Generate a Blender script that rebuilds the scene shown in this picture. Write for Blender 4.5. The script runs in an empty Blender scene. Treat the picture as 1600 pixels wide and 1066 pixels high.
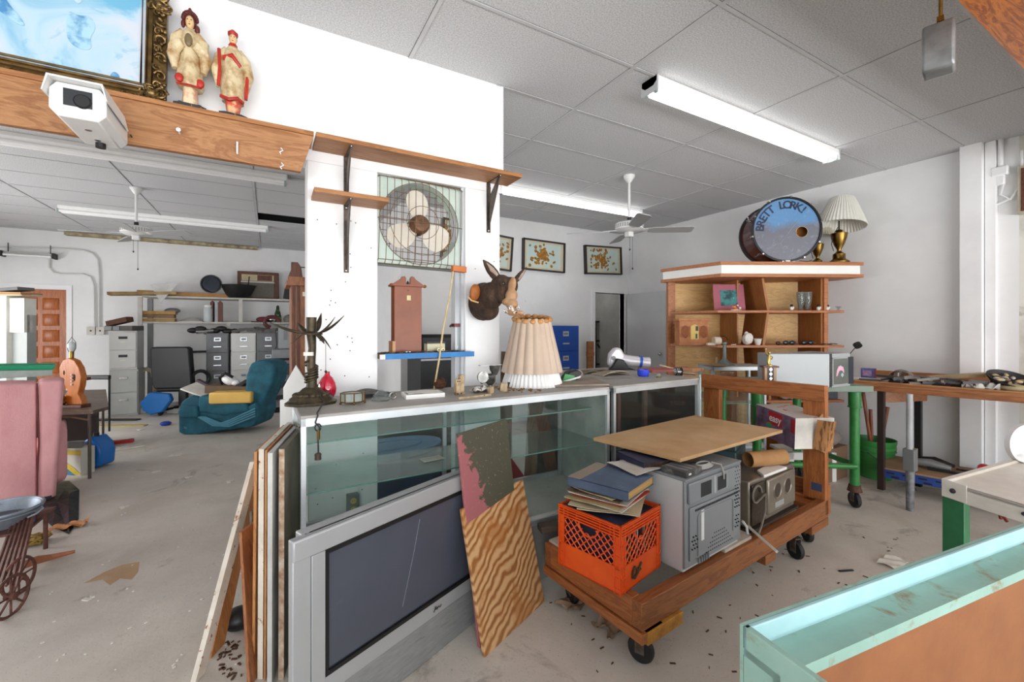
import bpy, bmesh, math, random
from mathutils import Vector, Matrix, Euler
random.seed(7)
C0 = bpy.context.scene.collection
PI = math.pi
# ------------------------------------------------------------------ camera
H = 1.42                       # eye height
FPX = 671.0                    # focal length in px of a 1600 px wide frame
YAW = math.atan(1184/671.0)
FW = (math.cos(YAW), math.sin(YAW)); RT = (math.sin(YAW), -math.cos(YAW))
cam = bpy.data.cameras.new('camera'); camo = bpy.data.objects.new('camera', cam); C0.objects.link(camo)
cam.sensor_width = 36; cam.lens = 36*FPX/1600; cam.shift_y = -21/1600; cam.clip_start = 0.02
camo.location = (0, 0, H); camo.rotation_euler = (PI/2, 0, YAW-PI/2)
bpy.context.scene.camera = camo
# ------------------------------------------------------------------ world, daylight and added fill lamps
sc = bpy.context.scene
sc.view_settings.view_transform = 'Standard'; sc.view_settings.look = 'None'
sc.view_settings.exposure = 0.0; sc.view_settings.gamma = 1; sc.view_settings.use_curve_mapping = False
sc.cycles.transparent_max_bounces = 32
w = bpy.data.worlds.new('sky'); sc.world = w; w.use_nodes = True
w.node_tree.nodes['Background'].inputs[0].default_value = (0.75, 0.87, 1, 1)
w.node_tree.nodes['Background'].inputs[1].default_value = 1.0
def area(name, loc, rot, sx, sy, power, col=(1, 1, 1)):
    l = bpy.data.lights.new(name, 'AREA'); l.shape = 'RECTANGLE'; l.size = sx; l.size_y = sy; l.energy = power; l.color = col
    o = bpy.data.objects.new(name, l); C0.objects.link(o); o.location = loc; o.rotation_euler = rot; o['kind'] = 'helper'
    return o
area('storefront_daylight', (.5, -7.5, 2.4), (PI/2, 0, 0), 15, 5.5, 620)
area('ceiling_fill', (.5, -5.0, .05), (PI-.75, 0, 0), 12, 2.6, 1080, (1, .99, .97))  # low upward lamp added outside to brighten the ceiling like ground bounce
area('side_daylight', (-4.75, 6.2, 1.35), (PI/2-.5, 0, -PI/2), 4.5, 1.3, 170)
area('closet_fill', (4.9, 6.3, 2.58), (0, 0, 0), .3, .3, 5)  # unseen lamp added to brighten the closet beyond the doorway
# ------------------------------------------------------------------ placing helpers: a sight line met with a real plane
def pz(u, v, z):
    a = (u-800)/FPX; b = (512-v)/FPX; t = (z-H)/b
    return Vector((t*(FW[0]+a*RT[0]), t*(FW[1]+a*RT[1]), z))
def py(u, v, Y):
    a = (u-800)/FPX; b = (512-v)/FPX; t = Y/(FW[1]+a*RT[1])
    return Vector((t*(FW[0]+a*RT[0]), Y, H+b*t))
def px(u, v, X):
    a = (u-800)/FPX; b = (512-v)/FPX; t = X/(FW[0]+a*RT[0])
    return Vector((X, t*(FW[1]+a*RT[1]), H+b*t))
def pd(u, v, D):
    a = (u-800)/FPX; b = (512-v)/FPX
    return Vector((D*(FW[0]+a*RT[0]), D*(FW[1]+a*RT[1]), H+b*D))
def dep(p): return p[0]*FW[0]+p[1]*FW[1]
FACE = YAW-PI/2                # rotation that turns a thing's -Y side to the viewer
# ------------------------------------------------------------------ mesh builder
class M:
    def __init__(s): s.v = []; s.f = []
    def _add(s, vs, fs, T=None):
        n = len(s.v)
        for p in vs:
            p = Vector(p)
            s.v.append(T @ p if T is not None else p)
        s.f += [[i+n for i in f] for f in fs]; return s
    def box(s, x0, y0, z0, x1, y1, z1, T=None):
        vs = [(x, y, z) for z in (z0, z1) for y in (y0, y1) for x in (x0, x1)]
        return s._add(vs, [(0, 2, 3, 1), (4, 5, 7, 6), (0, 1, 5, 4), (2, 6, 7, 3), (0, 4, 6, 2), (1, 3, 7, 5)], T)
    def cb(s, c, size, rot=(0, 0, 0), T=None):
        X = Matrix.Translation(Vector(c)) @ Euler(rot).to_matrix().to_4x4()
        if T is not None: X = T @ X
        a, b, d = size[0]/2, size[1]/2, size[2]/2
        return s.box(-a, -b, -d, a, b, d, X)
    def slab(s, pts, n):
        """polygon pts (3D) thickened by vector n"""
        n = Vector(n); k = len(pts); pts = [Vector(p) for p in pts]
        vs = pts+[p+n for p in pts]
        fs = [list(range(k))[::-1], list(range(k, 2*k))]+[(i, (i+1) % k, k+(i+1) % k, k+i) for i in range(k)]
        return s._add(vs, fs)
    def prism(s, poly, h0, h1, ax='z', T=None):
        def q(p, h):
            return {'z': (p[0], p[1], h), 'y': (p[0], h, p[1]), 'x': (h, p[0], p[1])}[ax]
        k = len(poly); vs = [q(p, h0) for p in poly]+[q(p, h1) for p in poly]
        fs = [list(range(k))[::-1], list(range(k, 2*k))]+[(i, (i+1) % k, k+(i+1) % k, k+i) for i in range(k)]
        return s._add(vs, fs, T)
    def tube(s, pts, r, n=8, closed=False, T=None, caps=True):
        pts = [Vector(p) for p in pts]; m = len(pts); vs = []; fs = []
        rs = r if isinstance(r, (list, tuple)) else [r]*m
        up = None
        for i, p in enumerate(pts):
            if closed: t = pts[(i+1) % m]-pts[i-1]
            else: t = pts[min(i+1, m-1)]-pts[max(i-1, 0)]
            if t.length < 1e-9: t = Vector((0, 0, 1))
            t.normalize()
            if up is None: up = Vector((0, 0, 1)) if abs(t.z) < .9 else Vector((1, 0, 0))
            a = t.cross(up)
            if a.length < 1e-6: a = t.cross(Vector((1, .3, 0)))
            a.normalize(); b = a.cross(t).normalized(); up = b
            for k in range(n):
                th = 2*PI*k/n; vs.append(p+a*(rs[i]*math.cos(th))+b*(rs[i]*math.sin(th)))
        for i in range(m if closed else m-1):
            for k in range(n):
                j = (i+1) % m
                fs.append((i*n+k, i*n+(k+1) % n, j*n+(k+1) % n, j*n+k))
        if not closed and caps: fs += [list(range(n))[::-1], [(m-1)*n+k for k in range(n)]]
        return s._add(vs, fs, T)
    def cyl(s, p0, p1, r0, r1=None, n=20): return s.tube([p0, p1], [r0, r0 if r1 is None else r1], n)
    def lathe(s, prof, c=(0, 0, 0), n=28, rib=None, T=None, close=True):
        vs = []; fs = []; m = len(prof); X = Matrix.Translation(Vector(c))
        if T is not None: X = T @ X
        for i, (r, z) in enumerate(prof):
            for k in range(n):
                th = 2*PI*k/n; q = r*(rib(th, i) if rib else 1)
                vs.append((q*math.cos(th), q*math.sin(th), z))
        for i in range(m-1):
            for k in range(n): fs.append((i*n+k, i*n+(k+1) % n, (i+1)*n+(k+1) % n, (i+1)*n+k))
        if close:
            if prof[0][0] > 0: fs.append(list(range(n))[::-1])
            if prof[-1][0] > 0: fs.append([(m-1)*n+k for k in range(n)])
        return s._add(vs, fs, X)
    def ell(s, c, r, n=14, m=9, rot=(0, 0, 0), T=None):
        prof = [(max(1e-4, math.sin(PI*i/m)), -math.cos(PI*i/m)) for i in range(m+1)]
        X = Matrix.Translation(Vector(c)) @ Euler(rot).to_matrix().to_4x4() @ Matrix.Diagonal((r[0], r[1], r[2], 1))
        if T is not None: X = T @ X
        return s.lathe(prof, n=n, T=X)
    def sheet(s, f, nu, nv, th=0.0):
        """f(i/nu, j/nv) -> point; a surface, thickened downwards by th along z if th"""
        vs = [Vector(f(i/nu, j/nv)) for j in range(nv+1) for i in range(nu+1)]
        fs = [(j*(nu+1)+i, j*(nu+1)+i+1, (j+1)*(nu+1)+i+1, (j+1)*(nu+1)+i) for j in range(nv) for i in range(nu)]
        n = len(vs)
        if th:
            vs2 = [p-Vector((0, 0, th)) for p in vs]; edge = [i for i in range(nu+1)]+[(j+1)*(nu+1)-1 for j in range(1, nv+1)]+[nv*(nu+1)+i for i in range(nu-1, -1, -1)]+[j*(nu+1) for j in range(nv-1, 0, -1)]
            fs = fs+[[i+n for i in f][::-1] for f in fs]+[(edge[k], edge[k]+n, edge[(k+1) % len(edge)]+n, edge[(k+1) % len(edge)]) for k in range(len(edge))]
            vs += vs2
        return s._add(vs, fs)
    def b(s, name, mat, parent=None, w=False, bev=0, sm=True, remesh=0, smooth=0, sub=0):
        me = bpy.data.meshes.new(name); o = bpy.data.objects.new(name, me); C0.objects.link(o)
        vs = s.v
        if parent is not None:
            o.parent = parent
            if w:
                Wm = Matrix.Identity(4); q = parent
                while q: Wm = q.matrix_basis @ Wm; q = q.parent
                Wi = Wm.inverted(); vs = [Wi @ p for p in vs]
        me.from_pydata([tuple(p) for p in vs], [], s.f); me.validate()
        bm = bmesh.new(); bm.from_mesh(me); bmesh.ops.recalc_face_normals(bm, faces=bm.faces); bm.to_mesh(me); bm.free()
        if mat: me.materials.append(mat)
        if sm or remesh:
            for p in me.polygons: p.use_smooth = True
            if not remesh: me.set_sharp_from_angle(angle=math.radians(38))
        if remesh:
            r = o.modifiers.new('r', 'REMESH'); r.mode = 'VOXEL'; r.voxel_size = remesh; r.use_smooth_shade = True
        if smooth:
            r = o.modifiers.new('s', 'SMOOTH'); r.iterations = smooth; r.factor = .6
        if bev:
            r = o.modifiers.new('b', 'BEVEL'); r.width = bev; r.segments = 2; r.limit_method = 'ANGLE'; r.angle_limit = math.radians(40)
        if sub:
            r = o.modifiers.new('u', 'SUBSURF'); r.levels = sub; r.render_levels = sub
        return o
def T(name, label, cat, loc, rz=0, group=None, rot=None):
    o = bpy.data.objects.new(name, None); C0.objects.link(o); o.empty_display_size = .05
    o.location = loc; o.rotation_euler = rot if rot else (0, 0, rz); o['label'] = label; o['category'] = cat
    if group: o['group'] = group
    return o
def one(m, name, mat, label, cat, group=None, **k):
    """one-mesh thing in world coordinates, origin moved to its base"""
    c = Vector((sum(p.x for p in m.v)/len(m.v), sum(p.y for p in m.v)/len(m.v), min(p.z for p in m.v)))
    m.v = [p-c for p in m.v]
    o = m.b(name, mat, **k); o.location = c; o['label'] = label; o['category'] = cat
    if group: o['group'] = group
    return o
def st(m, name, mat, **k):
    o = m.b(name, mat, **k); o['kind'] = 'structure'; return o
def dup(root, loc, rz=None, label=None, parent=None):
    c = root.copy(); C0.objects.link(c)
    if parent is None:
        c.location = loc
        if rz is not None: c.rotation_euler = (0, 0, rz)
        if label: c['label'] = label
    else: c.parent = parent
    for ch in [x for x in bpy.data.objects if x.parent == root]: dup(ch, None, parent=c)
    return c
def text(s, size, mat, name, parent, M4, ext=.0006, bold=0):
    cu = bpy.data.curves.new(name, 'FONT'); cu.body = s; cu.size = size; cu.extrude = ext; cu.align_x = 'CENTER'; cu.align_y = 'CENTER'; cu.offset = bold
    cu.materials.append(mat); q = bpy.data.objects.new(name+'_outline', cu); C0.objects.link(q); me = bpy.data.meshes.new_from_object(q.evaluated_get(bpy.context.evaluated_depsgraph_get())); bpy.data.objects.remove(q)
    me.transform(M4); me.name = name; o = bpy.data.objects.new(name, me); C0.objects.link(o); o.parent = parent; return o
# ------------------------------------------------------------------ materials
def lin(c):
    r = []
    for x in c:
        x = x/255; r.append(x/12.92 if x <= .04045 else ((x+.055)/1.055)**2.4)
    return (r[0], r[1], r[2], 1)
def newmat(name):
    m = bpy.data.materials.new(name); m.use_nodes = True; nt = m.node_tree
    return m, nt, nt.nodes['Principled BSDF']
def coords(nt, scale=(1, 1, 1)):
    tc = nt.nodes.new('ShaderNodeTexCoord'); mp = nt.nodes.new('ShaderNodeMapping'); mp.inputs['Scale'].default_value = scale
    nt.links.new(tc.outputs['Object'], mp.inputs['Vector']); return mp.outputs[0]
def ramp(nt, fac, stops):
    r = nt.nodes.new('ShaderNodeValToRGB'); e = r.color_ramp.elements
    e[0].position = stops[0][0]; e[0].color = stops[0][1]; e[1].position = stops[-1][0]; e[1].color = stops[-1][1]
    for p, c in stops[1:-1]:
        x = e.new(p); x.color = c
    nt.links.new(fac, r.inputs[0]); return r.outputs[0]
def noise(nt, vec, scale, detail=4, rough=.55, dist=0):
    n = nt.nodes.new('ShaderNodeTexNoise'); n.inputs['Scale'].default_value = scale; n.inputs['Detail'].default_value = detail
    n.inputs['Roughness'].default_value = rough; n.inputs['Distortion'].default_value = dist
    nt.links.new(vec, n.inputs['Vector']); return n.outputs['Fac']
def mix(nt, fac, a, b):
    m = nt.nodes.new('ShaderNodeMix'); m.data_type = 'RGBA'
    for k, v in ((0, fac), (6, a), (7, b)):
        if isinstance(v, (tuple, float, int)): m.inputs[k].default_value = v
        else: nt.links.new(v, m.inputs[k])
    return m.outputs[2]
def bump(nt, bs, h, dist, strength=1.0):
    b = nt.nodes.new('ShaderNodeBump'); b.inputs['Distance'].default_value = dist; b.inputs['Strength'].default_value = strength
    nt.links.new(h, b.inputs['Height']); nt.links.new(b.outputs[0], bs.inputs['Normal'])
MC = {}
def mat(col, r=.5, m=0, v=.12, vs=6, col2=None, th=(.35, .7), bp=0, bs=60, name='paint', dirt=None, dth=(.6, .7), ds=9, alpha=1, coat=0, stretch=(1, 1, 1)):
    """procedural surface: base colour broken up by noise (col2 or +-v), optional second blotchy 'dirt' colour and bump"""
    key = (col, r, m, v, vs, col2, th, bp, bs, dirt, dth, ds, coat, stretch)
    if key in MC: return MC[key]
    mt, nt, bs_ = newmat(name)
    a = lin(col)
    c2 = lin(col2) if col2 else tuple(x*(1-v*2.2) for x in a[:3])+(1,)
    vec = coords(nt, stretch)
    c = ramp(nt, noise(nt, vec, vs, 5, .6), [(th[0], c2), (th[1], a)])
    if dirt: c = mix(nt, ramp(nt, noise(nt, vec, ds, 8, .65, .3), [(dth[0], (0, 0, 0, 1)), (dth[1], (1, 1, 1, 1))]), c, lin(dirt))
    nt.links.new(c, bs_.inputs['Base Color']); bs_.inputs['Roughness'].default_value = r; bs_.inputs['Metallic'].default_value = m
    if coat: bs_.inputs['Coat Weight'].default_value = coat
    if bp: bump(nt, bs_, noise(nt, vec, bs, 3), bp)
    MC[key] = mt; return mt
def wood(c1, c2, axis='x', sc_=14, r=.5, c3=None, stretch=10, name='wood', dist=2.5, bp=.0008):
    key = ('w', c1, c2, axis, sc_, r, c3, stretch, dist)
    if key in MC: return MC[key]
    mt, nt, b = newmat(name)
    s = {'x': (1/stretch, 1, 1), 'y': (1, 1/stretch, 1), 'z': (1, 1, 1/stretch)}[axis]
    vec = coords(nt, tuple(q*sc_ for q in s))
    n1 = noise(nt, vec, 1.2, 6, .6, dist); n2 = noise(nt, vec, 6, 4, .6)
    c = ramp(nt, n1, [(.3, lin(c2)), (.48, lin(c1)), (.56, lin(c2)), (.7, lin(c1))])
    c = mix(nt, ramp(nt, n2, [(.45, (0, 0, 0, 1)), (.75, (.35, .35, .35, 1))]), c, lin(c3 or c2))
    nt.links.new(c, b.inputs['Base Color']); b.inputs['Roughness'].default_value = r
    bump(nt, b, n2, bp)
    MC[key] = mt; return mt
def glass(name, tint=(225, 238, 236), rough=.02, refl=1.0, dust=0.0):
    """thin window or case glass: tinted see-through sheet with a fresnel reflection and dust"""
    m = bpy.data.materials.new(name); m.use_nodes = True; nt = m.node_tree; nt.nodes.clear()
    out = nt.nodes.new('ShaderNodeOutputMaterial'); tr = nt.nodes.new('ShaderNodeBsdfTransparent'); tr.inputs[0].default_value = lin(tint)
    gl = nt.nodes.new('ShaderNodeBsdfGlossy'); gl.inputs['Roughness'].default_value = rough
    lw_ = nt.nodes.new('ShaderNodeLayerWeight'); lw_.inputs[0].default_value = .5
    pw = nt.nodes.new('ShaderNodeMath'); pw.operation = 'POWER'; pw.inputs[1].default_value = 4.0; nt.links.new(lw_.outputs['Facing'], pw.inputs[0])
    fr = nt.nodes.new('ShaderNodeMath'); fr.operation = 'MULTIPLY_ADD'; fr.inputs[1].default_value = .55; fr.inputs[2].default_value = .02; nt.links.new(pw.outputs[0], fr.inputs[0])
    mx = nt.nodes.new('ShaderNodeMixShader'); nt.links.new(fr.outputs[0], mx.inputs[0]); nt.links.new(tr.outputs[0], mx.inputs[1]); nt.links.new(gl.outputs[0], mx.inputs[2])
    last = mx.outputs[0]
    if dust:
        df = nt.nodes.new('ShaderNodeBsdfDiffuse'); df.inputs[0].default_value = lin((190, 200, 195))
        vec = coords(nt); f = ramp(nt, noise(nt, vec, 4, 6), [(.3, (dust*.5,)*3+(1,)), (.75, (dust*1.4,)*3+(1,))])
        m2 = nt.nodes.new('ShaderNodeMixShader'); nt.links.new(f, m2.inputs[0]); nt.links.new(last, m2.inputs[1]); nt.links.new(df.outputs[0], m2.inputs[2]); last = m2.outputs[0]
    nt.links.new(last, out.inputs[0]); return m
# common surfaces
WALL = mat((238, 238, 238), .75, vs=1.3, col2=(226, 226, 226), bp=.0006, bs=40, dirt=(196, 193, 188), dth=(.68, .85), ds=2.6, name='painted_wall')
WHITEP = mat((244, 244, 244), .6, vs=2, col2=(232, 232, 233), bp=.0003, bs=30, dirt=(120, 118, 115), dth=(.77, .82), ds=14, name='white_board_paint')
STEELW = mat((238, 238, 236), .4, v=.03, name='white_enamel')
BLK = mat((22, 22, 24), .45, v=.1, name='black_plastic')
DARK = mat((38, 36, 36), .6, v=.15, name='dark_metal')
CHROME = mat((200, 200, 200), .22, 1, v=.05, name='chrome')
ALU = mat((205, 210, 214), .35, .7, v=.05, name='aluminium_trim')
BRASS = mat((150, 118, 60), .3, 1, v=.2, vs=20, name='brass')
GREYM = mat((128, 130, 132), .45, .2, v=.06, name='grey_steel')
PAPER = mat((232, 228, 218), .8, v=.06, vs=20, name='paper')
CARD = mat((178, 132, 84), .8, v=.08, vs=15, name='cardboard')
RUST = mat((110, 74, 52), .75, .3, vs=25, col2=(66, 50, 44), bp=.001, name='rusty_iron')
BRONZE = mat((92, 80, 60), .5, .6, vs=30, col2=(52, 46, 36), bp=.001, bs=80, name='aged_bronze')
PINE = wood((174, 120, 72), (142, 90, 48), 'x', name='pine_board')
OAK = wood((226, 184, 118), (204, 158, 94), 'x', sc_=9, name='oak_veneer')
REDWOOD = wood((154, 96, 52), (122, 70, 36), 'x', name='stained_lumber')
DKWOOD = wood((110, 62, 38), (70, 36, 22), 'z', name='dark_wood')
# ================================================================== the setting
CZ = 3.05; YP = 2.56; YB = 5.59; XR = 5.55; YL = 10.15; XL = -4.6; YF = -3.2; CT = 1.05
FLOOR = mat((212, 205, 195), .6, vs=3, col2=(194, 187, 177), th=(.3, .75), bp=.0012, bs=25, dirt=(150, 142, 132), dth=(.6, .78), ds=60, name='worn_concrete')
_nt = FLOOR.node_tree; _b = _nt.nodes['Principled BSDF']; _src = _b.inputs['Base Color'].links[0].from_socket
_v = coords(_nt)
_c = mix(_nt, ramp(_nt, noise(_nt, _v, .9, 7, .6, .6), [(.55, (0, 0, 0, 1)), (.8, (.55, .55, .55, 1))]), _src, lin((150, 128, 104)))
_c = mix(_nt, ramp(_nt, noise(_nt, _v, 1.9, 9, .7, 1.2), [(.6, (0, 0, 0, 1)), (.66, (.45, .45, .45, 1))]), _c, lin((120, 112, 104)))
_c = mix(_nt, ramp(_nt, noise(_nt, _v, 140, 2, .6), [(.66, (0, 0, 0, 1)), (.72, (.75, .75, .75, 1))]), _c, lin((78, 66, 56)))
_nt.links.new(_c, _b.inputs['Base Color'])
st(M().box(XL-.1, YF-.1, -.1, XR+.1, YL+.1, 0), 'floor', FLOOR)
TILE = mat((222, 223, 225), .9, vs=120, col2=(186, 187, 189), th=(.38, .62), bp=.003, bs=140, name='acoustic_tile')
m = M(); hx0, hx1, hy0, hy1 = -.15, 1.07, 7.05, 7.6
m.box(XL, YF, CZ, XR, hy0, CZ+.02); m.box(XL, hy1, CZ, 1.6, YL, CZ+.02)
m.box(XL, hy0, CZ, hx0, hy1, CZ+.02); m.box(hx1, hy0, CZ, 1.6, hy1, CZ+.02); m.box(4.2, hy0, 2.6, XR, hy0+.02, CZ)
st(m, 'ceiling', TILE)
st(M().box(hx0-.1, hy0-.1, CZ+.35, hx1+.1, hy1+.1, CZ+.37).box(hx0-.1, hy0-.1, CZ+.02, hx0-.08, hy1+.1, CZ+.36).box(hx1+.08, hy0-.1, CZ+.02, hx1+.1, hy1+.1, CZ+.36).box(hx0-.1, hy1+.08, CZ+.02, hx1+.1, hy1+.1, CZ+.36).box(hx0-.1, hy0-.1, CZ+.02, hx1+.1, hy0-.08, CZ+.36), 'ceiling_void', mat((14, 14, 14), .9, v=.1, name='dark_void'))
GRID = mat((206, 207, 208), .5, v=.06, name='grid_bar'); GAPM = mat((70, 70, 70), .8, v=.2, vs=3, name='grid_gap')
m = M(); g = M()
for k in range(-4, 5):
    x = .745+1.24*k
    if x > XR: continue
    y1 = YB if x > 1.4 else YP
    m.box(x-.012, YF, CZ-.006, x+.012, y1, CZ+.001); g.box(x-.014, YF, CZ-.001, x+.015, y1, CZ+.0005)
for k in range(-7, 8):
    y = 1.36+.6*k
    if y > YB: break
    x0 = XL if y < YP-.05 else 1.33
    m.box(x0, y-.010, CZ-.005, XR, y+.010, CZ+.001); g.box(x0, y-.012, CZ-.001, XR, y+.013, CZ+.0005)
for k in range(-3, 2):
    x = -.15+1.22*k; m.box(x-.012, YP+.12, CZ-.006, x+.012, YL, CZ+.001); g.box(x-.014, YP+.12, CZ-.001, x+.016, YL, CZ+.0005)
for k in range(12):
    y = 3.45+.6*k; m.box(XL, y-.008, CZ-.004, 1.5 if y > YB else 1.33, y+.008, CZ+.001); g.box(XL, y-.01, CZ-.001, 1.33, y+.013, CZ+.0005)
st(m, 'ceiling_grid', GRID); st(g, 'ceiling_grid_gap', GAPM)
st(M().box(-3.0, YL-.14, CZ-.06, -.2, YL, CZ-.01), 'trim_1', mat((196, 186, 150), .8, vs=9, col2=(120, 100, 70), name='bare_batten'))
# walls
st(M().box(XR, 1.05, 0, XR+.1, YB+.1, CZ), 'wall_right', WALL)
ROUGH = mat((226, 224, 216), .8, vs=2.2, col2=(196, 192, 180), th=(.4, .6), bp=.003, bs=12, dirt=(140, 128, 102), dth=(.62, .74), ds=3, name='stained_masonry')
st(M().box(XR, YF, 0, XR+.1, 1.05, CZ), 'wall_right.001', ROUGH)
m = M(); dx0, dx1, dz = 4.76, 5.43, 2.01
m.box(1.5, YB, 0, dx0, YB+.1, CZ).box(dx1, YB, 0, XR, YB+.1, CZ).box(dx0, YB, dz, dx1, YB+.1, CZ)
st(m, 'wall_back', WALL)
st(M().box(1.5, YB+.1, 0, 1.6, YL, CZ), 'wall_alcove', WALL)
m = M().box(dx0-.07, YB-.02, 0, dx0, YB+.12, dz+.07).box(dx1, YB-.02, 0, dx1+.07, YB+.12, dz+.07).box(dx0, YB-.02, dz, dx1, YB+.12, dz+.07)
st(m, 'trim_2', WHITEP)
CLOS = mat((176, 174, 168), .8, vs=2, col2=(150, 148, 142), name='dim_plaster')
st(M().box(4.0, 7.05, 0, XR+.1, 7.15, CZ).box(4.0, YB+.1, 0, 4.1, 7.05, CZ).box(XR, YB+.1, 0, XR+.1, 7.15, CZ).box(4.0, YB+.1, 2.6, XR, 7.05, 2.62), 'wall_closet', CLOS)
# rear wall with the panelled door
bx0, bx1, bz = -3.5, -3.0, 0
pA = py(40, 455, YL); pB = py(104, 455, YL); DZ = pB.z+.02; bx0 = pB.x-.92; bx1 = pB.x
m = M().box(XL, YL, 0, bx0, YL+.1, CZ).box(bx1, YL, 0, 1.6, YL+.1, CZ).box(bx0, YL, DZ, bx1, YL+.1, CZ)
st(m, 'wall_rear', WALL)
st(M().box(bx0-.06, YL-.015, 0, bx0, YL+.02, DZ+.08).box(bx1, YL-.015, 0, bx1+.07, YL+.02, DZ+.08).box(bx0, YL-.015, DZ, bx1, YL+.02, DZ+.08), 'trim_3', WHITEP)
DOORW = wood((188, 106, 48), (150, 76, 30), 'z', sc_=9, r=.35, name='door_wood')
d = st(M().box(bx0, YL+.03, 0, bx1, YL+.07, DZ), 'door_1', DOORW)
for i in range(3):
    for j in range(7):
        cx = bx0+.2+i*.26; cz = .2+j*.27
        if cz+.1 > DZ: continue
        p = M(); a, b2 = .1, .1
        p.box(cx-a, YL+.024, cz-b2, cx+a, YL+.03, cz+b2)
        p._add([(cx-a+.03, YL+.005, cz-b2+.03), (cx+a-.03, YL+.005, cz-b2+.03), (cx+a-.03, YL+.005, cz+b2-.03), (cx-a+.03, YL+.005, cz+b2-.03), (cx-a, YL+.024, cz-b2), (cx+a, YL+.024, cz-b2), (cx+a, YL+.024, cz+b2), (cx-a, YL+.024, cz+b2)],
               [(0, 1, 2, 3), (0, 1, 5, 4), (1, 2, 6, 5), (2, 3, 7, 6), (3, 0, 4, 7)])
        p.b('raised_panel', DOORW, d)
# left wall and storefront behind the camera (openings for the daylight)
m = M().box(XL-.1, YF, 0, XL, 3.9, CZ).box(XL-.1, 3.9, 0, XL, 8.5, .6).box(XL-.1, 3.9, 2.05, XL, 8.5, CZ).box(XL-.1, 8.5, 0, XL, YL, CZ)
st(m, 'wall_left', WALL)
m = M().box(XL, YF-.1, 0, XR, YF, .38).box(XL, YF-.1, 2.82, XR, YF, CZ)
for x in (XL, -3.4, 5.3): m.box(x, YF-.1, .38, x+.25, YF, 2.82)
st(m, 'wall_front', WALL)
m = M()
for x in (-1.3, .95, 3.2): m.box(x-.03, YF-.08, .38, x+.03, YF-.02, 2.82)
st(m, 'window_1', ALU)
# partition: drop wall over the openings, two boxed columns
xe = py(785, 135, YP).x; c1a = py(480, 400, YP).x; c1b = py(590, 400, YP).x; c2a = py(727, 400, YP).x; c2b = py(781, 400, YP).x
zb = py(550, 262, YP).z
st(M().box(XL, YP, zb, xe, YP+.14, CZ), 'wall_partition', WHITEP)
st(M().box(xe-.012, YP-.006, zb, xe+.004, YP+.146, CZ), 'trim_4', WHITEP)
st(M().box(c1a, YP, 0, c1b, YP+.16, zb), 'column_1', WHITEP, bev=.004)
st(M().box(c2a, YP, 0, c2b, YP+.12, zb), 'column_2', WHITEP, bev=.004)
SHW = mat((205, 208, 212), .6, v=.04, name='grey_white_trim')
st(M().box(c2a-.05, YP+.05, 0, c2a, YP+.12, zb).box(c2a-.02, YP+.02, 0, c2a, YP+.05, zb), 'trim_5', SHW)
NAIL = mat((70, 70, 70), .4, .8, name='nail')
m = M()
for i in range(46):
    x = random.choice([random.uniform(c1a+.02, c1b-.02)]*3+[random.uniform(c2a+.02, c2b-.02)]); z = random.uniform(.35, 2.1)
    m.ell((x, YP-.001, z), (.0035, .002, .0035), 6, 4)
st(m, 'trim_6', NAIL)
# wooden beam across the left opening, with its top ledge
bf = YP-.18; zt = py(490, 207, bf).z; z0 = py(470, 268, bf).z; xa = py(490, 207, bf).x; xb = py(470, 268, bf).x
BEAM = wood((178, 128, 84), (146, 96, 56), 'x', sc_=11, r=.55, c3=(124, 74, 42), stretch=7, name='beam_wood')
st(M().prism([(XL, z0), (xb, z0), (xa, zt-.02), (XL, zt-.02)], bf, bf+.03, 'y'), 'beam', BEAM)
st(M().box(XL, bf-.012, zt-.02, xa, YP, zt), 'beam_ledge', PINE)
# post and conduit side of the right wall
yA = px(1499, 400, XR-.12).y; yB_ = px(1534, 400, XR-.12).y
st(M().box(XR-.12, yB_, 0, XR, yA, CZ), 'column_3', WHITEP, bev=.003)
st(M().box(XR-.06, px(1556, 400, XR-.06).y, 0, XR, yB_-.004, CZ), 'trim_7', WHITEP, bev=.003)
# timber soffit over the storefront side
SOFF = wood((190, 112, 44), (128, 62, 22), 'x', sc_=16, r=.3, c3=(96, 44, 16), stretch=9, name='varnished_soffit')
st(M().box(1.2, -.6, 2.7, XR, .6, 2.82), 'soffit', SOFF)
st(M().box(1.2, .6, 2.72, XR, .62, 2.80).box(1.2, .6, 2.99, XR, .64, CZ), 'trim_8', GRID)
st(M().box(1.2, -.6, 2.82, XR, .6, CZ), 'soffit.001', WALL)
# open door leaf against the right wall
d = st(M().box(XR-.1, 4.7, .02, XR-.06, YB-.05, 2.0), 'door_2', mat((212, 213, 214), .5, v=.04, vs=2, name='door_paint'), bev=.003)
M().ell((XR-.14, 4.78, 1.0), (.028, .028, .028)).cyl((XR-.1, 4.78, 1.0), (XR-.14, 4.78, 1.0), .01).b('door_knob', CHROME, d)
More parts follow.
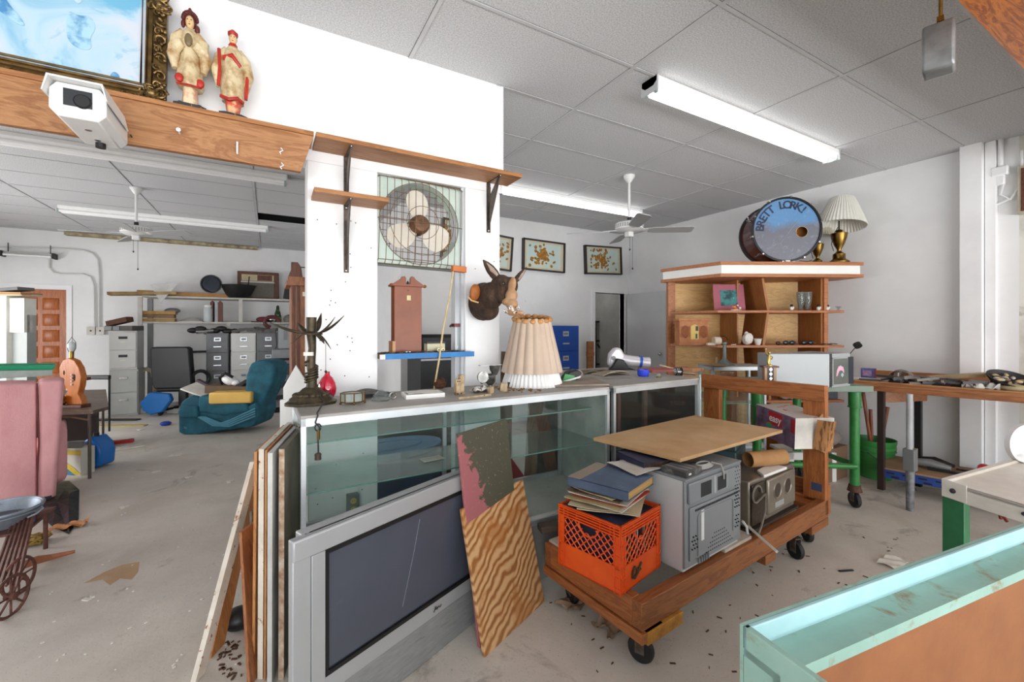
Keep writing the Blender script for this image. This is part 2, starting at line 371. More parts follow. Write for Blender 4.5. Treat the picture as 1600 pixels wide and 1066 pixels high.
# ================================================================== glass display cases
GL = glass('case_glass', (252, 255, 254), .03, dust=.008); SHG = glass('shelf_glass', (240, 248, 245), .05, dust=.13)
EDGEG = mat((110, 150, 140), .15, v=.05, name='green_glass_edge')
LAM = mat((176, 172, 166), .55, vs=5, col2=(150, 146, 140), dirt=(120, 112, 102), dth=(.6, .75), ds=6, name='dusty_laminate')
def case(label, P0, P1, dpt, nsh, deck, backmat, stds=True):
    P0 = Vector((P0.x, P0.y, 0)); P1 = Vector((P1.x, P1.y, 0)); L = (P1-P0).length; rz = math.atan2(P1.y-P0.y, P1.x-P0.x)
    t = T('display_case', label, 'display case', P0, rz)
    M().box(0, .01, 0, L, dpt, deck-.02).b('base', mat((140, 138, 134), .6, v=.1, name='case_base'), t)
    M().box(.005, .01, deck-.02, L-.005, dpt-.01, deck).b('deck', mat((196, 196, 190), .6, v=.1, vs=4, dirt=(150, 142, 130), ds=8, name='case_deck'), t)
    M().box(0, 0, CT-.012, L, dpt, CT).b('countertop', LAM, t)
    f = M(); e = .02
    f.box(0, -.004, CT-.045, L, .02, CT-.012).box(0, -.004, 0, e, .018, CT-.012).box(L-e, -.004, 0, L, .018, CT-.012).box(0, -.004, deck-.05, L, .018, deck-.02)
    f.box(0, dpt-.02, 0, e, dpt, CT-.012).box(L-e, dpt-.02, 0, L, dpt, CT-.012).box(0, dpt-.02, CT-.04, L, dpt, CT-.012).box(0, dpt-.02, deck, L, dpt, deck+.03)
    f.box(0, 0, CT-.035, .012, dpt, CT-.012).box(L-.012, 0, CT-.035, L, dpt, CT-.012)
    f.b('frame', ALU, t)
    M().box(.02, .004, deck, L-.02, .009, CT-.045).b('front_glass', GL, t)
    M().box(.004, .02, deck, .009, dpt-.02, CT-.035).b('side_glass', GL, t)
    M().box(L-.009, .02, deck, L-.004, dpt-.02, CT-.035).b('side_glass', glass('end_glass', (232, 242, 238), .2, dust=.6) if stds else GL, t)
    for i in range(2):
        M().box(.02+i*(L/2-.03), dpt-.018+i*.005, deck+.03, L/2+.02+i*(L/2-.04), dpt-.014+i*.005, CT-.04).b('sliding_door', GL, t)
    for i in range(nsh):
        z = (.70, .90)[i] if nsh == 2 else deck+(CT-deck)*.5
        s = M().box(.025, .05+.07*i, z, L-.03, dpt-.04, z+.006).b('glass_shelf', SHG, t)
        M().box(.025, .046+.07*i, z, L-.03, .05+.07*i, z+.006).b('shelf_edge', EDGEG, s)
    if stds:
        for x in (L*.47, L-.04):
            sd = M().box(x, dpt-.04, deck, x+.022, dpt-.022, CT-.04)
            for k in range(12): sd.box(x+.006, dpt-.041, deck+.03+k*.05, x+.016, dpt-.04, deck+.05+k*.05)
            sd.b('shelf_standard', ALU, t)
    return t, rz, L
cA, rzA, LA = case('long glass display case with two empty glass shelves between the television and the columns', pz(470, 651, CT), pz(952, 605, CT), .50, 2, .37, None)
cB, rzB, LB = case('shorter glass display case beyond the long one, its dim inside showing a chrome rail', pz(957, 604, CT)+Vector((.006, 0, 0)), pz(1092, 591, CT), .98, 1, .2, None, False)
M().box(LB-.018, .02, .2, LB-.012, .94, CT-.04).b('side_panel', mat((66, 56, 52), .7, v=.15, vs=4, name='case_shade_brown'), cB)  # dark sheet added so the case inside reads as shaded on this side
M().box(.02, .94, .2, LB-.02, .95, CT-.04).b('back_panel', mat((66, 56, 52), .7, v=.15, vs=4, name='case_shade_brown'), cB)  # dark sheet added in front of the sliding doors, its brown standing for shade
for x_, c_ in ((.10, (130, 60, 66)), (.34, (96, 52, 50)), (.62, (86, 54, 40))): M().box(x_, .3, .2, x_+.03, .33, CT-.04).b('inner_post', mat(c_, .6, v=.12, name='inner_post_paint'), cB)
M().cyl((.2, .3, .55), (.75, .3, .55), .008, n=8).cyl((.2, .3, .55), (.2, .3, .2), .008, n=8).cyl((.75, .3, .55), (.75, .3, .2), .008, n=8).b('chrome_rail', CHROME, cB)
# corner case seen through the wooden frame: glass with green end
pC = pd(1113, 571, 4.12)
tC, _, _ = case('glass display case with greenish panes seen through the wooden cart frame', pC, pd(1197, 570, 4.18), .25, 1, .3, None, False)
# outlet box screwed to the column behind the case
t = T('outlet_box', 'grey metal double outlet box fixed to the left column behind the case glass', 'outlet box', Vector((py(550, 785, YP).x, YP, py(550, 785, YP).z)))
M().box(-.032, -.045, -.055, .032, 0, .055).b('box', GREYM, t, bev=.003)
for z in (-.024, .024):
    o = M().cyl((0, -.05, z), (0, -.045, z), .016, n=16).b('socket', mat((214, 190, 110), .5, v=.1, name='ivory_plate'), t)
    M().box(-.007, -.0515, z-.005, -.005, -.05, z+.006).box(.005, -.0515, z-.005, .007, -.05, z+.006).b('slot', BLK, o)
# ================================================================== television standing on the floor against the case
pT = pz(457, 848, .735); rzT = math.atan2(.345, .786)
t = T('television', 'large silver flat television with black screen standing on the floor against the case', 'television', (pT.x, pT.y, 0), rzT)
TW = .935; SILV = mat((178, 180, 182), .4, .25, v=.04, vs=3, name='silver_plastic'); SILD = mat((150, 152, 152), .5, .1, v=.1, vs=14, stretch=(1, 1, 6), dirt=(110, 112, 110), ds=8, name='dusty_speaker_grille')
M().prism([(.045, .2), (TW, .2), (TW, .735), (.045, .735)], .012, .075, 'y').b('housing', SILV, t, bev=.006)
fr = M().prism([(0, 0), (.062, 0), (.062, .735), (0, .735)], 0, .03, 'y').box(.062, 0, .665, TW, .03, .735).box(TW-.03, 0, .1, TW, .03, .665).box(.062, 0, .17, TW-.03, .03, .235)
fr.b('front_frame', SILV, t, bev=.004)
M().box(0, -.004, .665, TW, .012, .735).b('top_rail', SILV, t, bev=.006)
bz_ = M().box(.11, -.004, .235, TW-.03, .002, .25).box(.11, -.004, .65, TW-.03, .002, .665).box(.11, -.004, .25, .122, .002, .65).box(TW-.04, -.004, .25, TW-.03, .002, .65)
bz_.b('bezel', BLK, t)
M().box(.062, -.003, .17, .11, .003, .665).b('side_strip', SILV, t, bev=.002)
M().box(.121, .004, .249, TW-.04, .008, .651).b('screen', mat((78, 82, 94), .28, v=.04, vs=5, bp=.0002, dirt=(96, 100, 112), ds=3, name='dark_screen'), t)
M().box(.12, .002, .255, .122, .006, .67).box(.1, .004, .23, TW, .01, .255).b('screen_backing', BLK, t)
gr = M().prism([(0, 0), (TW, 0), (TW-.02, .17), (.03, .17)], .004, .07, 'y').b('speaker_grille', SILD, t, bev=.004)
M().tube([(.60, -.006, .195), (.612, -.006, .215), (.62, -.006, .208), (.606, -.006, .204), (.618, -.006, .2), (.628, -.006, .208), (.636, -.006, .2), (.644, -.006, .208)], .002, 5).b('logo', BLK, t)
M().tube([(.44, .0035, .30), (.5, .0035, .5), (.53, .0035, .62)], .0012, 4).b('scratch', mat((130, 134, 146), .5, name='scratch'), t)
# boards leaning on the television
def lean(name, mat_, label, cat, TL, TR, BR, BL, th, group=None):
    n = (Vector(TR)-Vector(TL)).cross(Vector(BL)-Vector(TL)).normalized()
    if n.y < 0: n = -n
    c = (Vector(BL)+Vector(BR))/2
    # local frame: x along the bottom edge, z up the board
    X = (Vector(BR)-Vector(BL)); Wd = X.length; X.normalize(); Z = (Vector(TL)-Vector(BL)); Hh = Z.length; Z.normalize(); Yv = Z.cross(X).normalized(); Z = X.cross(Yv)
    R = Matrix((X, Yv, Z)).transposed().to_4x4()
    o = M().box(0, 0, 0, Wd, th, Hh).b(name, mat_, bev=.002); o.matrix_world = Matrix.Translation(Vector(BL)) @ R
    o['label'] = label; o['category'] = cat
    if group: o['group'] = group
    return o
PLY, nt, bs_ = newmat('figured_plywood'); vec = coords(nt); wv = nt.nodes.new('ShaderNodeTexWave'); wv.wave_type = 'BANDS'; wv.bands_direction = 'Z'; wv.inputs['Scale'].default_value = 8; wv.inputs['Distortion'].default_value = 13; wv.inputs['Detail'].default_value = 3; wv.inputs['Detail Scale'].default_value = .55
_mp = nt.nodes.new('ShaderNodeMapping'); _mp.inputs['Rotation'].default_value = (0, .5, 0); nt.links.new(vec, _mp.inputs[0]); nt.links.new(_mp.outputs[0], wv.inputs[0])
c = ramp(nt, wv.outputs['Fac'], [(.05, lin((158, 106, 62))), (.35, lin((194, 142, 88))), (.8, lin((218, 176, 128)))]); c = mix(nt, ramp(nt, noise(nt, vec, 6, 4, .5, 1), [(.5, (0, 0, 0, 1)), (.62, (.6, .6, .6, 1))]), c, lin((178, 112, 52)))
nt.links.new(c, bs_.inputs['Base Color']); bs_.inputs['Roughness'].default_value = .5
lean('plywood_board', PLY, 'square of rippled orange plywood leaning at the corner of the television', 'board', (.700, 1.765, .60), (1.12, 1.95, .60), (1.245, 1.853, 0), (.81, 1.663, 0), .016)
PEEL = mat((178, 106, 110), .8, vs=3.5, col2=(84, 82, 66), th=(.56, .58), bp=.002, bs=30, dirt=(196, 168, 120), dth=(.64, .68), ds=22, name='peeling_pink_paint')
_nt = PEEL.node_tree; _b = _nt.nodes['Principled BSDF']; _v = coords(_nt); _s = _nt.nodes.new('ShaderNodeSeparateXYZ'); _nt.links.new(_v, _s.inputs[0])
_m1 = _nt.nodes.new('ShaderNodeMath'); _m1.operation = 'MULTIPLY_ADD'; _nt.links.new(_s.outputs[0], _m1.inputs[0]); _m1.inputs[1].default_value = 1.5; _nt.links.new(noise(_nt, _v, 9, 7, .65, .6), _m1.inputs[2])
_m2 = _nt.nodes.new('ShaderNodeMath'); _m2.operation = 'MULTIPLY_ADD'; _nt.links.new(_s.outputs[2], _m2.inputs[0]); _m2.inputs[1].default_value = .7; _nt.links.new(_m1.outputs[0], _m2.inputs[2])
_c = ramp(_nt, _m2.outputs[0], [(.98, lin((168, 100, 104))), (1.0, lin((168, 100, 104)))]); _r = _nt.nodes[-1]
_r.color_ramp.elements[0].position = .5; _r.color_ramp.elements[1].position = .51; _r.color_ramp.elements[1].color = lin((82, 80, 64))
_m3 = _nt.nodes.new('ShaderNodeMath'); _m3.operation = 'MULTIPLY'; _m3.inputs[1].default_value = .44; _nt.links.new(_m2.outputs[0], _m3.inputs[0]); _nt.links.new(_m3.outputs[0], _r.inputs[0])
_c = mix(_nt, ramp(_nt, noise(_nt, _v, 60, 4, .7), [(.62, (0, 0, 0, 1)), (.66, (1, 1, 1, 1))]), _c, lin((176, 150, 112))); _nt.links.new(_c, _b.inputs['Base Color'])
Ra = pd(697, 685, 1.90); Rb = Ra+Vector((.911, .411, .012))*.37; dn = Vector((.13, -.075, -Ra.z))
lean('painted_board', PEEL, 'square board with peeling pink and olive paint propped behind the plywood', 'board', Ra, Rb, Rb+dn, Ra+dn, .014)
# ================================================================== wooden dolly cart with its upright frame
CD = .30; e = .045
A0 = pz(1003, 945, CD); B0 = Vector((3.18, 1.42, CD)); D0 = pz(825, 832, CD)
rzc = math.atan2(B0.y-A0.y, B0.x-A0.x); LC = (B0-A0).length; WC = .62; WF = .84
cart = T('wooden_cart', 'low orange-brown timber dolly on casters carrying crate and appliances, tall frame at one end', 'cart', (A0.x, A0.y, 0), rzc)
m = M().box(0, 0, CD-.115, LC, .05, CD).b('front_rail', REDWOOD, cart, bev=.004)
M().box(0, WC-.05, CD-.115, LC, WC, CD).b('back_rail', REDWOOD, cart, bev=.004)
ORW = wood((172, 106, 58), (138, 78, 40), 'y', name='stained_lumber_cross')
M().box(0, .05, CD-.115, .05, WC-.05, CD).b('end_rail', ORW, cart, bev=.004)
M().box(LC-.05, .05, CD-.115, LC, WC-.05, CD+.0).box(LC-.14, .05, CD-.06, LC-.05, WC-.05, CD-.02).b('end_rail', ORW, cart, bev=.004)
M().box(-.01, -.01, CD-.16, .13, WC, CD-.118).b('under_batten', ORW, cart, bev=.003)
M().box(.02, -.014, CD-.17, .26, .05, CD-.118).b('corner_block', mat((196, 140, 50), .7, vs=14, col2=(140, 84, 36), name='yellowed_block'), cart, bev=.003)
M().box(LC-.25, .0, CD-.17, LC, .05, CD-.118).b('cross_block', REDWOOD, cart, bev=.003); M().box(LC*.55, 0, CD-.17, LC*.55+.12, .05, CD-.118).b('cross_block', REDWOOD, cart, bev=.003)
DECK = mat((206, 198, 184), .7, vs=8, col2=(180, 168, 150), dirt=(130, 110, 90), ds=10, name='worn_white_board')
for x0, x1, z in ((.06, .36, 0), (.66, .92, .004), (.92, 1.12, 0), (1.14, 1.36, .004)):
    if x0 < .1: M().box(.02, .3, CD, .42, WC-.01, CD+.01).b('deck_board', DECK, cart)
    else: M().box(x0, .02 if x1 < 1 else .1, CD, x1, WC-.02, CD+.012+z).b('deck_board', DECK, cart, bev=.002)
def caster(parent, loc, R, rz, rim, name='caster'):
    q = bpy.data.objects.new(name, None); C0.objects.link(q); q.parent = parent; q.location = loc; q.rotation_euler = (0, 0, rz)
    ty = mat((30, 30, 32), .6, v=.1, name='rubber')
    w_ = .014
    M().lathe([(R*.62, -w_), (R*.93, -w_), (R, -w_*.5), (R, w_*.5), (R*.93, w_), (R*.62, w_)], n=28, T=Matrix.Translation((0, 0, R)) @ Matrix.Rotation(PI/2, 4, 'X')).b('wheel', ty, q)
    M().lathe([(R*.2, -w_*.8), (R*.64, -w_*.8), (R*.64, w_*.8), (R*.2, w_*.8)], n=24, T=Matrix.Translation((0, 0, R)) @ Matrix.Rotation(PI/2, 4, 'X')).b('hub', rim, q)
    M().box(-.02, -w_-.008, R*.8, .02, -w_-.004, R*2+.02).box(-.02, w_+.004, R*.8, .02, w_+.008, R*2+.02).box(-.026, -w_-.012, R*2+.015, .03, w_+.012, R*2+.022).cyl((0, -w_-.01, R), (0, w_+.01, R), .006, n=8).b('fork', mat((120, 118, 112), .5, .5, vs=20, col2=(86, 70, 56), name='worn_steel'), q)
    return q
CR = .056
for x, y, r in ((.07, .06, 1.9), (LC-.36, .05, 1.2), (LC-.06, .10, .9), (.1, WC-.1, 1.3), (LC-.1, WC-.08, .5)):
    caster(cart, (x, y, 0), CR, r, CHROME)
FZ = 1.04
m = M().box(LC-.05, 0, CD-.1, LC, .13, FZ-.0).b('upright', wood((178, 112, 60), (146, 80, 38), 'z', name='upright_lumber'), cart, bev=.004)
M().box(LC-.05, WF-.13, CD-.1, LC, WF, FZ).b('upright', bpy.data.materials['upright_lumber'], cart, bev=.004)
M().box(LC-.075, -.005, FZ-.10, LC-.05, WF+.005, FZ+.005).b('top_rail', ORW, cart, bev=.003)
M().box(LC+.001, .0, CD-.1, LC+.035, WF, CD+.09).b('kick_board', ORW, cart, bev=.003)
M().box(LC-.02, .02, .22, LC+.012, .11, .33).box(LC-.052, .02, .35, LC-.05, .08, .4).b('blue_paint_mark', mat((66, 78, 110), .7, name='blue_mark'), cart)
# ================================================================== on and under the beam
GOLD = mat((150, 122, 74), .38, .8, vs=45, col2=(70, 52, 32), th=(.4, .62), bp=.004, bs=70, name='antique_gold')
GOLDS = mat((140, 112, 66), .35, .8, vs=18, col2=(92, 70, 42), name='gilt_moulding')
bt = zt                                             # top of the ledge
cR = py(262, 150, YP-.07); cL = -1.75; hF = .95; bw = .075
xr = cR.x; t = T('picture_frame', 'ornate gilt frame around a pale blue cloudy picture standing on the beam', 'picture', ((cL+xr)/2, YP-.12, bt), 0)
hw = (xr-cL)/2
tilt = Matrix.Rotation(-.09, 4, 'X')
m = M().box(-hw, 0, 0, hw, .03, bw, tilt).box(-hw, 0, hF-bw, hw, .03, hF, tilt).box(-hw, 0, bw, -hw+bw, .03, hF-bw, tilt).box(hw-bw, 0, bw, hw, .03, hF-bw, tilt)
for k in range(3):
    q = .012+.02*k+.035; y = -.006*(2-k)
    m.tube([(-hw+q, y, q), (hw-q, y, q), (hw-q, y, hF-q), (-hw+q, y, hF-q)], .006, 6, closed=True, T=tilt)
m.b('moulding', GOLDS, t)
m = M()
def scroll(x, z, s, fl=1, a0=0):
    pts = []
    for i in range(16):
        r = s*(1-.055*i); th = a0+fl*i*.52; pts.append((x+r*math.cos(th), -.012-.006*math.sin(i*.6), z+r*math.sin(th)))
    m.tube(pts, [.007*(s/.03)**.5*(1-.04*i) for i in range(16)], 6, T=tilt)
for x in [hw-.03-.11*k for k in range(30)]:
    if x > -hw+.03: scroll(x, .022, .02, 1, random.random()*6); 
for z in [.05+.085*k for k in range(11)]: scroll(hw-.018, z, .022, -1, random.random()*6); scroll(hw-.03, z+.04, .016, 1, random.random()*6)
for cx, cz in ((hw-.05, .05), (hw-.05, hF-.05), (0, .03), (hw-.03, hF*.5), (hw-.62, .03)):
    for k in range(9): scroll(cx+random.uniform(-.045, .04), cz+random.uniform(-.025, .035), random.uniform(.016, .028), random.choice((1, -1)), random.random()*6)
    m.ell((cx, -.012, cz), (.02, .012, .016), T=tilt)
for k in range(60): m.ell((hw-random.uniform(.0, .045), -.008, random.uniform(.02, hF-.02)), (.008, .007, .011), 8, 5, T=tilt)
m.b('carved_ornament', GOLD, t)
SKYP, nt, bs_ = newmat('blue_wash_print')
vec = coords(nt); n1 = noise(nt, vec, 2.6, 5, .55, 1.1); n2 = noise(nt, vec, 7, 6, .6, 2)
c = ramp(nt, n1, [(.36, lin((112, 176, 208))), (.46, lin((178, 206, 222))), (.58, lin((204, 210, 220)))])
c = mix(nt, ramp(nt, n2, [(.60, (0, 0, 0, 1)), (.68, (.5, .5, .5, 1))]), c, lin((120, 180, 208)))
nt.links.new(c, bs_.inputs['Base Color']); bs_.inputs['Roughness'].default_value = .3
pic = M().box(-hw+bw-.01, .008, bw-.01, hw-bw+.01, .016, hF-bw+.01, tilt).b('picture', SKYP, t)
BL1 = mat((168, 206, 226), .4, vs=11, col2=(74, 136, 184), th=(.42, .58), name='blue_paint_wash'); BL2 = mat((206, 222, 232), .4, vs=12, col2=(150, 190, 210), name='pale_blue_wash')
def blob(cx, cz, pts, mt_):
    for _ in range(3): pts = [q_ for i in range(len(pts)) for q_ in (((pts[i][0]*.75+pts[(i+1) % len(pts)][0]*.25), (pts[i][1]*.75+pts[(i+1) % len(pts)][1]*.25)), ((pts[i][0]*.25+pts[(i+1) % len(pts)][0]*.75), (pts[i][1]*.25+pts[(i+1) % len(pts)][1]*.75)))]
    M().prism([(bx-(bx-cx)*.62+p[0]*.5, bw+(cz-bw)*.72+p[1]*.55) for p in pts], .0055, .008, 'y', T=tilt).b('painted_shape', mt_, pic)
# plain abstract drapery and rock shapes
bx = hw-bw
blob(bx-.36, .30, [(-.06, .2), (.0, .17), (.09, .2), (.12, .1), (.08, .02), (.1, -.07), (.04, -.1), (-.05, -.06), (-.07, .05)], BL1)
blob(bx-.36, .53, [(-.03, 0), (0, .03), (.03, .0), (.0, -.04)], BL2)
blob(bx-.72, .36, [(-.08, .0), (-.03, .03), (-.06, .14), (-.01, .16), (.05, .04), (.16, -.09), (.1, -.1), (.0, -.02)], BL1)
for k, x in enumerate((.07, .16, .25, .45, .56, .75, .9)): blob(bx-x, bw+.035, [(-.03, -.03), (-.028, .01), (-.01, .035), (.02, .028), (.032, -.0), (.03, -.03)], BL1 if k % 2 else BL2)
# two robed figurines
RED = mat((196, 46, 30), .45, vs=16, col2=(150, 32, 22), name='red_glaze'); CREAM = mat((214, 196, 158), .42, vs=18, col2=(158, 118, 70), th=(.36, .58), dirt=(168, 110, 70), dth=(.62, .7), ds=16, name='cream_gilt_glaze')
FACEM = mat((226, 190, 140), .45, v=.05, name='face_glaze'); HAIR = mat((110, 36, 26), .6, vs=60, col2=(60, 22, 18), bp=.002, name='dark_red_hair')
def fold(a, k, ph=0): return lambda th, i: 1+a*math.sin(k*th+ph+i*.7)+.5*a*math.sin((k+3)*th+i)
def figurine(u, vb, vt, label, woman):
    base = py(u, vb, YP-.09); z1 = py(u, vt, YP-.09).z; S = (z1-bt)/.48
    t = T('figurine', label, 'figurine', (base.x, YP-.09, bt), 0); K = Matrix.Diagonal((S*.74, S*.8, S, 1))
    m = M(); m.prism([(-.075, -.045), (-.04, -.06), (.05, -.055), (.085, -.03), (.08, .03), (.03, .05), (-.05, .045), (-.08, .02)], 0, .035, 'z', T=K)
    for k in range(14): m.ell((random.uniform(-.07, .07), random.uniform(-.045, .035), .03), (.016, .014, .012), 7, 5, T=K)
    m.b('rock_base', mat((52, 54, 56), .45, vs=30, col2=(30, 32, 34), dirt=(150, 120, 60), dth=(.6, .66), ds=30, bp=.002, name='black_gilt_rock'), t)
    m = M()
    if woman:
        m.lathe([(.038, .03), (.04, .06), (.034, .12), (.04, .16)], rib=fold(.05, 5), T=K).b('skirt', mat((214, 160, 130), .45, vs=24, col2=(226, 206, 170), th=(.45, .55), name='pink_cream_glaze'), t)
        m = M().lathe([(.058, .115), (.066, .135), (.058, .2), (.045, .26), (.05, .32), (.042, .36), (.02, .385)], rib=fold(.09, 4), T=K)
        for s in (-1, 1):
            m.tube([(s*.035, 0, .365), (s*.07, -.01, .32), (s*.075, -.03, .27), (s*.03, -.05, .30)], [.02, .03, .034, .02], 10, T=K)
            m.tube([(s*.068, -.01, .32), (s*.08, -.015, .25), (s*.07, -.02, .19)], [.025, .033, .016], 10, T=K)
        m.b('robe', CREAM, t)
        M().ell((-.045, -.055, .14), (.022, .012, .02), T=K).ell((.055, -.045, .135), (.022, .012, .02), T=K).tube([(-.06, -.035, .12), (0, -.066, .112), (.062, -.035, .12)], .005, 6, T=K).b('red_hem', RED, t)
        M().ell((0, -.055, .315), (.02, .012, .03), T=K).b('collar', mat((130, 110, 74), .45, v=.2, vs=30, name='dull_gilt'), t)
    else:
        m.lathe([(.03, .03), (.038, .06), (.05, .12), (.055, .16)], rib=fold(.07, 5), T=K).b('skirt', mat((206, 80, 56), .45, vs=22, col2=(216, 170, 120), th=(.42, .5), name='red_cream_glaze'), t)
        m = M().lathe([(.058, .10), (.068, .15), (.07, .22), (.062, .30), (.05, .35), (.02, .38)], rib=fold(.07, 4, 1), T=K)
        for s in (-1, 1): m.tube([(s*.035, 0, .36), (s*.075, 0, .31), (s*.088, -.012, .24), (s*.08, -.02, .16)], [.018, .03, .034, .012], 10, T=K)
        m.b('robe', CREAM, t)
        M().tube([(-.05, -.035, .30), (0, -.066, .31), (.045, -.045, .27)], .012, 8, T=K).tube([(-.075, -.03, .34), (-.07, -.04, .25), (-.078, -.035, .16)], .010, 8, T=K).tube([(.085, -.03, .24), (.075, -.03, .12)], [.014, .01], 8, T=K).tube([(-.066, -.03, .115), (-.02, -.062, .095), (.03, -.058, .11), (.06, -.03, .10)], .009, 8, T=K).b('red_trim', RED, t)
        M().lathe([(.024, .365), (.026, .385), (.018, .395)], T=K).b('collar', RED, t)
    hz = .415
    hd = M().ell((0, -.005, hz), (.022, .024, .031), T=K).ell((0, -.028, hz-.004), (.004, .006, .006), 8, 6, T=K).cyl((0, 0, .375), (0, 0, hz), .012*1).b('head', FACEM, t)
    M().ell((-.009, -.026, hz+.005), (.004, .003, .002), 8, 5, T=K).ell((.009, -.026, hz+.005), (.004, .003, .002), 8, 5, T=K).b('eyes', BLK, hd)
    M().ell((0, -.0265, hz-.015), (.006, .003, .002), 8, 5, T=K).b('mouth', RED, hd)
    if woman:
        m = M().ell((0, .008, hz+.012), (.034, .024, .034), T=K)
        for k in range(11):
            a = PI*k/10; m.ell((.034*math.cos(a), .0, hz+.018+.03*math.sin(a)), (.011, .011, .011), 8, 6, T=K)
        m.ell((.036, .0, hz-.022), (.014, .012, .02), T=K).ell((-.034, .0, hz-.01), (.011, .012, .018), T=K).ell((0, 0, hz+.055), (.01, .01, .014), T=K).b('hair_ornaments', HAIR, t)
    else:
        M().lathe([(.024, hz+.014), (.03, hz+.022), (.03, hz+.032), (.02, hz+.038), (.012, hz+.046), (0, hz+.048)], T=K).b('cap', RED, t)
        M().ell((0, .008, hz+.006), (.024, .022, .022), T=K).b('hair', BLK, t)
figurine(297, 164, 14, 'robed woman figurine with red headdress standing beside the gilt frame', True)
figurine(364, 178, 42, 'robed man figurine with small red cap standing right of the robed woman', False)
# security camera under the beam edge
cf = py(122, 158, 2.07); t = T('security_camera', 'white boxy security camera housing sticking out from the beam', 'security camera', (cf.x, 2.07, cf.z), 0)
W2, H2 = .075, .062
m = M().prism([(-W2*.7, -H2), (W2*.7, -H2), (W2, -H2*.6), (W2, H2*.5), (W2*.75, H2*.9), (-W2*.75, H2*.9), (-W2, H2*.5), (-W2, -H2*.6)], 0, .27, 'y').b('housing', STEELW, t, bev=.004)
M().prism([(-W2*1.12, H2*.1), (-W2*.95, H2*1.05), (W2*.95, H2*1.05), (W2*1.12, H2*.1), (W2*1.08, H2*.1), (W2*.9, H2*.95), (-W2*.9, H2*.95), (-W2*1.08, H2*.1)], -.03, .24, 'y').b('sun_shield', STEELW, t)
wn = M().prism([(-W2*.5, -H2*.35), (W2*.5, -H2*.35), (W2*.5, H2*.6), (-W2*.5, H2*.6)], -.003, .0, 'y').b('window', mat((52, 54, 58), .15, v=.1, name='dark_glass'), t)
M().cyl((.012, -.008, 0), (.012, -.002, 0), .02, .026).b('lens', BLK, wn)
M().cyl((.0, .235, -H2-.018), (0, .235, -H2), .016).b('cable_gland', BLK, t)
M().cyl((0, .2, -H2-.002), (0, .2, -H2*.9), .01, n=10).cyl((0, .10, -H2-.002), (0, .10, -H2*.9), .01, n=10).b('screw', CHROME, t)
M().box(-.02, .25, -.03, .02, YP-.18-2.07, .03).b('mount', STEELW, t)
# hooks and nails in the beam face
for u, v, k in ((281, 209, 0), (371, 230, 1), (439, 237, 2), (440, 260, 2), (206, 214, 3)):
    p = py(u, v, bf)
    q = M()
    if k == 0: q.cyl((0, 0, 0), (0, -.035, .004), .004, n=8).cyl((0, -.035, .004), (0, -.037, .004), .009, n=8); lb = 'white peg pushed into the middle of the beam face'
    if k == 1: q.tube([(0, 0, .02), (0, -.012, .02), (0, -.02, -.03), (0, -.012, -.035)], .004, 6); lb = 'pale straight hook hanging on the beam face'
    if k == 2: q.tube([(0, 0, .01), (0, -.015, .012), (.008, -.02, 0), (-.006, -.02, -.01), (.0, -.02, -.02)], .003, 6); lb = 'upper small white cup hook near the beam end' if v < 250 else 'lower small white cup hook near the beam end'
    if k == 3: q.cyl((0, 0, 0), (0, -.02, 0), .003, n=6); lb = 'small nail in the beam right below the camera'
    q.v = [x+p for x in q.v]
    one(q, 'wall_hook' if k else 'wall_peg', STEELW if k < 3 else NAIL, lb, 'hook')
# shelves on brackets
def shelf(u0, u1, v0, v1, dpt, label, u2=None):
    yf = YP-dpt; a = py(u0, v0, yf); b_ = py(u1, v1, yf); z = (a.z+b_.z)/2
    t = T('wall_shelf', label, 'shelf', ((a.x+b_.x)/2, yf, z-.022), 0); h_ = (b_.x-a.x)/2
    M().box(-h_, 0, 0, h_, dpt, .024).b('board', PINE, t, bev=.002)
    return t, a.x, b_.x, z
def bracket(t, x, dpt, L):
    IR = mat((104, 92, 82), .4, .6, vs=20, col2=(60, 52, 46), name='shelf_bracket_steel')
    x -= t.location.x
    br = M().box(x-.008, .025, -.006, x+.008, dpt, 0).prism([(dpt-.004, 0), (dpt-.004, -L), (dpt, -L), (dpt, 0)], x-.014, x+.014, 'x').prism([(.03, -.004), (dpt-.003, -L*.95), (dpt-.003, -L*.8), (dpt-.02, -L*.3), (.06, -.004)], x-.003, x+.003, 'x').prism([(dpt-.01, -.03), (dpt-.003, -.03), (dpt-.003, -L*.97)], x-.013, x+.013, 'x').b('bracket', IR, t)
    M().ell((x, .03, -.002), (.008, .006, .006), 8, 5).ell((x, dpt-.006, -L+.012), (.007, .004, .007), 8, 5).ell((x-.008, dpt-.006, -.04), (.006, .004, .006), 8, 5).ell((x+.008, dpt-.006, -.04), (.006, .004, .006), 8, 5).b('screw', CHROME, br)
t1, sx0, sx1, sz = shelf(494, 816, 205, 273, .2, 'long pine shelf on two dark brackets above the window fan')
bracket(t1, py(541, 235, YP).x, .2, .30); bracket(t1, py(763, 280, YP).x, .2, .33)
t2, _, _, sz2 = shelf(491, 608, 293, 309, .18, 'short pine shelf on one bracket fixed to the left column')
bracket(t2, py(541, 310, YP).x, .18, .38)
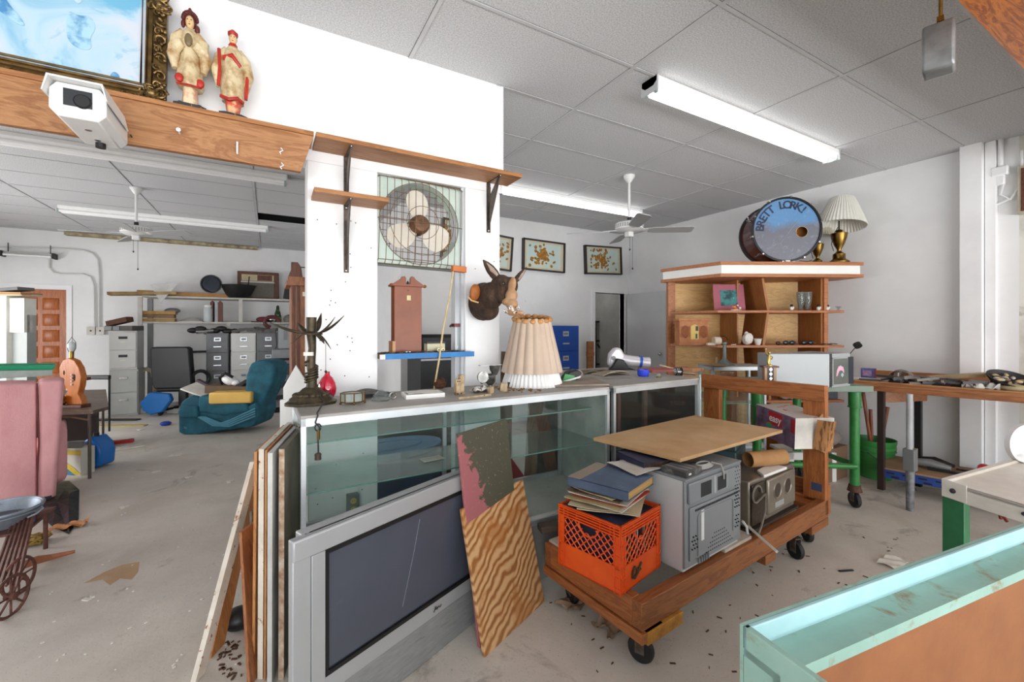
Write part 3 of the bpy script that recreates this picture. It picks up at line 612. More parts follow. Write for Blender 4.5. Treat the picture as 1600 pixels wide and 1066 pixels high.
# ================================================================== old window fan hung in the opening
GRN = mat((206, 218, 208), .45, vs=6, col2=(186, 202, 192), name='pale_green_enamel'); RW = mat((132, 108, 86), .6, .3, vs=40, col2=(98, 82, 68), name='rusty_wire')
fy = YP+.02; p0 = py(588, 268, fy); p1 = py(719, 290, fy); p2 = py(590, 409, fy)
fw = p1.x-p0.x-.0; fh = p0.z-p2.z; fc = Vector((c1b+ (p1.x-c1b)/2, fy+.02, (p0.z+p2.z)/2-.01)); fw = p1.x-c1b+.03
t = T('window_fan', 'square pale green window fan with three cream blades behind a rusty wire guard', 'fan', (fc.x, fc.y, fc.z-fh/2), 0, rot=(0, .02, 0))
cz = fh/2; hw = fw/2; R0 = min(hw*.93, fh*.47)
n = 40; ring = [(R0*math.cos(2*PI*k/n), cz+R0*math.sin(2*PI*k/n)) for k in range(n)]
sq = []
for k in range(n):
    c_, s_ = math.cos(2*PI*k/n), math.sin(2*PI*k/n); q = 1/max(abs(c_), abs(s_)); sq.append((hw*q*c_, cz+fh/2*q*s_))
m = M(); vs = [(x, 0, z) for x, z in ring]+[(x, 0, z) for x, z in sq]+[(x, .11, z) for x, z in ring]+[(x, .11, z) for x, z in sq]
fs = []
for k in range(n):
    j = (k+1) % n; fs += [(k, j, n+j, n+k), (2*n+k, 2*n+j, 3*n+j, 3*n+k), (k, j, 2*n+j, 2*n+k), (n+k, n+j, 3*n+j, 3*n+k)]
m._add(vs, fs).b('frame', GRN, t)
M().lathe([(R0, -.04), (R0+.004, -.04), (R0+.004, .004), (R0, .004)], n=40, close=False, T=Matrix.Translation((0, 0, cz)) @ Matrix.Rotation(PI/2, 4, 'X')).b('shroud', RW, t)
g = M(); nx = 12
for k in range(nx+1):
    x = -hw+.02+k*(2*hw-.04)/nx; g.tube([(x, 0, .0), (x, -.035, .025), (x, -.05, cz), (x, -.035, fh-.025), (x, 0, fh)], .0021, 6)
for z in (.02, fh*.5, fh-.02): g.tube([(-hw, 0, z), (-hw+.02, -.04, z), (0, -.053, z), (hw-.02, -.04, z), (hw, 0, z)], .0024, 6)
for rr in (.1, .2): g.tube([(rr*math.cos(2*PI*k/24), -.056, cz+rr*math.sin(2*PI*k/24)) for k in range(24)], .002, 5, closed=True)
g.tube([(-hw, -.01, 0), (-hw, -.01, fh), (hw, -.01, fh), (hw, -.01, 0)], .005, 6, closed=True)
g.b('wire_guard', RW, t)
g = M()
for k in range(13):
    a = -R0+k*2*R0/12; hh = math.sqrt(max(0, R0*R0-a*a)); g.cyl((a, .09, cz-hh), (a, .09, cz+hh), .002, n=5).cyl((-hh, .09, cz+a), (hh, .09, cz+a), .002, n=5)
g.b('rear_grille', RW, t)
BLC = mat((232, 226, 214), .5, vs=8, col2=(216, 206, 190), name='cream_blade')
for a in (95, 215, 330):
    pts = []
    for k in range(20):
        th = 2*PI*k/20; pts.append((.5*R0+.38*R0*math.cos(th), .33*R0*math.sin(th)*(1+.2*math.cos(th))))
    X = Matrix.Translation((0, .035, cz)) @ Matrix.Rotation(-math.radians(a), 4, 'Y') @ Matrix.Rotation(.35, 4, 'X')
    M().prism(pts, -.002, .002, 'y', T=X).b('blade', BLC, t)
M().lathe([(.0, .06), (.045, .055), (.058, .035), (.06, 0), (.06, -.05), (0, -.055)], n=24, T=Matrix.Translation((0, .03, cz)) @ Matrix.Rotation(PI/2, 4, 'X')).b('motor', mat((140, 98, 66), .6, .3, vs=30, col2=(90, 60, 42), name='rusty_motor'), t)
M().tube([(-.05, .0, fh), (-.02, -.005, fh+.035), (0, 0, fh+.045), (.02, -.005, fh+.035), (.05, 0, fh)], .003, 6).b('hanging_wire', CHROME, t)
# ================================================================== blue shelf with clock case and bits, in the opening between columns
bs0 = py(592, 561, YP-.03); bsz = py(640, 552, YP-.05).z; xA = c1b-.0; xB = py(741, 552, YP-.06).x
t = T('blue_shelf', 'dusty blue-edged shelf spanning the gap between the columns', 'shelf', ((xA+xB)/2, YP-.06, bsz-.03), 0); hh = (xB-xA)/2
DIRT = mat((120, 100, 84), .9, vs=20, col2=(80, 64, 52), bp=.002, name='dirty_wood')
M().box(-hh, .004, 0, hh, .2, .028).b('board', DIRT, t)
M().box(-hh+.03, 0, -.002, hh, .006, .03).b('front_edge', mat((28, 128, 196), .5, vs=10, col2=(24, 104, 168), name='blue_paint'), t)
M().box(-hh, -.001, 0, -hh+.03, .006, .026).b('bare_corner', STEELW, t)
CLK = mat((142, 74, 38), .4, vs=6, col2=(122, 60, 30), name='red_brown_wood')
pc_ = py(640, 548, YP-.0); zt_ = py(640, 447, YP).z; hC = zt_-bsz; wC = (py(663, 500, YP).x-py(620, 500, YP).x)/2
t = T('clock_case', 'tall red-brown wooden clock case with scrolled top, back turned, on blue shelf', 'clock', (pc_.x-.0, YP+.03, bsz), 0)
M().box(-wC, 0, 0, wC, .08, hC).b('body', CLK, t, bev=.002)
M().box(-wC-.012, -.006, 0, -wC+.006, .09, .07).b('foot', mat((206, 150, 104), .5, v=.1, name='pale_wood_foot'), t)
M().box(-wC-.015, -.012, hC, wC+.015, .09, hC+.012).ell((-wC-.018, -.004, hC+.004), (.012, .012, .01)).ell((wC+.018, -.004, hC+.004), (.012, .012, .01)).b('cornice', CLK, t)
def sc(s):
    return [(s*(wC+.01), hC+.012), (s*.012, hC+.012), (s*.014, hC+.05), (s*.022, hC+.062), (s*.036, hC+.058), (s*.045, hC+.045), (s*(wC-.01), hC+.025)]
M().prism(sc(1), -.004, .02, 'y').b('scroll', CLK, t); M().prism(sc(-1), -.004, .02, 'y').b('scroll', CLK, t)
M().lathe([(.006, 0), (.009, .01), (.003, .02), (0, .03)], c=(0, .01, hC+.012), n=12).b('finial', DARK, t)
M().box(-.008, -.002, hC-.085, .016, 0, hC-.055).b('paper_tag', mat((226, 214, 160), .8, name='yellowed_tag'), t)
M().cyl((.0, -.002, hC-.025), (0, 0, hC-.025), .004, n=10).b('hang_hole', BLK, t)
q = py(685, 548, YP+.02)
t = T('small_radio', 'small cream box with black top and two pale knobs on blue shelf', 'box', (q.x+.0, YP+.06, bsz), 0)
M().box(-.06, 0, 0, .06, .06, .05).b('body', mat((214, 208, 176), .5, v=.06, name='cream_plastic'), t, bev=.003); M().box(-.062, -.002, .05, .062, .062, .058).b('lid', BLK, t)
for x in (.0, .028): kn = M().cyl((x, -.05, .012), (x, -.03, .012), .0125, n=16).b('knob', mat((236, 230, 190), .4, name='ivory_knob'), t); M().cyl((x, -.052, .012), (x, -.05, .012), .004, n=8).b('knob_screw', DARK, kn)
for k, (u, w_) in enumerate(((636, 'left'), (641, 'right'))):
    q = py(u, 547, YP-.05); one(M().ell((q.x, YP-.04, bsz+.007), (.009, .009, .008), 10, 7), 'marble', CHROME, 'tiny shiny bead on the blue shelf, the %s of the pair' % w_, 'bead')
q = py(716, 548, YP+.05)
t = T('candle_holder', 'clear glass stand with dark red top at the right end of blue shelf', 'candle holder', (q.x, YP+.07, bsz), 0)
M().lathe([(.026, 0), (.026, .006), (.022, .01), (.022, .15), (.026, .156)], n=20, close=False).b('glass_tube', glass('clear_glass', (236, 242, 242), .02, dust=.15), t)
M().box(-.03, -.03, .156, .03, .03, .178).b('red_top', mat((120, 28, 30), .4, name='dark_red'), t); M().tube([(-.03, 0, .17), (-.045, 0, .165), (-.05, 0, .155)], .006, 6).b('spout', DARK, t)
m = M()
for k in range(60): m.ell((random.uniform(xA+.02, xB-.05), YP-.06+random.uniform(.01, .16), bsz+.003), (random.uniform(.004, .014), random.uniform(.003, .008), .004), 6, 4)
o = one(m, 'debris', DIRT, 'brown crumbs and dirt scattered along the blue shelf', 'debris'); o['kind'] = 'stuff'
# broom hanging through the opening
q0 = py(703, 422, YP-.02); q1 = py(674, 622, YP-.02)
t = T('paint_pole', 'thin bent wooden pole with orange handle block leaning in the opening', 'pole', (q1.x, q1.y, CT), 0)
q0 = Vector((q0.x, YP-.08, q0.z)); q1 = Vector((q1.x, YP-.07, CT))
mid = (q0+q1)/2+Vector((-.004, 0, 0)); M().tube([q0, q0.lerp(mid, .5)+Vector((.006, 0, 0)), mid, mid.lerp(q1, .5)+Vector((.004, 0, 0)), q1], .006, 8).b('pole', mat((216, 196, 150), .6, vs=20, col2=(190, 164, 116), name='pale_stick'), t, w=True)
M().cb(q0+Vector((.035, 0, 0)), (.09, .04, .036), (0, .06, 0)).b('handle_block', mat((214, 124, 62), .5, v=.08, name='orange_wood'), t, w=True, bev=.003)
# ================================================================== stuffed animal head on the right column
FUR = mat((84, 62, 48), .9, vs=30, col2=(44, 32, 26), th=(.3, .65), bp=.006, bs=160, dirt=(128, 94, 68), dth=(.58, .72), ds=11, stretch=(1, 1, .5), name='dark_brown_fur')
TAN = mat((196, 162, 126), .7, vs=16, col2=(166, 122, 82), bp=.0015, bs=90, name='bare_tan_hide')
def P(u, v, y): return py(u, v, y)
y0 = YP
nb = P(752, 470, y0-.02); t = T('stuffed_animal_head', 'worn dark furry stuffed animal head with pale snout mounted on the right column', 'animal head', (nb.x, y0, nb.z-.1))
m = M()
m.ell(P(755, 474, y0-.05), (.105, .06, .115)); m.ell(P(757, 466, y0-.12), (.095, .09, .10)); m.ell(P(768, 462, y0-.2), (.075, .09, .085))
m.ell(P(762, 484, y0-.12), (.07, .09, .07)); m.ell(P(783, 445, y0-.28), (.062, .075, .062)); m.ell(P(797, 447, y0-.33), (.045, .06, .055)); m.ell(P(786, 462, y0-.3), (.05, .06, .05))
m.b('head', FUR, t, w=True, remesh=.008, smooth=4)
m = M()
m.ell(P(800, 446, y0-.385), (.018, .03, .05), rot=(.3, 0, .2)); m.ell(P(799, 462, y0-.38), (.034, .045, .04)); m.ell(P(800, 476, y0-.40), (.032, .045, .035)); m.ell(P(801, 488, y0-.42), (.034, .04, .022)); m.ell(P(790, 472, y0-.37), (.02, .03, .02)); m.ell(P(812, 489, y0-.43), (.026, .03, .014))
m.b('snout', TAN, t, w=True, remesh=.005, smooth=3)
pp = P(797, 484, y0-.475); mm = M()
for k in range(12): mm.ell(pp+Vector((random.uniform(-.028, .05), random.uniform(-.006, .012), random.uniform(-.016, .022)-.0)), (.009, .006, .007), 8, 5)
mm.b('broken_teeth', mat((236, 222, 214), .6, vs=60, col2=(60, 34, 30), th=(.45, .52), name='teeth_and_gaps'), t, w=True)
ORH = mat((188, 112, 44), .6, vs=14, col2=(140, 76, 30), name='orange_bald_patch')
c_ = P(742, 457, y0-.19); M().ell(c_, (.038, .022, .052), rot=(0, .25, .3)).b('bald_patch', ORH, t, w=True)
M().tube([c_+Vector((-.045, -.004, -.03)), c_+Vector((-.03, -.014, -.05)), c_+Vector((-.005, -.02, -.058)), c_+Vector((.015, -.018, -.062))], .005, 6).b('torn_edge', mat((226, 184, 130), .7, name='torn_edge'), t, w=True)
for (u0, v0, u1, v1, yy, ln, rr) in ((775, 432, 757, 409, y0-.27, .1, .03), (806, 438, 821, 420, y0-.33, .08, .018)):
    a = P(u0, v0, yy); b_ = P(u1, v1, yy-.01); dvec = (b_-a)
    e_ = M().tube([a-dvec*.3, a+dvec*.15, a+dvec*.5, a+dvec*.85, a+dvec*1.12], [rr*.7, rr, rr*.95, rr*.6, .003], 10).b('ear', FUR, t, w=True)
    M().tube([a+dvec*.1+Vector((.003, -rr*.75, -.004)), a+dvec*.5+Vector((0, -rr*.72, -.004)), a+dvec*.9+Vector((0, -rr*.42, 0))], [rr*.35, rr*.5, .003], 8).b('inner_ear', mat((176, 156, 140), .9, v=.1, vs=30, name='pale_inner_ear'), e_, w=True)
e0 = P(786, 443, y0-.355); ey = M().ell(e0, (.012, .01, .012)).b('eye', mat((40, 34, 32), .1, name='glass_eye'), t, w=True)
M().tube([e0+Vector((.015*math.cos(k*.5), -.002, .012*math.sin(k*.5))) for k in range(12)], .003, 6).b('eyelid', FUR, ey, w=True)
# ================================================================== things on the long display case
def on(u, v, z=CT): return pz(u, v, z)
# bronze palm lamp without its shade
b0 = on(487, 632); D = dep(b0); S = D/FPX
t = T('palm_lamp', 'bronze palm tree table lamp without shade at the left end of the case', 'lamp', (b0.x, b0.y+.02, CT))
m = M().lathe([(.115, 0), (.115, .012), (.10, .02), (.095, .032), (.075, .045), (.055, .06), (.04, .075), (.02, .085)], n=36, rib=lambda th, i: 1+.03*math.sin(8*th)); m.v = [Vector((p.x, p.y*.8, p.z)) for p in m.v]
for k in range(16): a = k*2*PI/16; m.ell((.07*math.cos(a), .056*math.sin(a), .045), (.016, .014, .012), 7, 5)
m.b('base', BRONZE, t)
pts = [(0, 0, .07), (.004, 0, .14), (-.002, 0, .2), (.004, 0, .27), (.0, 0, .34)]
M().tube(pts, [.026, .02, .021, .018, .022], 12).b('trunk', BRONZE, t)
m = M(); 
for k in range(5): m.tube([(.028*math.cos(j*.5+k), .028*math.sin(j*.5+k), .085+k*.02+j*.0035) for j in range(14)], .005, 6)
m.b('coiled_vine', BRONZE, t)
M().lathe([(.03, .34), (.05, .335), (.052, .342), (.026, .35), (.022, .352), (.024, .42), (.0225, .42), (.02, .352)], n=24, close=False).b('candle_cup', BRONZE, t)
def leaf(a, L, up, wd, dn=0):
    m = M(); n = 9; vs = []
    for i in range(n+1):
        q = i/n; r = .03+L*q; z = .345+up*q**1.8-dn*q; w_ = wd*math.sin(PI*(q*.92+.06))
        vs += [(r*math.cos(a)-w_*math.sin(a), r*math.sin(a)+w_*math.cos(a), z+w_*.3), (r*math.cos(a), r*math.sin(a), z-w_*.2), (r*math.cos(a)+w_*math.sin(a), r*math.sin(a)-w_*math.cos(a), z+w_*.3)]
    vs2 = [(x, y, z-.003) for x, y, z in vs]; N = len(vs); fs = []
    for i in range(n):
        for j in (0, 1): a_ = i*3+j; fs += [(a_, a_+1, a_+4, a_+3), (N+a_, N+a_+3, N+a_+4, N+a_+1)]
        fs += [(i*3, i*3+3, N+i*3+3, N+i*3), (i*3+2, N+i*3+2, N+i*3+5, i*3+5)]
    m._add(vs+vs2, fs).b('palm_leaf', BRONZE, t)
for a, L, up, wd, dn in ((FACE, .13, .085, .016, 0), (FACE+.6, .08, .08, .018, 0), (FACE+PI, .17, .05, .018, 0), (FACE+PI-.6, .09, .05, .016, 0), (FACE+PI/2, .08, .1, .016, 0), (FACE+.2, .06, -.02, .014, .06), (FACE+PI+.3, .06, 0, .012, .05), (FACE-.6, .08, -.02, .014, .03), (FACE+.6, .05, -.01, .012, .05)): leaf(a, L, up, wd, dn)
M().cyl((.07*math.cos(FACE), .07*math.sin(FACE), .31), (.07*math.cos(FACE), .07*math.sin(FACE), .16), .0012, n=5).ell((.07*math.cos(FACE), .07*math.sin(FACE), .155), (.006, .006, .008), 8, 6).b('pull_chain', DARK, t)
M().box(-.024, -.03, .235, .02, -.018, .252, Matrix.Rotation(FACE, 4, 'Z')).b('white_tag', PAPER, t)
e1 = on(500, 640)-Vector(t.location); f0 = Vector((.05, -.09, .02))
fr_ = pz(496, 648, CT)-Vector(t.location); fx = Vector((fr_.x, fr_.y-.012, 0))
M().tube([(.02, -.05, .06), (.05, -.085, .02), (fx.x, fx.y+.03, .004), (fx.x, fx.y-.004, .0), (fx.x-.01, fx.y-.012, -.03), (fx.x+.006, fx.y-.014, -.05), (fx.x, fx.y-.012, -.1), (fx.x+.002, fx.y-.012, -.17)], .0032, 7).tube([(fx.x+.012*math.cos(k*.6), fx.y-.013, -.05+.014*math.sin(k*.6)) for k in range(11)], .003, 6).b('cord', DARK, t)
M().cyl((fx.x, fx.y-.012, -.165), (fx.x, fx.y-.012, -.185), .012, .014, n=10).ell((fx.x, fx.y-.012, -.165), (.014, .01, .01)).b('plug', mat((66, 46, 34), .6, name='brown_plug'), t)
M().cyl((fx.x+.002, fx.y-.012, -.06), (fx.x+.002, fx.y-.012, -.1), .006, n=8).b('cord_switch', BRASS, t)
# red vase lying upright on its belly
b0 = on(512, 625); S = dep(b0)/FPX
RV = mat((214, 16, 60), .08, v=.12, vs=3, coat=1, name='red_glazed_glass')
one(M().lathe([(.012, 0), (.03, .008), (.042, .03), (.046, .055), (.04, .085), (.026, .112), (.014, .124), (.012, .138), (.015, .142), (.011, .14)], c=(b0.x, b0.y+.02, CT), n=32, rib=lambda th, i: 1+.035*math.cos(10*th)), 'vase', RV, 'glossy red fluted bottle vase beside the palm lamp', 'vase')
# octagonal brass and glass trinket box
b0 = on(552, 632); t = T('trinket_box', 'small eight-sided brass and glass trinket box on the case', 'box', (b0.x, b0.y+.015, CT))
m = M(); r = .056
for k in range(8):
    a, a2 = 2*PI*k/8, 2*PI*(k+1)/8; A = Vector((r*math.cos(a), r*.7*math.sin(a), 0)); B = Vector((r*math.cos(a2), r*.7*math.sin(a2), 0))
    for z in (.012, .055): m.cyl(A+Vector((0, 0, z)), B+Vector((0, 0, z)), .0025, n=6)
    m.cyl(A+Vector((0, 0, .01)), A+Vector((0, 0, .057)), .0028, n=6)
m.b('brass_frame', BRASS, t)
for k in range(0, 8, 2): a = 2*PI*k/8; M().ell((r*math.cos(a), r*.7*math.sin(a), .006), (.006, .006, .006), 8, 6).b('foot', BRASS, t)
M().prism([(r*.96*math.cos(2*PI*k/8), r*.68*math.sin(2*PI*k/8)) for k in range(8)], .013, .054, 'z').b('glass_panes', glass('dusty_pane', (225, 225, 220), .1, dust=.5), t)
b0 = on(585, 625)
m = M().sheet(lambda u, v: (b0.x-.09+.2*u, b0.y+.06+.09*v, CT+.022+.008*math.sin(u*5)+.012*v*math.sin(u*PI)), 16, 5, .006)
t = one(m, 'grey_dish', mat((96, 96, 88), .7, vs=30, col2=(66, 66, 60), bp=.001, name='slate_grey'), 'flat dark slate-grey leaf-shaped dish behind the trinket box', 'dish')
M().box(-.05, -.02, -.022, .06, .02, .006).b('dish_foot', DARK, t)
b0 = on(597, 627)
t = T('crumpled_plastic', 'clear crumpled plastic cup lying on the case behind the trinket box', 'plastic cup', (b0.x, b0.y+.02, CT))
m = M().lathe([(.04, 0), (.046, .01), (.036, .03), (.02, .045), (.005, .055)], n=26, rib=lambda th, i: 1+.13*math.sin(5*th+i)+.08*math.sin(9*th)); m.b('cup', glass('crinkled_clear', (242, 245, 246), .12, dust=.12), t)
M().tube([(.06+.016*math.cos(k*.5), 0, .02+.016*math.sin(k*.5)) for k in range(13)], .004, 6).b('rim_ring', CHROME, t)
b0 = on(672, 622); t = T('white_box', 'flat white box lid lying on the case top left of the brush', 'box', (b0.x, b0.y, CT), -.08)
M().box(-.125, 0, 0, .08, .012, .022).box(-.125, .012, .0, .08, .14, .006).box(-.125, .01, 0, -.115, .14, .022).box(.07, .01, 0, .08, .14, .022).box(-.12, .13, 0, .08, .14, .022).b('tray', mat((246, 246, 244), .5, v=.03, name='white_card'), t)
M().sheet(lambda u, v: (-.11+.17*u, .015+.11*v, .024+.004*math.sin(u*6+v*4)), 8, 5, .001).b('loose_paper', PAPER, t)
b0 = on(690, 608); m = M().ell((b0.x, b0.y+.03, CT+.025), (.04, .03, .028))
for k in range(120):
    a = random.uniform(0, 2*PI); e_ = random.uniform(.1, 1.3); d_ = Vector((math.cos(a)*math.cos(e_), .8*math.sin(a)*math.cos(e_), math.sin(e_))); q = Vector((b0.x, b0.y+.03, CT+.02))
    m.cyl(q+d_*.028, q+d_*.052, .0015, .0005, n=4)
one(m, 'scrub_brush', mat((112, 74, 52), .9, vs=40, col2=(78, 50, 36), name='brown_bristle'), 'round brown bristle brush behind the white box', 'brush')
b0 = on(722, 618); OLDW = mat((206, 188, 156), .7, vs=24, col2=(160, 132, 96), dirt=(70, 54, 44), dth=(.66, .7), ds=30, name='weathered_pale_wood')
t = T('wooden_bracket', 'small weathered pale wooden bracket standing upright on the case', 'bracket', (b0.x, b0.y+.02, CT), .1)
M().box(-.026, 0, 0, .0, .03, .085).box(-.026, 0, 0, .03, .03, .014).b('front_block', OLDW, t, bev=.002); M().box(.002, .005, .0, .026, .035, .108).b('rear_block', OLDW, t, bev=.002)
M().cyl((-.018, -.003, .075), (-.018, 0, .075), .004, n=8).cyl((-.006, -.003, .075), (-.006, 0, .075), .004, n=8).cyl((-.018, -.003, .008), (-.018, 0, .008), .004, n=8).cyl((.004, -.003, .008), (.004, 0, .008), .004, n=8).b('nail', NAIL, t)
b0 = on(772, 612)
t = T('vacuum_jar', 'old meat grinder of dull chrome with funnel hopper beside the lampshade', 'grinder', (b0.x, b0.y+.05, CT)); t.name = 'meat_grinder'
DCH = mat((150, 150, 148), .3, .9, vs=20, col2=(96, 94, 90), name='dull_chrome')
M().lathe([(.012, .03), (.03, .05), (.034, .09), (.02, .1)], n=20).cyl((-.06, 0, .07), (.02, 0, .075), .028, .022).b('body', DCH, t)
M().lathe([(.014, .09), (.03, .12), (.034, .145), (.03, .145), (.012, .095)], c=(.03, 0, 0), n=22).b('hopper', DCH, t)
M().box(-.07, -.015, .148, .07, .015, .151).b('tray_plate', DCH, t)
M().cyl((-.06, -.03, .085), (-.06, -.02, .085), .034, n=24).b('wheel', DCH, t); M().cyl((0, 0, 0), (0, 0, .04), .02, .012).b('foot', DCH, t)
b0 = on(757, 615)
one(M().sheet(lambda u, v: (b0.x-.05+.1*u, b0.y+.02+.07*v, CT+.012+.03*math.sin(u*PI)*math.sin(v*PI+.3)+.006*math.sin(u*11)), 12, 8, .004), 'cloth_scrap', mat((214, 212, 208), .8, vs=24, col2=(88, 80, 76), th=(.4, .48), name='spotted_cloth'), 'crumpled white and dark cloth in front of the meat grinder', 'cloth')
for k, (u, v, s, rz, lb) in enumerate(((768, 615, .03, .3, 'left'), (788, 612, .04, -.2, 'right'))):
    b0 = on(u, v); one(M().cb((b0.x, b0.y+.01, CT+s*.6), (s, .02, s*1.2), (0, .15 if k else -.1, rz)), 'wood_offcut', OLDW, 'small pale wedge of scrap wood on the case, %s one of two' % lb, 'wood scrap')
b0 = on(812, 605); t = T('camera_part', 'small black film camera lying beside the lampshade', 'camera', (b0.x-.02, b0.y+.01, CT), -.3)
M().box(-.05, 0, 0, .03, .03, .03).b('body', BLK, t, bev=.004); M().cyl((.0, -.012, .016), (0, 0, .016), .013).b('lens', CHROME, t)
b0 = on(745, 622); one(M().cb((b0.x, b0.y+.02, CT+.005), (.2, .012, .01), (0, 0, .12)), 'wood_strip', OLDW, 'thin pale wood strip lying along the case front below the offcuts', 'wood scrap')
m = M()
for k in range(70):
    b0 = on(random.uniform(740, 845), random.uniform(604, 614)); m.ell((b0.x, b0.y, CT+.003), (random.uniform(.003, .012), random.uniform(.003, .009), .004), 6, 4)
o = one(m, 'crumbs', mat((150, 112, 66), .9, vs=30, name='plaster_crumbs'), 'brown plaster crumbs scattered on the case under the lampshade', 'debris'); o['kind'] = 'stuff'
# stacked lampshades
b0 = on(832, 603); D = dep(b0)+.1; c0 = Vector((b0.x+.06*FW[0], b0.y+.06*FW[1], CT)); S = D/FPX
def shade(name, zc, h_, rb, rt, nr, amp, mt_, label, cat, thk=.002, extra=None, scal=0, tilt=None):
    t = T(name, label, cat, (c0.x, c0.y, zc))
    prof = [(rb, 0), (rb*.66+rt*.34, h_*.34), (rb*.33+rt*.67, h_*.67), (rt, h_)]
    m = M(); n = nr*8; vs = []
    for (r, z) in prof+[(r-thk, z) for r, z in prof[::-1]]:
        for k in range(n):
            th = 2*PI*k/n; c_ = abs(math.sin(nr*th/2)); q = r*(1+amp*(c_-.5)); vs.append((q*math.cos(th), q*math.sin(th), z-(scal*(c_) if z < h_*.05 else 0)))
    L_ = len(prof)*2; fs = [(i*n+k, i*n+(k+1) % n, ((i+1) % L_)*n+(k+1) % n, ((i+1) % L_)*n+k) for i in range(L_) for k in range(n)]
    m._add(vs, fs).b('shade', mt_, t); M().tube([(rt*math.cos(2*PI*k/32), rt*math.sin(2*PI*k/32), h_) for k in range(32)], .004, 6, closed=True).b('top_ring', BRASS, t)
    return t
zs = CT+(603-470)*S*1.0
z1 = CT; h1 = (603-545)*S+.05; R1 = 46*S
shade('lampshade', CT+.0, .17, R1, R1*.72, 44, .06, mat((246, 246, 244), .6, v=.03, name='white_pleated_fabric'), 'white finely pleated lampshade standing on the case under the brown one', 'lampshade')
shade('lampshade', CT+.085, .34, R1*1.0, R1*.6, 18, .07, mat((206, 186, 168), .7, vs=5, col2=(196, 174, 154), name='tan_fabric'), 'tan scalloped lampshade pulled over the white pleated shade', 'lampshade', scal=-.0)
t = T('fluted_shell', 'small brown scalloped shell shade lying over the tan shade top', 'lampshade', (c0.x, c0.y, CT+.375))
m = M(); rt = R1*.56
for k in range(15): a = 2*PI*k/15; m.ell((rt*1.02*math.cos(a), rt*1.02*math.sin(a), .05+.02*math.sin(a+.5)), (.024, .024, .018), 10, 7)
m.b('scalloped_rim', mat((176, 116, 60), .55, vs=10, col2=(206, 158, 104), name='amber_brown'), t)
M().lathe([(rt*.98, .05), (rt*.7, .02), (0.001, .012)], n=40, close=False).b('bowl', mat((216, 176, 122), .6, v=.1, name='tan_lining'), t)
# ================================================================== on the cart
ORG = mat((238, 92, 22), .45, vs=7, col2=(222, 74, 14), name='orange_plastic')
k0 = pz(970, 932, CD+.012); kl = pz(871, 883, CD+.012); kr = pz(1030, 886, CD+.012)
rk = math.atan2(kr.y-k0.y, kr.x-k0.x); t = T('milk_crate', 'orange plastic milk crate with lattice sides full of records on the cart corner', 'crate', k0, rk); KW = .325; KD = .335; KH = .285
def side(wd, X, m, dk):
    """one wall of the crate: solid foot, lattice, ribbed top band with a handle hole; x along, z up"""
    th = .006
    m.box(0, 0, 0, wd, th, .11, X)
    for x in (0, .028, wd-.034, wd-.006): m.box(x, -.003, .0, x+.006, th, KH, X)
    m.box(0, 0, .1, .034, th, .235, X).box(wd-.034, 0, .1, wd, th, .235, X)
    for z in (.235, .247, .259, .271, KH-.006): m.box(0, -.004, z, wd, th, z+.006, X)
    for x in (0, .05, wd*.3, wd*.7-.006, wd-.056, wd-.006): m.box(x, 0, .235, x+.006, th, KH, X)
    for k in range(5): m.box(0, -.005, .02+k*.045, .034, 0, .024+k*.045, X).box(wd-.034, -.005, .02+k*.045, wd, 0, .024+k*.045, X)
    x0, x1, z0_, z1_ = .034, wd-.034, .11, .235; c_ = wd/2
    for k in range(-6, 14):
        for s in (1, -1):
            xa_ = x0+k*.036; seg = []
            za, zb_ = z0_, z1_; xb_ = xa_+s*(z1_-z0_)
            p, q = Vector((xa_, za)), Vector((xb_, zb_)); d = q-p; lo, hi = 0, 1
            if d.x > 0: lo = max(lo, (x0-p.x)/d.x); hi = min(hi, (x1-p.x)/d.x)
            else: lo = max(lo, (x1-p.x)/d.x); hi = min(hi, (x0-p.x)/d.x)
            if hi-lo < .05: continue
            # keep clear of the half-round handle
            N = 10; run = None
            for i in range(N+1):
                q2 = p+d*(lo+(hi-lo)*i/N); ok = (q2.x-c_)**2+(q2.y-.237)**2 > .052**2
                if ok and run is None: run = q2
                if (not ok or i == N) and run is not None:
                    if (q2-run).length > .01: m.tube([(run.x, th/2, run.y), (q2.x, th/2, q2.y)], .0032, 4, T=X)
                    run = None
    m.tube([(c_+.053*math.cos(PI+PI*k/12), th/2, .237+.053*math.sin(PI+PI*k/12)) for k in range(13)], .004, 6, T=X)
def wallm(X, wd, nm):
    m = M(); side(wd, X, m, 0); return m.b(nm, ORG, t)
I4 = Matrix.Identity(4)
wallm(I4, KW, 'side_wall'); wallm(Matrix.Translation((0, KD, 0)) @ Matrix.Rotation(-PI/2, 4, 'Z'), KD, 'side_wall')
wallm(Matrix.Translation((0, KD-.006, 0)), KW, 'side_wall'); wallm(Matrix.Translation((KW+.006-.006, KD, 0)) @ Matrix.Rotation(-PI/2, 4, 'Z'), KD, 'side_wall')
M().box(0, 0, 0, KW, KD, .006).b('floor_plate', ORG, t)
INK = mat((70, 60, 40), .7, v=.1, name='marker_ink')
M().tube([(.105, -.005, .085), (.085, -.005, .07), (.085, -.005, .045), (.1, -.005, .038), (.118, -.005, .05), (.12, -.005, .07)], .006, 6).tube([(.125, -.005, .05), (.13, -.005, .066), (.155, -.005, .085)], .005, 6).tube([(.13, -.005, .055), (.15, -.005, .06)], .004, 6).b('marker_letters', INK, t)
R4 = Matrix.Translation(k0) @ Matrix.Rotation(rk, 4, 'Z')
def onc(x, y, z): return R4 @ Vector((x, y, z))
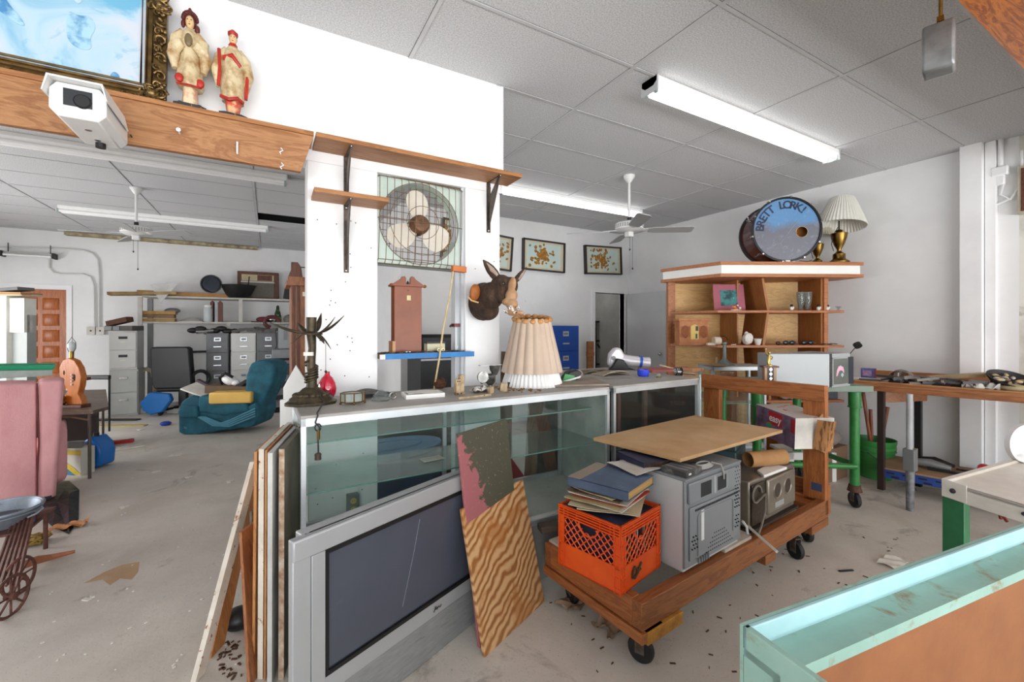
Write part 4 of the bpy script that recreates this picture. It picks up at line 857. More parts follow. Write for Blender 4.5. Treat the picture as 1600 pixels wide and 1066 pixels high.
# records and albums in and on the crate
RC = [(40, 38, 60), (150, 60, 50), (200, 190, 170), (60, 80, 70), (180, 150, 90), (50, 50, 54), (120, 50, 60), (210, 200, 180)]
proto = None
for k in range(14):
    c_ = RC[k % 8]; x = .03+k*.019
    o = M().box(x, .02, .008, x+.005, KD-.02, .225).b('record_sleeve', mat(c_, .7, v=.1, vs=8, name='sleeve_card')); o.matrix_world = R4
    o['label'] = 'record sleeve standing inside the orange crate, seen only through the lattice'; o['category'] = 'record'; o['group'] = 'records inside the orange crate'
def book(name, label, cat, loc, rz, w_, d_, h_, cov, pg, group=None, rot=None, spine=True):
    t = T(name, label, cat, loc, rz, group, rot=rot)
    M().box(-w_/2, -d_/2, 0, w_/2, d_/2, .004).box(-w_/2, -d_/2, h_-.004, w_/2, d_/2, h_).box(-w_/2, -d_/2, 0, -w_/2+.004, d_/2, h_).b('cover', cov, t, bev=.001)
    m = M(); m.box(-w_/2+.004, -d_/2+.004, .004, w_/2-.005, d_/2-.004, h_-.004); m.b('pages', pg, t); return t
PG = mat((206, 168, 104), .8, vs=4, col2=(170, 130, 76), stretch=(1, 1, 60), name='yellowed_page_edges')
NAVY = mat((44, 46, 76), .6, vs=12, col2=(28, 30, 52), dirt=(90, 90, 100), dth=(.66, .72), ds=20, name='worn_navy_cloth'); BLG = mat((84, 100, 124), .65, vs=7, col2=(68, 82, 104), dirt=(120, 130, 140), dth=(.62, .72), ds=16, name='blue_grey_cloth')
DKB = mat((46, 44, 50), .6, vs=10, col2=(28, 27, 30), name='dark_cover')
book('album', 'thick navy album lying tilted just inside the top of the orange crate', 'album', onc(.125, .17, .225), rk, .22, .30, .055, NAVY, mat((110, 96, 76), .8, vs=4, col2=(60, 50, 40), stretch=(1, 1, 60), name='brown_page_edges'))
book('album', 'black curled album pressed down at the crate side right of the navy one', 'album', onc(.28, .16, .235), rk+.1, .08, .26, .03, DKB, PG)
zz = KH+.012
for k in range(9):
    pm = mat([(222, 214, 196), (214, 196, 160), (196, 180, 150), (236, 232, 222), (186, 164, 120), (200, 70, 50), (226, 220, 204), (120, 100, 80), (206, 190, 150)][k], .75, v=.08, vs=9, name='sleeve_paper')
    an = rk+random.uniform(-.2, .2)+(.25 if k < 4 else 0); c_ = onc(.16+random.uniform(-.02, .03), .17+random.uniform(-.03, .03), zz); q = .14-.004*(k % 3)
    m = M().sheet(lambda u, v: (-q+2*q*u, -q+2*q*v, .006*math.sin(u*3+k)*math.sin(v*4+k)), 6, 6, .0035); m.v = [Matrix.Translation(c_) @ Matrix.Rotation(an, 4, 'Z') @ p for p in m.v]
    one(m, 'paper_sleeve', pm, '%s worn paper record sleeve, %s in the loose pile between crate and blue book' % (['pale', 'tan', 'drab', 'near-white', 'brown', 'red', 'cream', 'dark tan', 'sand'][k], ['lowest', 'second', 'third', 'fourth', 'fifth', 'sixth', 'seventh', 'eighth', 'topmost'][k]), 'record', 'loose sleeves on top of the crate'); zz += .0085
book('large_book', 'large blue-grey cloth book with yellowed pages on top of the crate pile', 'book', onc(.165, .16, zz+.002), rk+.12, .27, .30, .042, BLG, PG)
tb = bpy.data.objects['large_book']; M().box(-.135, .085, .042, .134, .149, .0435).b('spine_cloth', mat((150, 136, 122), .7, v=.1, name='grey_brown_cloth'), tb)
# brick-like block left of the crate
b0 = pz(850, 828, CD+.012); one(M().cb((b0.x+.03, b0.y-.02, CD+.03), (.13, .07, .035), (0, 0, rk-.45)), 'wood_block', mat((92, 78, 66), .7, vs=9, name='dark_block'), 'dark brown wooden block on the deck left of the orange crate', 'block', bev=.004)
# grey microwave turned with its back to the viewer
m0 = pz(1070, 898, CD+.014); ZM = CD+.014; rm = math.atan2(.045, .50)+.02
t = T('microwave', 'large grey microwave oven turned to show its vented back and white side on the cart', 'microwave', m0, rm); MW = .50; MD = .37; MH = 1.42-(752-512)/FPX*dep(m0)-ZM
GR2 = mat((148, 152, 156), .4, .3, v=.04, vs=4, name='zinc_grey_steel'); WHS = mat((206, 208, 210), .45, v=.03, vs=3, name='white_grey_side')
M().box(.004, .012, 0, MW-.004, MD, MH).b('cabinet', WHS, t, bev=.004)
bk = M().box(0, 0, .02, MW, .012, MH-.0).box(.03, -.008, .05, MW-.03, 0, MH-.13).b('back_panel', GR2, t, bev=.003)
M().box(.02, -.012, MH-.11, MW-.02, 0, MH-.015).b('upper_panel', GR2, t, bev=.004)
M().box(.0, -.004, MH-.005, MW, MD, MH+.004).b('top_sheet', GR2, t, bev=.002)
M().box(.11, -.0125, MH-.095, .20, -.011, MH-.03).box(.255, -.0125, MH-.095, .335, -.011, MH-.03).b('vent_window', mat((36, 38, 42), .6, name='vent_mesh'), t)
M().box(.335, -.014, MH-.1, .34, -.011, MH-.02).box(.22, -.014, MH-.1, .24, -.011, MH-.02).b('bracket_strip', ALU, t)
m = M(); X0 = .04
for k in range(34): m.box(X0+.03+k*.0115, -.0095, MH-.152, X0+.037+k*.0115, -.0078, MH-.142)
for (xa_, xb_, za, zb_) in ((.04, .08, .25, MH-.17), (MW-.08, MW-.035, .2, MH-.02), (MW-.075, MW-.035, .1, .16), (.04, .09, .1, .17)):
    z = za; r_ = 0
    while z < zb_:
        x = xa_+(.010 if r_ % 2 else 0)
        while x < xb_: m.box(x, -.0135, z, x+.005, -.0078, z+.005); x += .020
        z += .018; r_ += 1
for r_ in range(5):
    for k in range(14-r_*2): m.box(.16+k*.018+r_*.018, -.0095, .05+r_*.018, .165+k*.018+r_*.018, -.0078, .055+r_*.018)
m.b('vent_holes', mat((32, 34, 38), .7, name='vent_black'), t)
M().box(.12, -.0095, .12, .142, -.0078, .26).b('label_slot', STEELW, t)
M().tube([(.09, -.01, .06), (.09, -.01, MH-.18), (.11, -.01, MH-.165), (MW-.11, -.01, MH-.165), (MW-.095, -.01, MH-.18), (MW-.095, -.01, .09)], .003, 6).b('pressed_rib', GR2, t)
for k in range(5): M().box(MW*.0+.10+.02*k, -.011, .02, .106+.02*k, -.0, .045).b('foot_rib', GR2, t)
# coiled cord on the microwave top
c_ = Vector((MW*.46, .05, MH+.012))
m = M()
for k in range(4): m.tube([c_+Vector(((.07-.008*k)*math.cos(j*.4), (.032-.004*k)*math.sin(j*.4), .004*k)) for j in range(16)], .0042, 6, closed=True)
m.tube([c_+Vector((.06, -.01, .01)), c_+Vector((.08, -.05, .004)), c_+Vector((.07, -.068, -.03)), c_+Vector((.075, -.066, -.06))], .0042, 6); m.b('power_cord', mat((170, 168, 164), .5, name='grey_cord'), t)
M().tube([(MW-.02, -.02, .12), (MW+.0, -.03, .09), (MW+.012, -.03, .05)], .006, 6).b('cord_end', mat((210, 208, 204), .5, name='pale_cord'), t)
ZT = ZM+MH+.004; RM = Matrix.Translation(m0) @ Matrix.Rotation(rm, 4, 'Z')
def om(x, y): q = RM @ Vector((x, y, 0)); return Vector((q.x, q.y, ZT))
# black flat unit and album between microwave and board
t = T('disc_player', 'thin dark grey slim electronic unit lying at the left front of the microwave top', 'electronic unit', om(.09, .07), rm+.05)
M().box(-.07, -.06, 0, .07, .07, .028).b('case', mat((84, 84, 84), .4, .3, vs=8, dirt=(150, 148, 142), dth=(.55, .7), ds=12, name='dusty_black_metal'), t, bev=.002)
M().box(-.05, -.062, .01, -.03, -.06, .018).b('badge', STEELW, t)
for k in range(3): M().box(-.05+.035*k, -.05, .028, -.03+.035*k, .06, .0295).b('rib', GREYM, t)
t0 = om(.16, .25)
book('album', 'worn navy album with brown burnt edges lying under the plywood top', 'album', t0, rm-.25, .36, .22, .034, NAVY, mat((96, 66, 44), .8, vs=30, col2=(40, 28, 22), name='burnt_edges'))
one(M().sheet(lambda u, v: (t0.x-.28+.3*u, t0.y-.12+.2*v, ZT+.004+.008*math.sin(u*4+v*2)**2), 10, 6, .003), 'dusty_sheet', mat((206, 204, 200), .7, vs=6, col2=(170, 160, 146), name='dusty_white_card'), 'thin dusty white sheet curling over the microwave top edge', 'sheet')
# plywood top balanced across
PZ = ZT+.045; pts = [pz(927, 684, PZ+.018), pz(1063, 717, PZ+.018), pz(1223, 672, PZ+.018), pz(1085, 649, PZ+.018)]
PLB = mat((206, 172, 130), .55, vs=3, col2=(184, 142, 94), dirt=(150, 106, 72), dth=(.66, .8), ds=3, bp=.0006, bs=30, name='old_plywood_top')
m = M().slab(pts, (0, 0, -.018)); one(m, 'plywood_sheet', PLB, 'pale square plywood board balanced flat on top of microwave and metal box', 'board', bev=.002)
# metal box under the board
q = pz(1150, 752, .56); 
g0 = pd(1120, 760, 2.75); t = T('cash_box', 'dark teal steel box under the plywood top behind the microwave', 'metal box', (g0.x+.03, g0.y-.04, .56), rm+.3)
TEAL = mat((66, 92, 96), .5, .2, vs=8, col2=(50, 70, 74), dirt=(110, 90, 70), dth=(.66, .72), ds=20, name='worn_teal_steel')
BZ = PZ-.56-.002
M().box(-.18, -.09, 0, .16, .13, BZ).b('body', TEAL, t, bev=.006); M().box(-.182, -.093, BZ*.55, .162, .132, BZ*.6).b('lid_seam', mat((44, 60, 62), .6, name='dark_teal'), t)
# steel twin-dial heater
h0 = pz(1170, 832, CD+.014); t = T('toaster_oven', 'dull steel toaster oven showing its pressed back with two round dents on the cart', 'toaster oven', h0, rm-.01)
SS = mat((156, 146, 134), .36, .6, vs=5, col2=(132, 122, 110), dirt=(100, 86, 72), dth=(.64, .78), ds=9, name='dull_stainless'); OW = .56; OH = .27
M().box(0, 0, .015, OW, .30, OH).b('body', SS, t, bev=.008); M().box(.015, -.012, .03, .16, 0, OH-.02).b('side_plate', mat((98, 88, 76), .4, .8, vs=30, col2=(64, 56, 48), name='dark_steel'), t, bev=.005)
pl = M().box(.18, -.02, .05, OW-.03, 0, OH-.02).b('pressed_plate', SS, t, bev=.014)
for x in (.29, .42):
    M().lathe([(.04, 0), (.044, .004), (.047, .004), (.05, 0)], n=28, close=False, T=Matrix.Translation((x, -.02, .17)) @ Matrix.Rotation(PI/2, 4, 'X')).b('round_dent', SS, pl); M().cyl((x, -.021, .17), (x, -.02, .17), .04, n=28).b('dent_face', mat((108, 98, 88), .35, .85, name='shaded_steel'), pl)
M().box(.26, -.0215, .075, .37, -.02, .105).b('foil_label', ALU, pl)
M().tube([(.05+.05*math.cos(k*.45), -.02, .2+.045*math.sin(k*.45)) for k in range(11)]+[(.12, -.03, .19), (.11, -.035, .1), (.05, -.04, .03), (.0, -.05, .01)], .006, 7).b('power_cord', mat((120, 112, 102), .5, name='brown_cord'), t)
M().box(-.01, -.02, .0, OW+.01, .3, .015).b('base_tray', mat((70, 60, 52), .5, .5, name='sooty_tray'), t)
RH = Matrix.Translation(h0) @ Matrix.Rotation(rm, 4, 'Z')
def oh(x, y, z=None): q = RH @ Vector((x, y, 0)); return Vector((q.x, q.y, CD+.014+OH if z is None else z))
one(M().slab([oh(.13, -.02), oh(.40, -.03), oh(.40, .06), oh(.2, .05)], (0, 0, .016)), 'plastic_strip', STEELW, 'white plastic strip lying on top of the toaster oven', 'panel', bev=.004)
a_ = oh(.2, .1)+Vector((0, 0, .062)); b_ = oh(.40, .02)+Vector((0, 0, .062)); ax_ = (b_-a_).normalized()
m = M(); Q = Matrix.Translation(a_) @ ax_.to_track_quat('Z', 'Y').to_matrix().to_4x4(); L_ = (b_-a_).length+.04
m.lathe([(.045, 0), (.045, L_), (.041, L_), (.041, 0), (.045, 0)], n=28, close=False, T=Q); one(m, 'cardboard_tube', CARD, 'brown cardboard tube lying on the toaster oven with its open end forward', 'tube')
# product carton on top
x0 = pd(1213, 690, 3.05); X1 = pd(1312, 690, 2.78)
t = T('product_carton', 'long printed carton with open brown flap end resting on the toaster oven', 'carton', (pd(1282, 740, 2.78).x, pd(1282, 740, 2.78).y, CD+.03+OH), 0)
cwd = .15; Q = Matrix.Translation((0, 0, .02)) @ Matrix.Rotation(math.radians(112), 4, 'Z')
Q = Matrix.Translation((-.04, .02, .035)) @ Matrix.Rotation(math.radians(64), 4, 'Z') @ Matrix.Rotation(-.05, 4, 'Y')
CW = mat((230, 226, 218), .6, v=.04, name='white_carton')
M().box(0, -.13, 0, .40, .13, .20, Q).b('carton', CW, t)
M().box(-.001, .02, .001, .0, .12, .199, Q).b('label_patch', mat((236, 232, 222), .6, name='cream_patch'), t)
PRN = mat((60, 50, 64), .5, vs=9, col2=(150, 120, 150), name='printed_dark_side')
sd = M().box(0, .13, 0, .40, .1315, .20, Q).b('printed_side', PRN, t)
M().box(.12, .1315, .10, .26, .1325, .19, Q).b('red_panel', mat((196, 34, 48), .5, name='red_print'), sd); M().box(.0, .1315, .10, .04, .1325, .19, Q).b('red_panel', mat((196, 34, 48), .5, name='red_print'), sd)
M().ell((.25, .133, .09), (.03, .002, .02), T=Q).b('green_spot', mat((60, 150, 100), .5, name='green_print'), sd)
text('easy', .07, mat((240, 238, 236), .5, name='white_print'), 'printed_letters', sd, Q @ Matrix.Translation((.19, .134, .145)) @ Matrix.Rotation(PI, 4, 'Z') @ Matrix.Rotation(PI/2, 4, 'X'), .0004, .001)
M().box(0, -.13, .20, .40, .13, .202, Q).b('worn_top', mat((190, 180, 172), .7, vs=12, col2=(200, 90, 80), th=(.36, .42), name='torn_printed_top'), t)
M().prism([(-.11, .02), (-.12, .2), (-.06, .23), (-.02, .19), (-.015, .0), (-.05, -.02)], .0, .01, 'x', T=Q @ Matrix.Translation((-.03, .0, 0)) @ Matrix.Rotation(.2, 4, 'Y')).b('flap', CARD, t)
M().sheet(lambda u, v: Q @ Vector((-.002-.05*math.sin(u*PI)-.03*v, -.12+.13*u, .0+.2*v)), 8, 4).b('corrugated_end', mat((176, 124, 76), .8, vs=7, col2=(112, 74, 42), th=(.42, .5), stretch=(9, 9, .2), name='corrugated_edge'), t, smooth=0)
# slat sticking out over the rail
s0 = pz(1168, 826, CD+.03); s1 = pz(1214, 866, CD-.0)
d_ = (s1-s0).normalized(); t = T('plastic_stick', 'narrow white plastic slat sticking out over the cart front rail', 'slat', s0)
M().tube([s0-d_*.02+Vector((0, 0, .015)), s1+Vector((0, 0, .012))], .009, 4).b('slat', mat((222, 214, 204), .5, v=.05, name='ivory_plastic'), t, w=True); M().ell(s0-d_*.03+Vector((0, 0, .02)), (.03, .02, .02)).b('grey_knuckle', GREYM, t, w=True)
# crumpled brown paper on the floor under the cart
b0 = pz(925, 950, 0)
for k, (u, v, s, lb) in enumerate(((905, 950, .09, 'left'), (965, 988, .07, 'right'))):
    b0 = pz(u, v, 0); rr = [random.random()*6 for _ in range(4)]
    m = M().sheet(lambda a, b: (b0.x-s+2*s*a+.02*math.sin(b*7+rr[0]), b0.y-.03+.12*b, .002+.028*abs(math.sin(a*5+rr[1])*math.cos(b*5+rr[2]))+.01*abs(math.sin(a*13+b*9))), 16, 12)
    one(m, 'crumpled_paper', mat((176, 152, 130), .8, vs=8, col2=(150, 124, 100), name='brown_wrapping_paper'), 'crumpled brown wrapping paper on the floor below the cart, %s piece' % lb, 'paper')
# ================================================================== oak display unit in the far right corner
UD = 4.40; uA = pd(1126, 408, UD); uB = pd(1350, 411, UD+.05); UZ = uA.z; uT = 2.10
ru = math.atan2(uB.y-uA.y, uB.x-uA.x); UL = (Vector((uB.x, uB.y))-Vector((uA.x, uA.y))).length
t = T('display_unit', 'tall oak display unit with white-banded crown and angled left wing in the far corner', 'display unit', (uA.x, uA.y, 0), ru)
uni = t; R4u = Matrix.Translation((uA.x, uA.y, 0)) @ Matrix.Rotation(ru, 4, 'Z')
lw = Matrix.Rotation(-ru, 4, 'Z') @ (Vector((pd(1032, 422, 5.0).x, pd(1032, 422, 5.0).y, 0))-Vector((uA.x, uA.y, 0)))   # left wing end, local
lwx, lwy = lw.x, lw.y; un = Vector((lwx, lwy)).normalized()
CRW = wood((184, 120, 76), (158, 96, 56), 'x', name='crown_wood'); OAKV = OAK; WB = mat((240, 240, 236), .5, v=.02, name='white_band')
ub = .50                                            # depth
crown = [(0, 0), (UL, 0), (UL-.03, .32), (UL-.3, ub+.1), (.05, ub+.62), (lwx+.28, lwy+.1), (lwx, lwy)]
def inset(d): 
    cx = sum(p[0] for p in crown)/len(crown); cy = sum(p[1] for p in crown)/len(crown)
    return [(p[0]+(cx-p[0])*d, p[1]+(cy-p[1])*d) for p in crown]
M().prism(crown, uT-.035, uT).b('top_slab', CRW, t, bev=.003); M().prism(inset(.03), uT-.125, uT-.035).b('white_band', WB, t); M().prism(crown, uT-.16, uT-.125).b('lower_slab', CRW, t, bev=.003)
sx = .30                                            # cabinet front set back under the crown
R_ = 1.22*UL/1.5
p_r = UL-.30
fz = uT-.16
def wall2(a, b, z0, z1, th, nm, mt_):
    a = Vector(a); b = Vector(b); d = (b-a).normalized(); n_ = Vector((-d.y, d.x))*th
    M().prism([tuple(a), tuple(b), tuple(b+n_), tuple(a+n_)], z0, z1).b(nm, mt_, t)
L0 = Vector((lwx, lwy))+un*-.03+Vector((.03, -.0)); 
e0 = (L0.x+.02, L0.y-.01); fA = (.0+.02, .03)
bk0 = (lwx+.22, lwy+.12); bk1 = (.62, ub+.14); bk2 = (UL-.38, ub-.05)
wall2(bk0, bk1, 0, fz, .015, 'back_panel', OAKV); wall2(bk1, bk2, 0, fz, .015, 'back_panel', OAKV)
for k in range(3): M().box(e0[0]-.0+k*.035, e0[1]-.03+k*.02, 0, e0[0]+.028+k*.035, e0[1]+.03+k*.02, fz).b('fluted_post', CRW, t)
SIDEW = wood((170, 112, 58), (148, 90, 42), 'z', name='side_oak')
wall2((UL-.34, .12), (UL-.34, ub), 0, fz, .025, 'side_panel', SIDEW)
M().box(UL-.345, .10, 0, UL-.30, .12, fz).b('side_edge', CRW, t)
# shelves
for zs_ in (1.60, 1.235, .66, .12):
    M().prism([(e0[0]+.02, e0[1]-.04), (.0, .06), (UL-.16, .06), (UL-.16, .12), (UL-.34, ub-.05), (.62, ub+.14), (bk0[0], bk0[1])], zs_-.025, zs_).b('shelf_board', CRW, t, bev=.002)
dvx = .55
M().prism([(dvx-.05, 1.235), (dvx+.0, 1.6), (dvx-.06, fz), (dvx-.035, fz), (dvx+.025, 1.6), (dvx-.025, 1.235)], .10, ub, 'y').b('divider', SIDEW, t)
M().prism([(dvx+.1, .12), (dvx+.02, .66), (dvx-.025, 1.21), (dvx, 1.21), (dvx+.045, .66), (dvx+.125, .12)], .10, ub, 'y').b('divider', SIDEW, t)
M().box(bk1[0]-.28, .3, .12, bk1[0]-.265, bk1[1]+.01, fz).b('divider', SIDEW, t)
def ush(u, z, back=.12):
    """point on a unit shelf seen at column u"""
    for i in range(60):
        pass
    n = Vector((-math.sin(ru), math.cos(ru))); base = Vector((uA.x, uA.y))+n*(.06+back); a = (u-800)/FPX; dr = Vector((FW[0]+a*RT[0], FW[1]+a*RT[1]))
    t_ = base.dot(n)/dr.dot(n); return Vector((dr.x*t_, dr.y*t_, z))
# things on the top: drum, two lamps
d0 = ush(1222, uT, .10); 
t = T('bass_drum', 'dark red bass drum with blue front head lettered BRETT LORK!, port hole, on the unit', 'drum', d0, ru+.12)
DR = .335; lean_ = Matrix.Translation((0, 0, DR+.01)) @ Matrix.Rotation(.0, 4, 'Y') @ Matrix.Rotation(-.12, 4, 'X') @ Matrix.Rotation(PI/2, 4, 'X')
lean_ = Matrix.Translation((0, .0, DR+.012)) @ Matrix.Rotation(-.30, 4, 'Z') @ Matrix.Rotation(PI/2, 4, 'X')
MAH = mat((98, 34, 30), .25, vs=6, col2=(70, 22, 20), coat=.5, name='dark_red_lacquer')
M().lathe([(DR-.012, -.26), (DR-.012, .08), (DR-.02, .08), (DR-.02, -.26)], n=48, close=False, T=lean_).b('shell', MAH, t)
for z in (-.27, .075): M().lathe([(DR-.014, z), (DR+.006, z), (DR+.006, z+.03), (DR-.014, z+.03)], n=48, close=False, T=lean_).b('hoop', mat((34, 34, 38), .3, .3, name='black_hoop'), t)
HDM, nt, bs_ = newmat('drum_head'); vec = coords(nt)
sepz = nt.nodes.new('ShaderNodeSeparateXYZ'); nt.links.new(vec, sepz.inputs[0])
ad = nt.nodes.new('ShaderNodeMath'); ad.operation = 'MULTIPLY_ADD'; nt.links.new(noise(nt, vec, 5, 5), ad.inputs[0]); ad.inputs[1].default_value = .3; nt.links.new(sepz.outputs[2], ad.inputs[2])
c = ramp(nt, ad.outputs[0], [(.50, lin((112, 114, 124))), (.60, lin((98, 142, 186)))]); c = mix(nt, ramp(nt, noise(nt, vec, 14, 6, .7, 1.5), [(.55, (0, 0, 0, 1)), (.7, (.35, .35, .35, 1))]), c, lin((170, 176, 190)))
nt.links.new(c, bs_.inputs['Base Color']); bs_.inputs['Roughness'].default_value = .25
hm = M(); n = 56; vs = [(math.cos(2*PI*k/n)*(DR-.014), math.sin(2*PI*k/n)*(DR-.014), .092) for k in range(n)]; hx, hy = .15, -.03; vs += [(hx+.062*math.cos(2*PI*k/n), hy+.062*math.sin(2*PI*k/n), .092) for k in range(n)]
hm._add(vs, [(k, (k+1) % n, n+(k+1) % n, n+k) for k in range(n)], lean_); hd_ = hm.b('drum_head', HDM, t)
M().cyl((0, 0, -.25), (0, 0, -.245), DR-.015, n=48); M().lathe([(0.001, -.25), (DR-.02, -.25), (DR-.02, -.246)], n=48, close=False, T=lean_).b('rear_head', mat((206, 200, 190), .5, name='inner_head'), t)
M().box(hx-.0, hy-.08, -.05, hx+.12, hy+.08, -.03, lean_).b('damping_pad', mat((190, 116, 50), .8, name='orange_felt'), t)
M().tube([(hx+.057*math.cos(2*PI*k/24), hy+.057*math.sin(2*PI*k/24), .093) for k in range(24)], .003, 6, closed=True, T=lean_).b('port_ring', mat((200, 190, 170), .5, name='port_ring'), t)
INKB = mat((30, 42, 74), .5, name='dark_blue_lettering')
for k, ch in enumerate('BRETT LORK!'):
    if ch == ' ': continue
    a = math.radians(176-k*12.6); r = DR*.76
    text(ch, .112, INKB, 'drum_letter', hd_, lean_ @ Matrix.Translation((r*math.cos(a), r*math.sin(a), .094)) @ Matrix.Rotation(a-PI/2, 4, 'Z'), .0008, .003)
M().tube([(-.02-.12, -.25, .0935), (.12, .10, .0935)], .003, 5, T=lean_).b('head_scratch', mat((168, 168, 178), .5, name='pale_scuff'), hd_)
for k in range(10):
    a = 2*PI*k/10+.2
    x, y = (DR+.004)*math.cos(a), (DR+.004)*math.sin(a)
    M().box(-.008, -.006, .06, .008, .01, .112, lean_ @ Matrix.Translation((x, y, 0)) @ Matrix.Rotation(a-PI/2, 4, 'Z')).cyl(lean_ @ Vector((x, y, .07)), lean_ @ Vector((x, y, -.04)), .003, n=6).b('tension_claw', CHROME, t)
    if k % 2 == 0: M().box(-.006, -.004, -.12, .006, .016, -.06, lean_ @ Matrix.Translation(((DR-.01)*math.cos(a), (DR-.01)*math.sin(a), 0)) @ Matrix.Rotation(a-PI/2, 4, 'Z')).b('lug', CHROME, t)
q = lean_ @ Vector((-DR*.92, DR*.35, -.05)); M().cyl(q, q+Vector((-.02, -.0, .06)), .006, n=8).cyl(q+Vector((-.035, 0, .02)), q+Vector((.03, 0, .03)), .005, n=8).b('spur_bracket', CHROME, t)
M().box(-.05, -.11, 0, .06, .0, .022).b('white_wedge', STEELW, t)
M().tube([(.12, -.1, .02), (.2, -.12, .012), (.26, -.1, .03)], .004, 6).b('spur_leg', CHROME, t)
def brass_lamp(label, p, s, sh, shlab, tilt):
    t = T('brass_lamp', label, 'lamp', p, 0)
    K = Matrix.Scale(s, 4)
    M().lathe([(.075, 0), (.075, .012), (.05, .03), (.045, .04), (.045, .075), (.03, .085), (.016, .10), (.016, .115), (.035, .15), (.055, .21), (.06, .245), (.062, .25), (.05, .255), (.02, .262), (.03, .275), (.012, .285)], n=28, T=K).b('body', BRASS, t)
    M().lathe([(.058, .02), (.05, .03)], n=28, T=K).b('base_ring', DARK, t)
    M().cyl((0, 0, .28), (0, 0, .36), .006, n=8).b('stem', DARK, t)
    for v in t.children: 
        if v.name.startswith('stem'): v.scale = (s, s, s)
    X = K @ Matrix.Translation((.015, 0, .31)) @ Matrix.Rotation(tilt, 4, 'Y')
    m = M(); nr = 46; n = nr*4
    prof = [(.185, .0), (.155, .08), (.115, .18), (.085, .25)]; vs = []
    for r, z in prof+[(r-.003, z) for r, z in prof[::-1]]:
        for k in range(n): th = 2*PI*k/n; q = r*(1+.02*math.cos(nr*th)); vs.append((q*math.cos(th), q*math.sin(th), z))
    m._add(vs, [(i*n+k, i*n+(k+1) % n, ((i+1) % 8)*n+(k+1) % n, ((i+1) % 8)*n+k) for i in range(8) for k in range(n)], X).b('lamp_shade', sh, t)
    M().tube([(.045, -.02, .1), (.06, -.03, .16), (.05, -.02, .24), (.02, 0, .3)], .003, 6, T=K @ Matrix.Rotation(PI, 4, 'Z')).b('cord', DARK, t)
SHW_ = mat((226, 224, 214), .7, v=.04, name='pleated_off_white')
brass_lamp('brass urn lamp with tilted white pleated shade at the right end of the unit top', ush(1311, uT, .02), 1.24, SHW_, '', .16)
brass_lamp('brass urn lamp with cream shade half hidden between the drum and other lamp', ush(1277, uT, .38), 1.06, mat((206, 200, 180), .7, v=.05, name='pleated_cream'), '', .1)
# unit shelf contents
def matted(label, u, z, wd, hh, back):
    p = ush(u, z, back); t = T('matted_print', label, 'picture', p, ru-.03)
    Q = Matrix.Rotation(-.16, 4, 'X'); pk = mat((176, 100, 116), .7, v=.05, name='dusty_rose_mat')
    M().box(-wd/2, 0, 0, wd/2, .006, hh, Q).b('mat_board', pk, t); M().box(-wd/2-.004, .001, 0, -wd/2+.001, .01, hh, Q).box(-wd/2, .001, hh-.004, wd/2, .01, hh+.002, Q).b('gilt_edge', BRASS, t)
    M().box(-wd*.28, -.002, hh*.2, wd*.26, 0, hh*.78, Q).b('print', mat((60, 130, 130), .5, vs=9, col2=(20, 66, 74), th=(.4, .5), dirt=(214, 224, 206), dth=(.58, .6), ds=7, name='teal_leaf_print'), t)
matted('small rose-matted picture of pale leaves on teal leaning on the upper unit shelf', 1141, 1.60, .34, .30, .22)
# flower ornament before it
p = ush(1150, 1.60, .06); t = T('flower_ornament', 'tiny multicoloured flower ornament in front of the matted picture', 'ornament', p)
cols = [(226, 120, 60), (236, 226, 200), (150, 70, 110), (220, 190, 90), (90, 60, 50)]
for k in range(11): M().ell((random.uniform(-.05, .07), random.uniform(-.01, .01), .012+random.uniform(0, .05)), (.016, .012, .014), 8, 6).b('blossom', mat(cols[k % 5], .5, name='blossom'), t)
M().box(-.06, -.015, 0, .08, .015, .01).b('base', PAPER, t)
# clock radio shaped like a little house on the second shelf
p = ush(1085, 1.235, .10); t = T('carved_clock', 'carved wooden mantel clock with lattice panels and pale dial on the unit', 'clock', p, ru+.12)
CV = mat((186, 124, 76), .6, vs=14, col2=(160, 100, 58), name='carved_wood'); LT = mat((130, 56, 46), .6, v=.1, name='red_lattice_cloth')
M().box(-.17, 0, 0, .17, .1, .26).b('case', CV, t, bev=.004); M().box(-.185, -.012, .255, .185, .1, .28).box(-.18, -.01, 0, .18, .1, .02).b('cornice', CV, t, bev=.003)
for s in (-1, 1):
    lp = M().lathe([(0.001, 0), (.05, 0)], n=24, close=False, T=Matrix.Translation((s*.105, -.003, .14)) @ Matrix.Rotation(PI/2, 4, 'X') @ Matrix.Diagonal((.85, 1.35, 1, 1))).b('lattice_panel', LT, t)
    m = M()
    for k in range(-3, 4):
        hh = .06*math.sqrt(max(.05, 1-(k/3.6)**2)); m.tube([(s*.105+k*.013-hh*.5, -.006, .14-hh), (s*.105+k*.013+hh*.5, -.006, .14+hh)], .0025, 4).tube([(s*.105+k*.013-hh*.5, -.006, .14+hh), (s*.105+k*.013+hh*.5, -.006, .14-hh)], .0025, 4)
    m.b('lattice', CV, lp)
dl = M().prism([(-.045, .06), (.045, .06), (.045, .2), (0, .22), (-.045, .2)], -.006, 0, 'y').b('dial_opening', mat((214, 182, 96), .5, v=.1, name='gold_dial'), t); M().box(.01, -.008, .07, .03, -.006, .12).box(.01, -.008, .15, .04, -.006, .2).b('dark_hole', BLK, dl)
def small(m, name, mt_, p, label, cat, **k): m.v = [v_+p for v_ in m.v]; return one(m, name, mt_, label, cat, **k)
p = ush(1122, 1.235, .06); t = T('white_spool', 'white round drum-shaped knob with dark wire loop on the lower unit shelf', 'spool', p, ru)
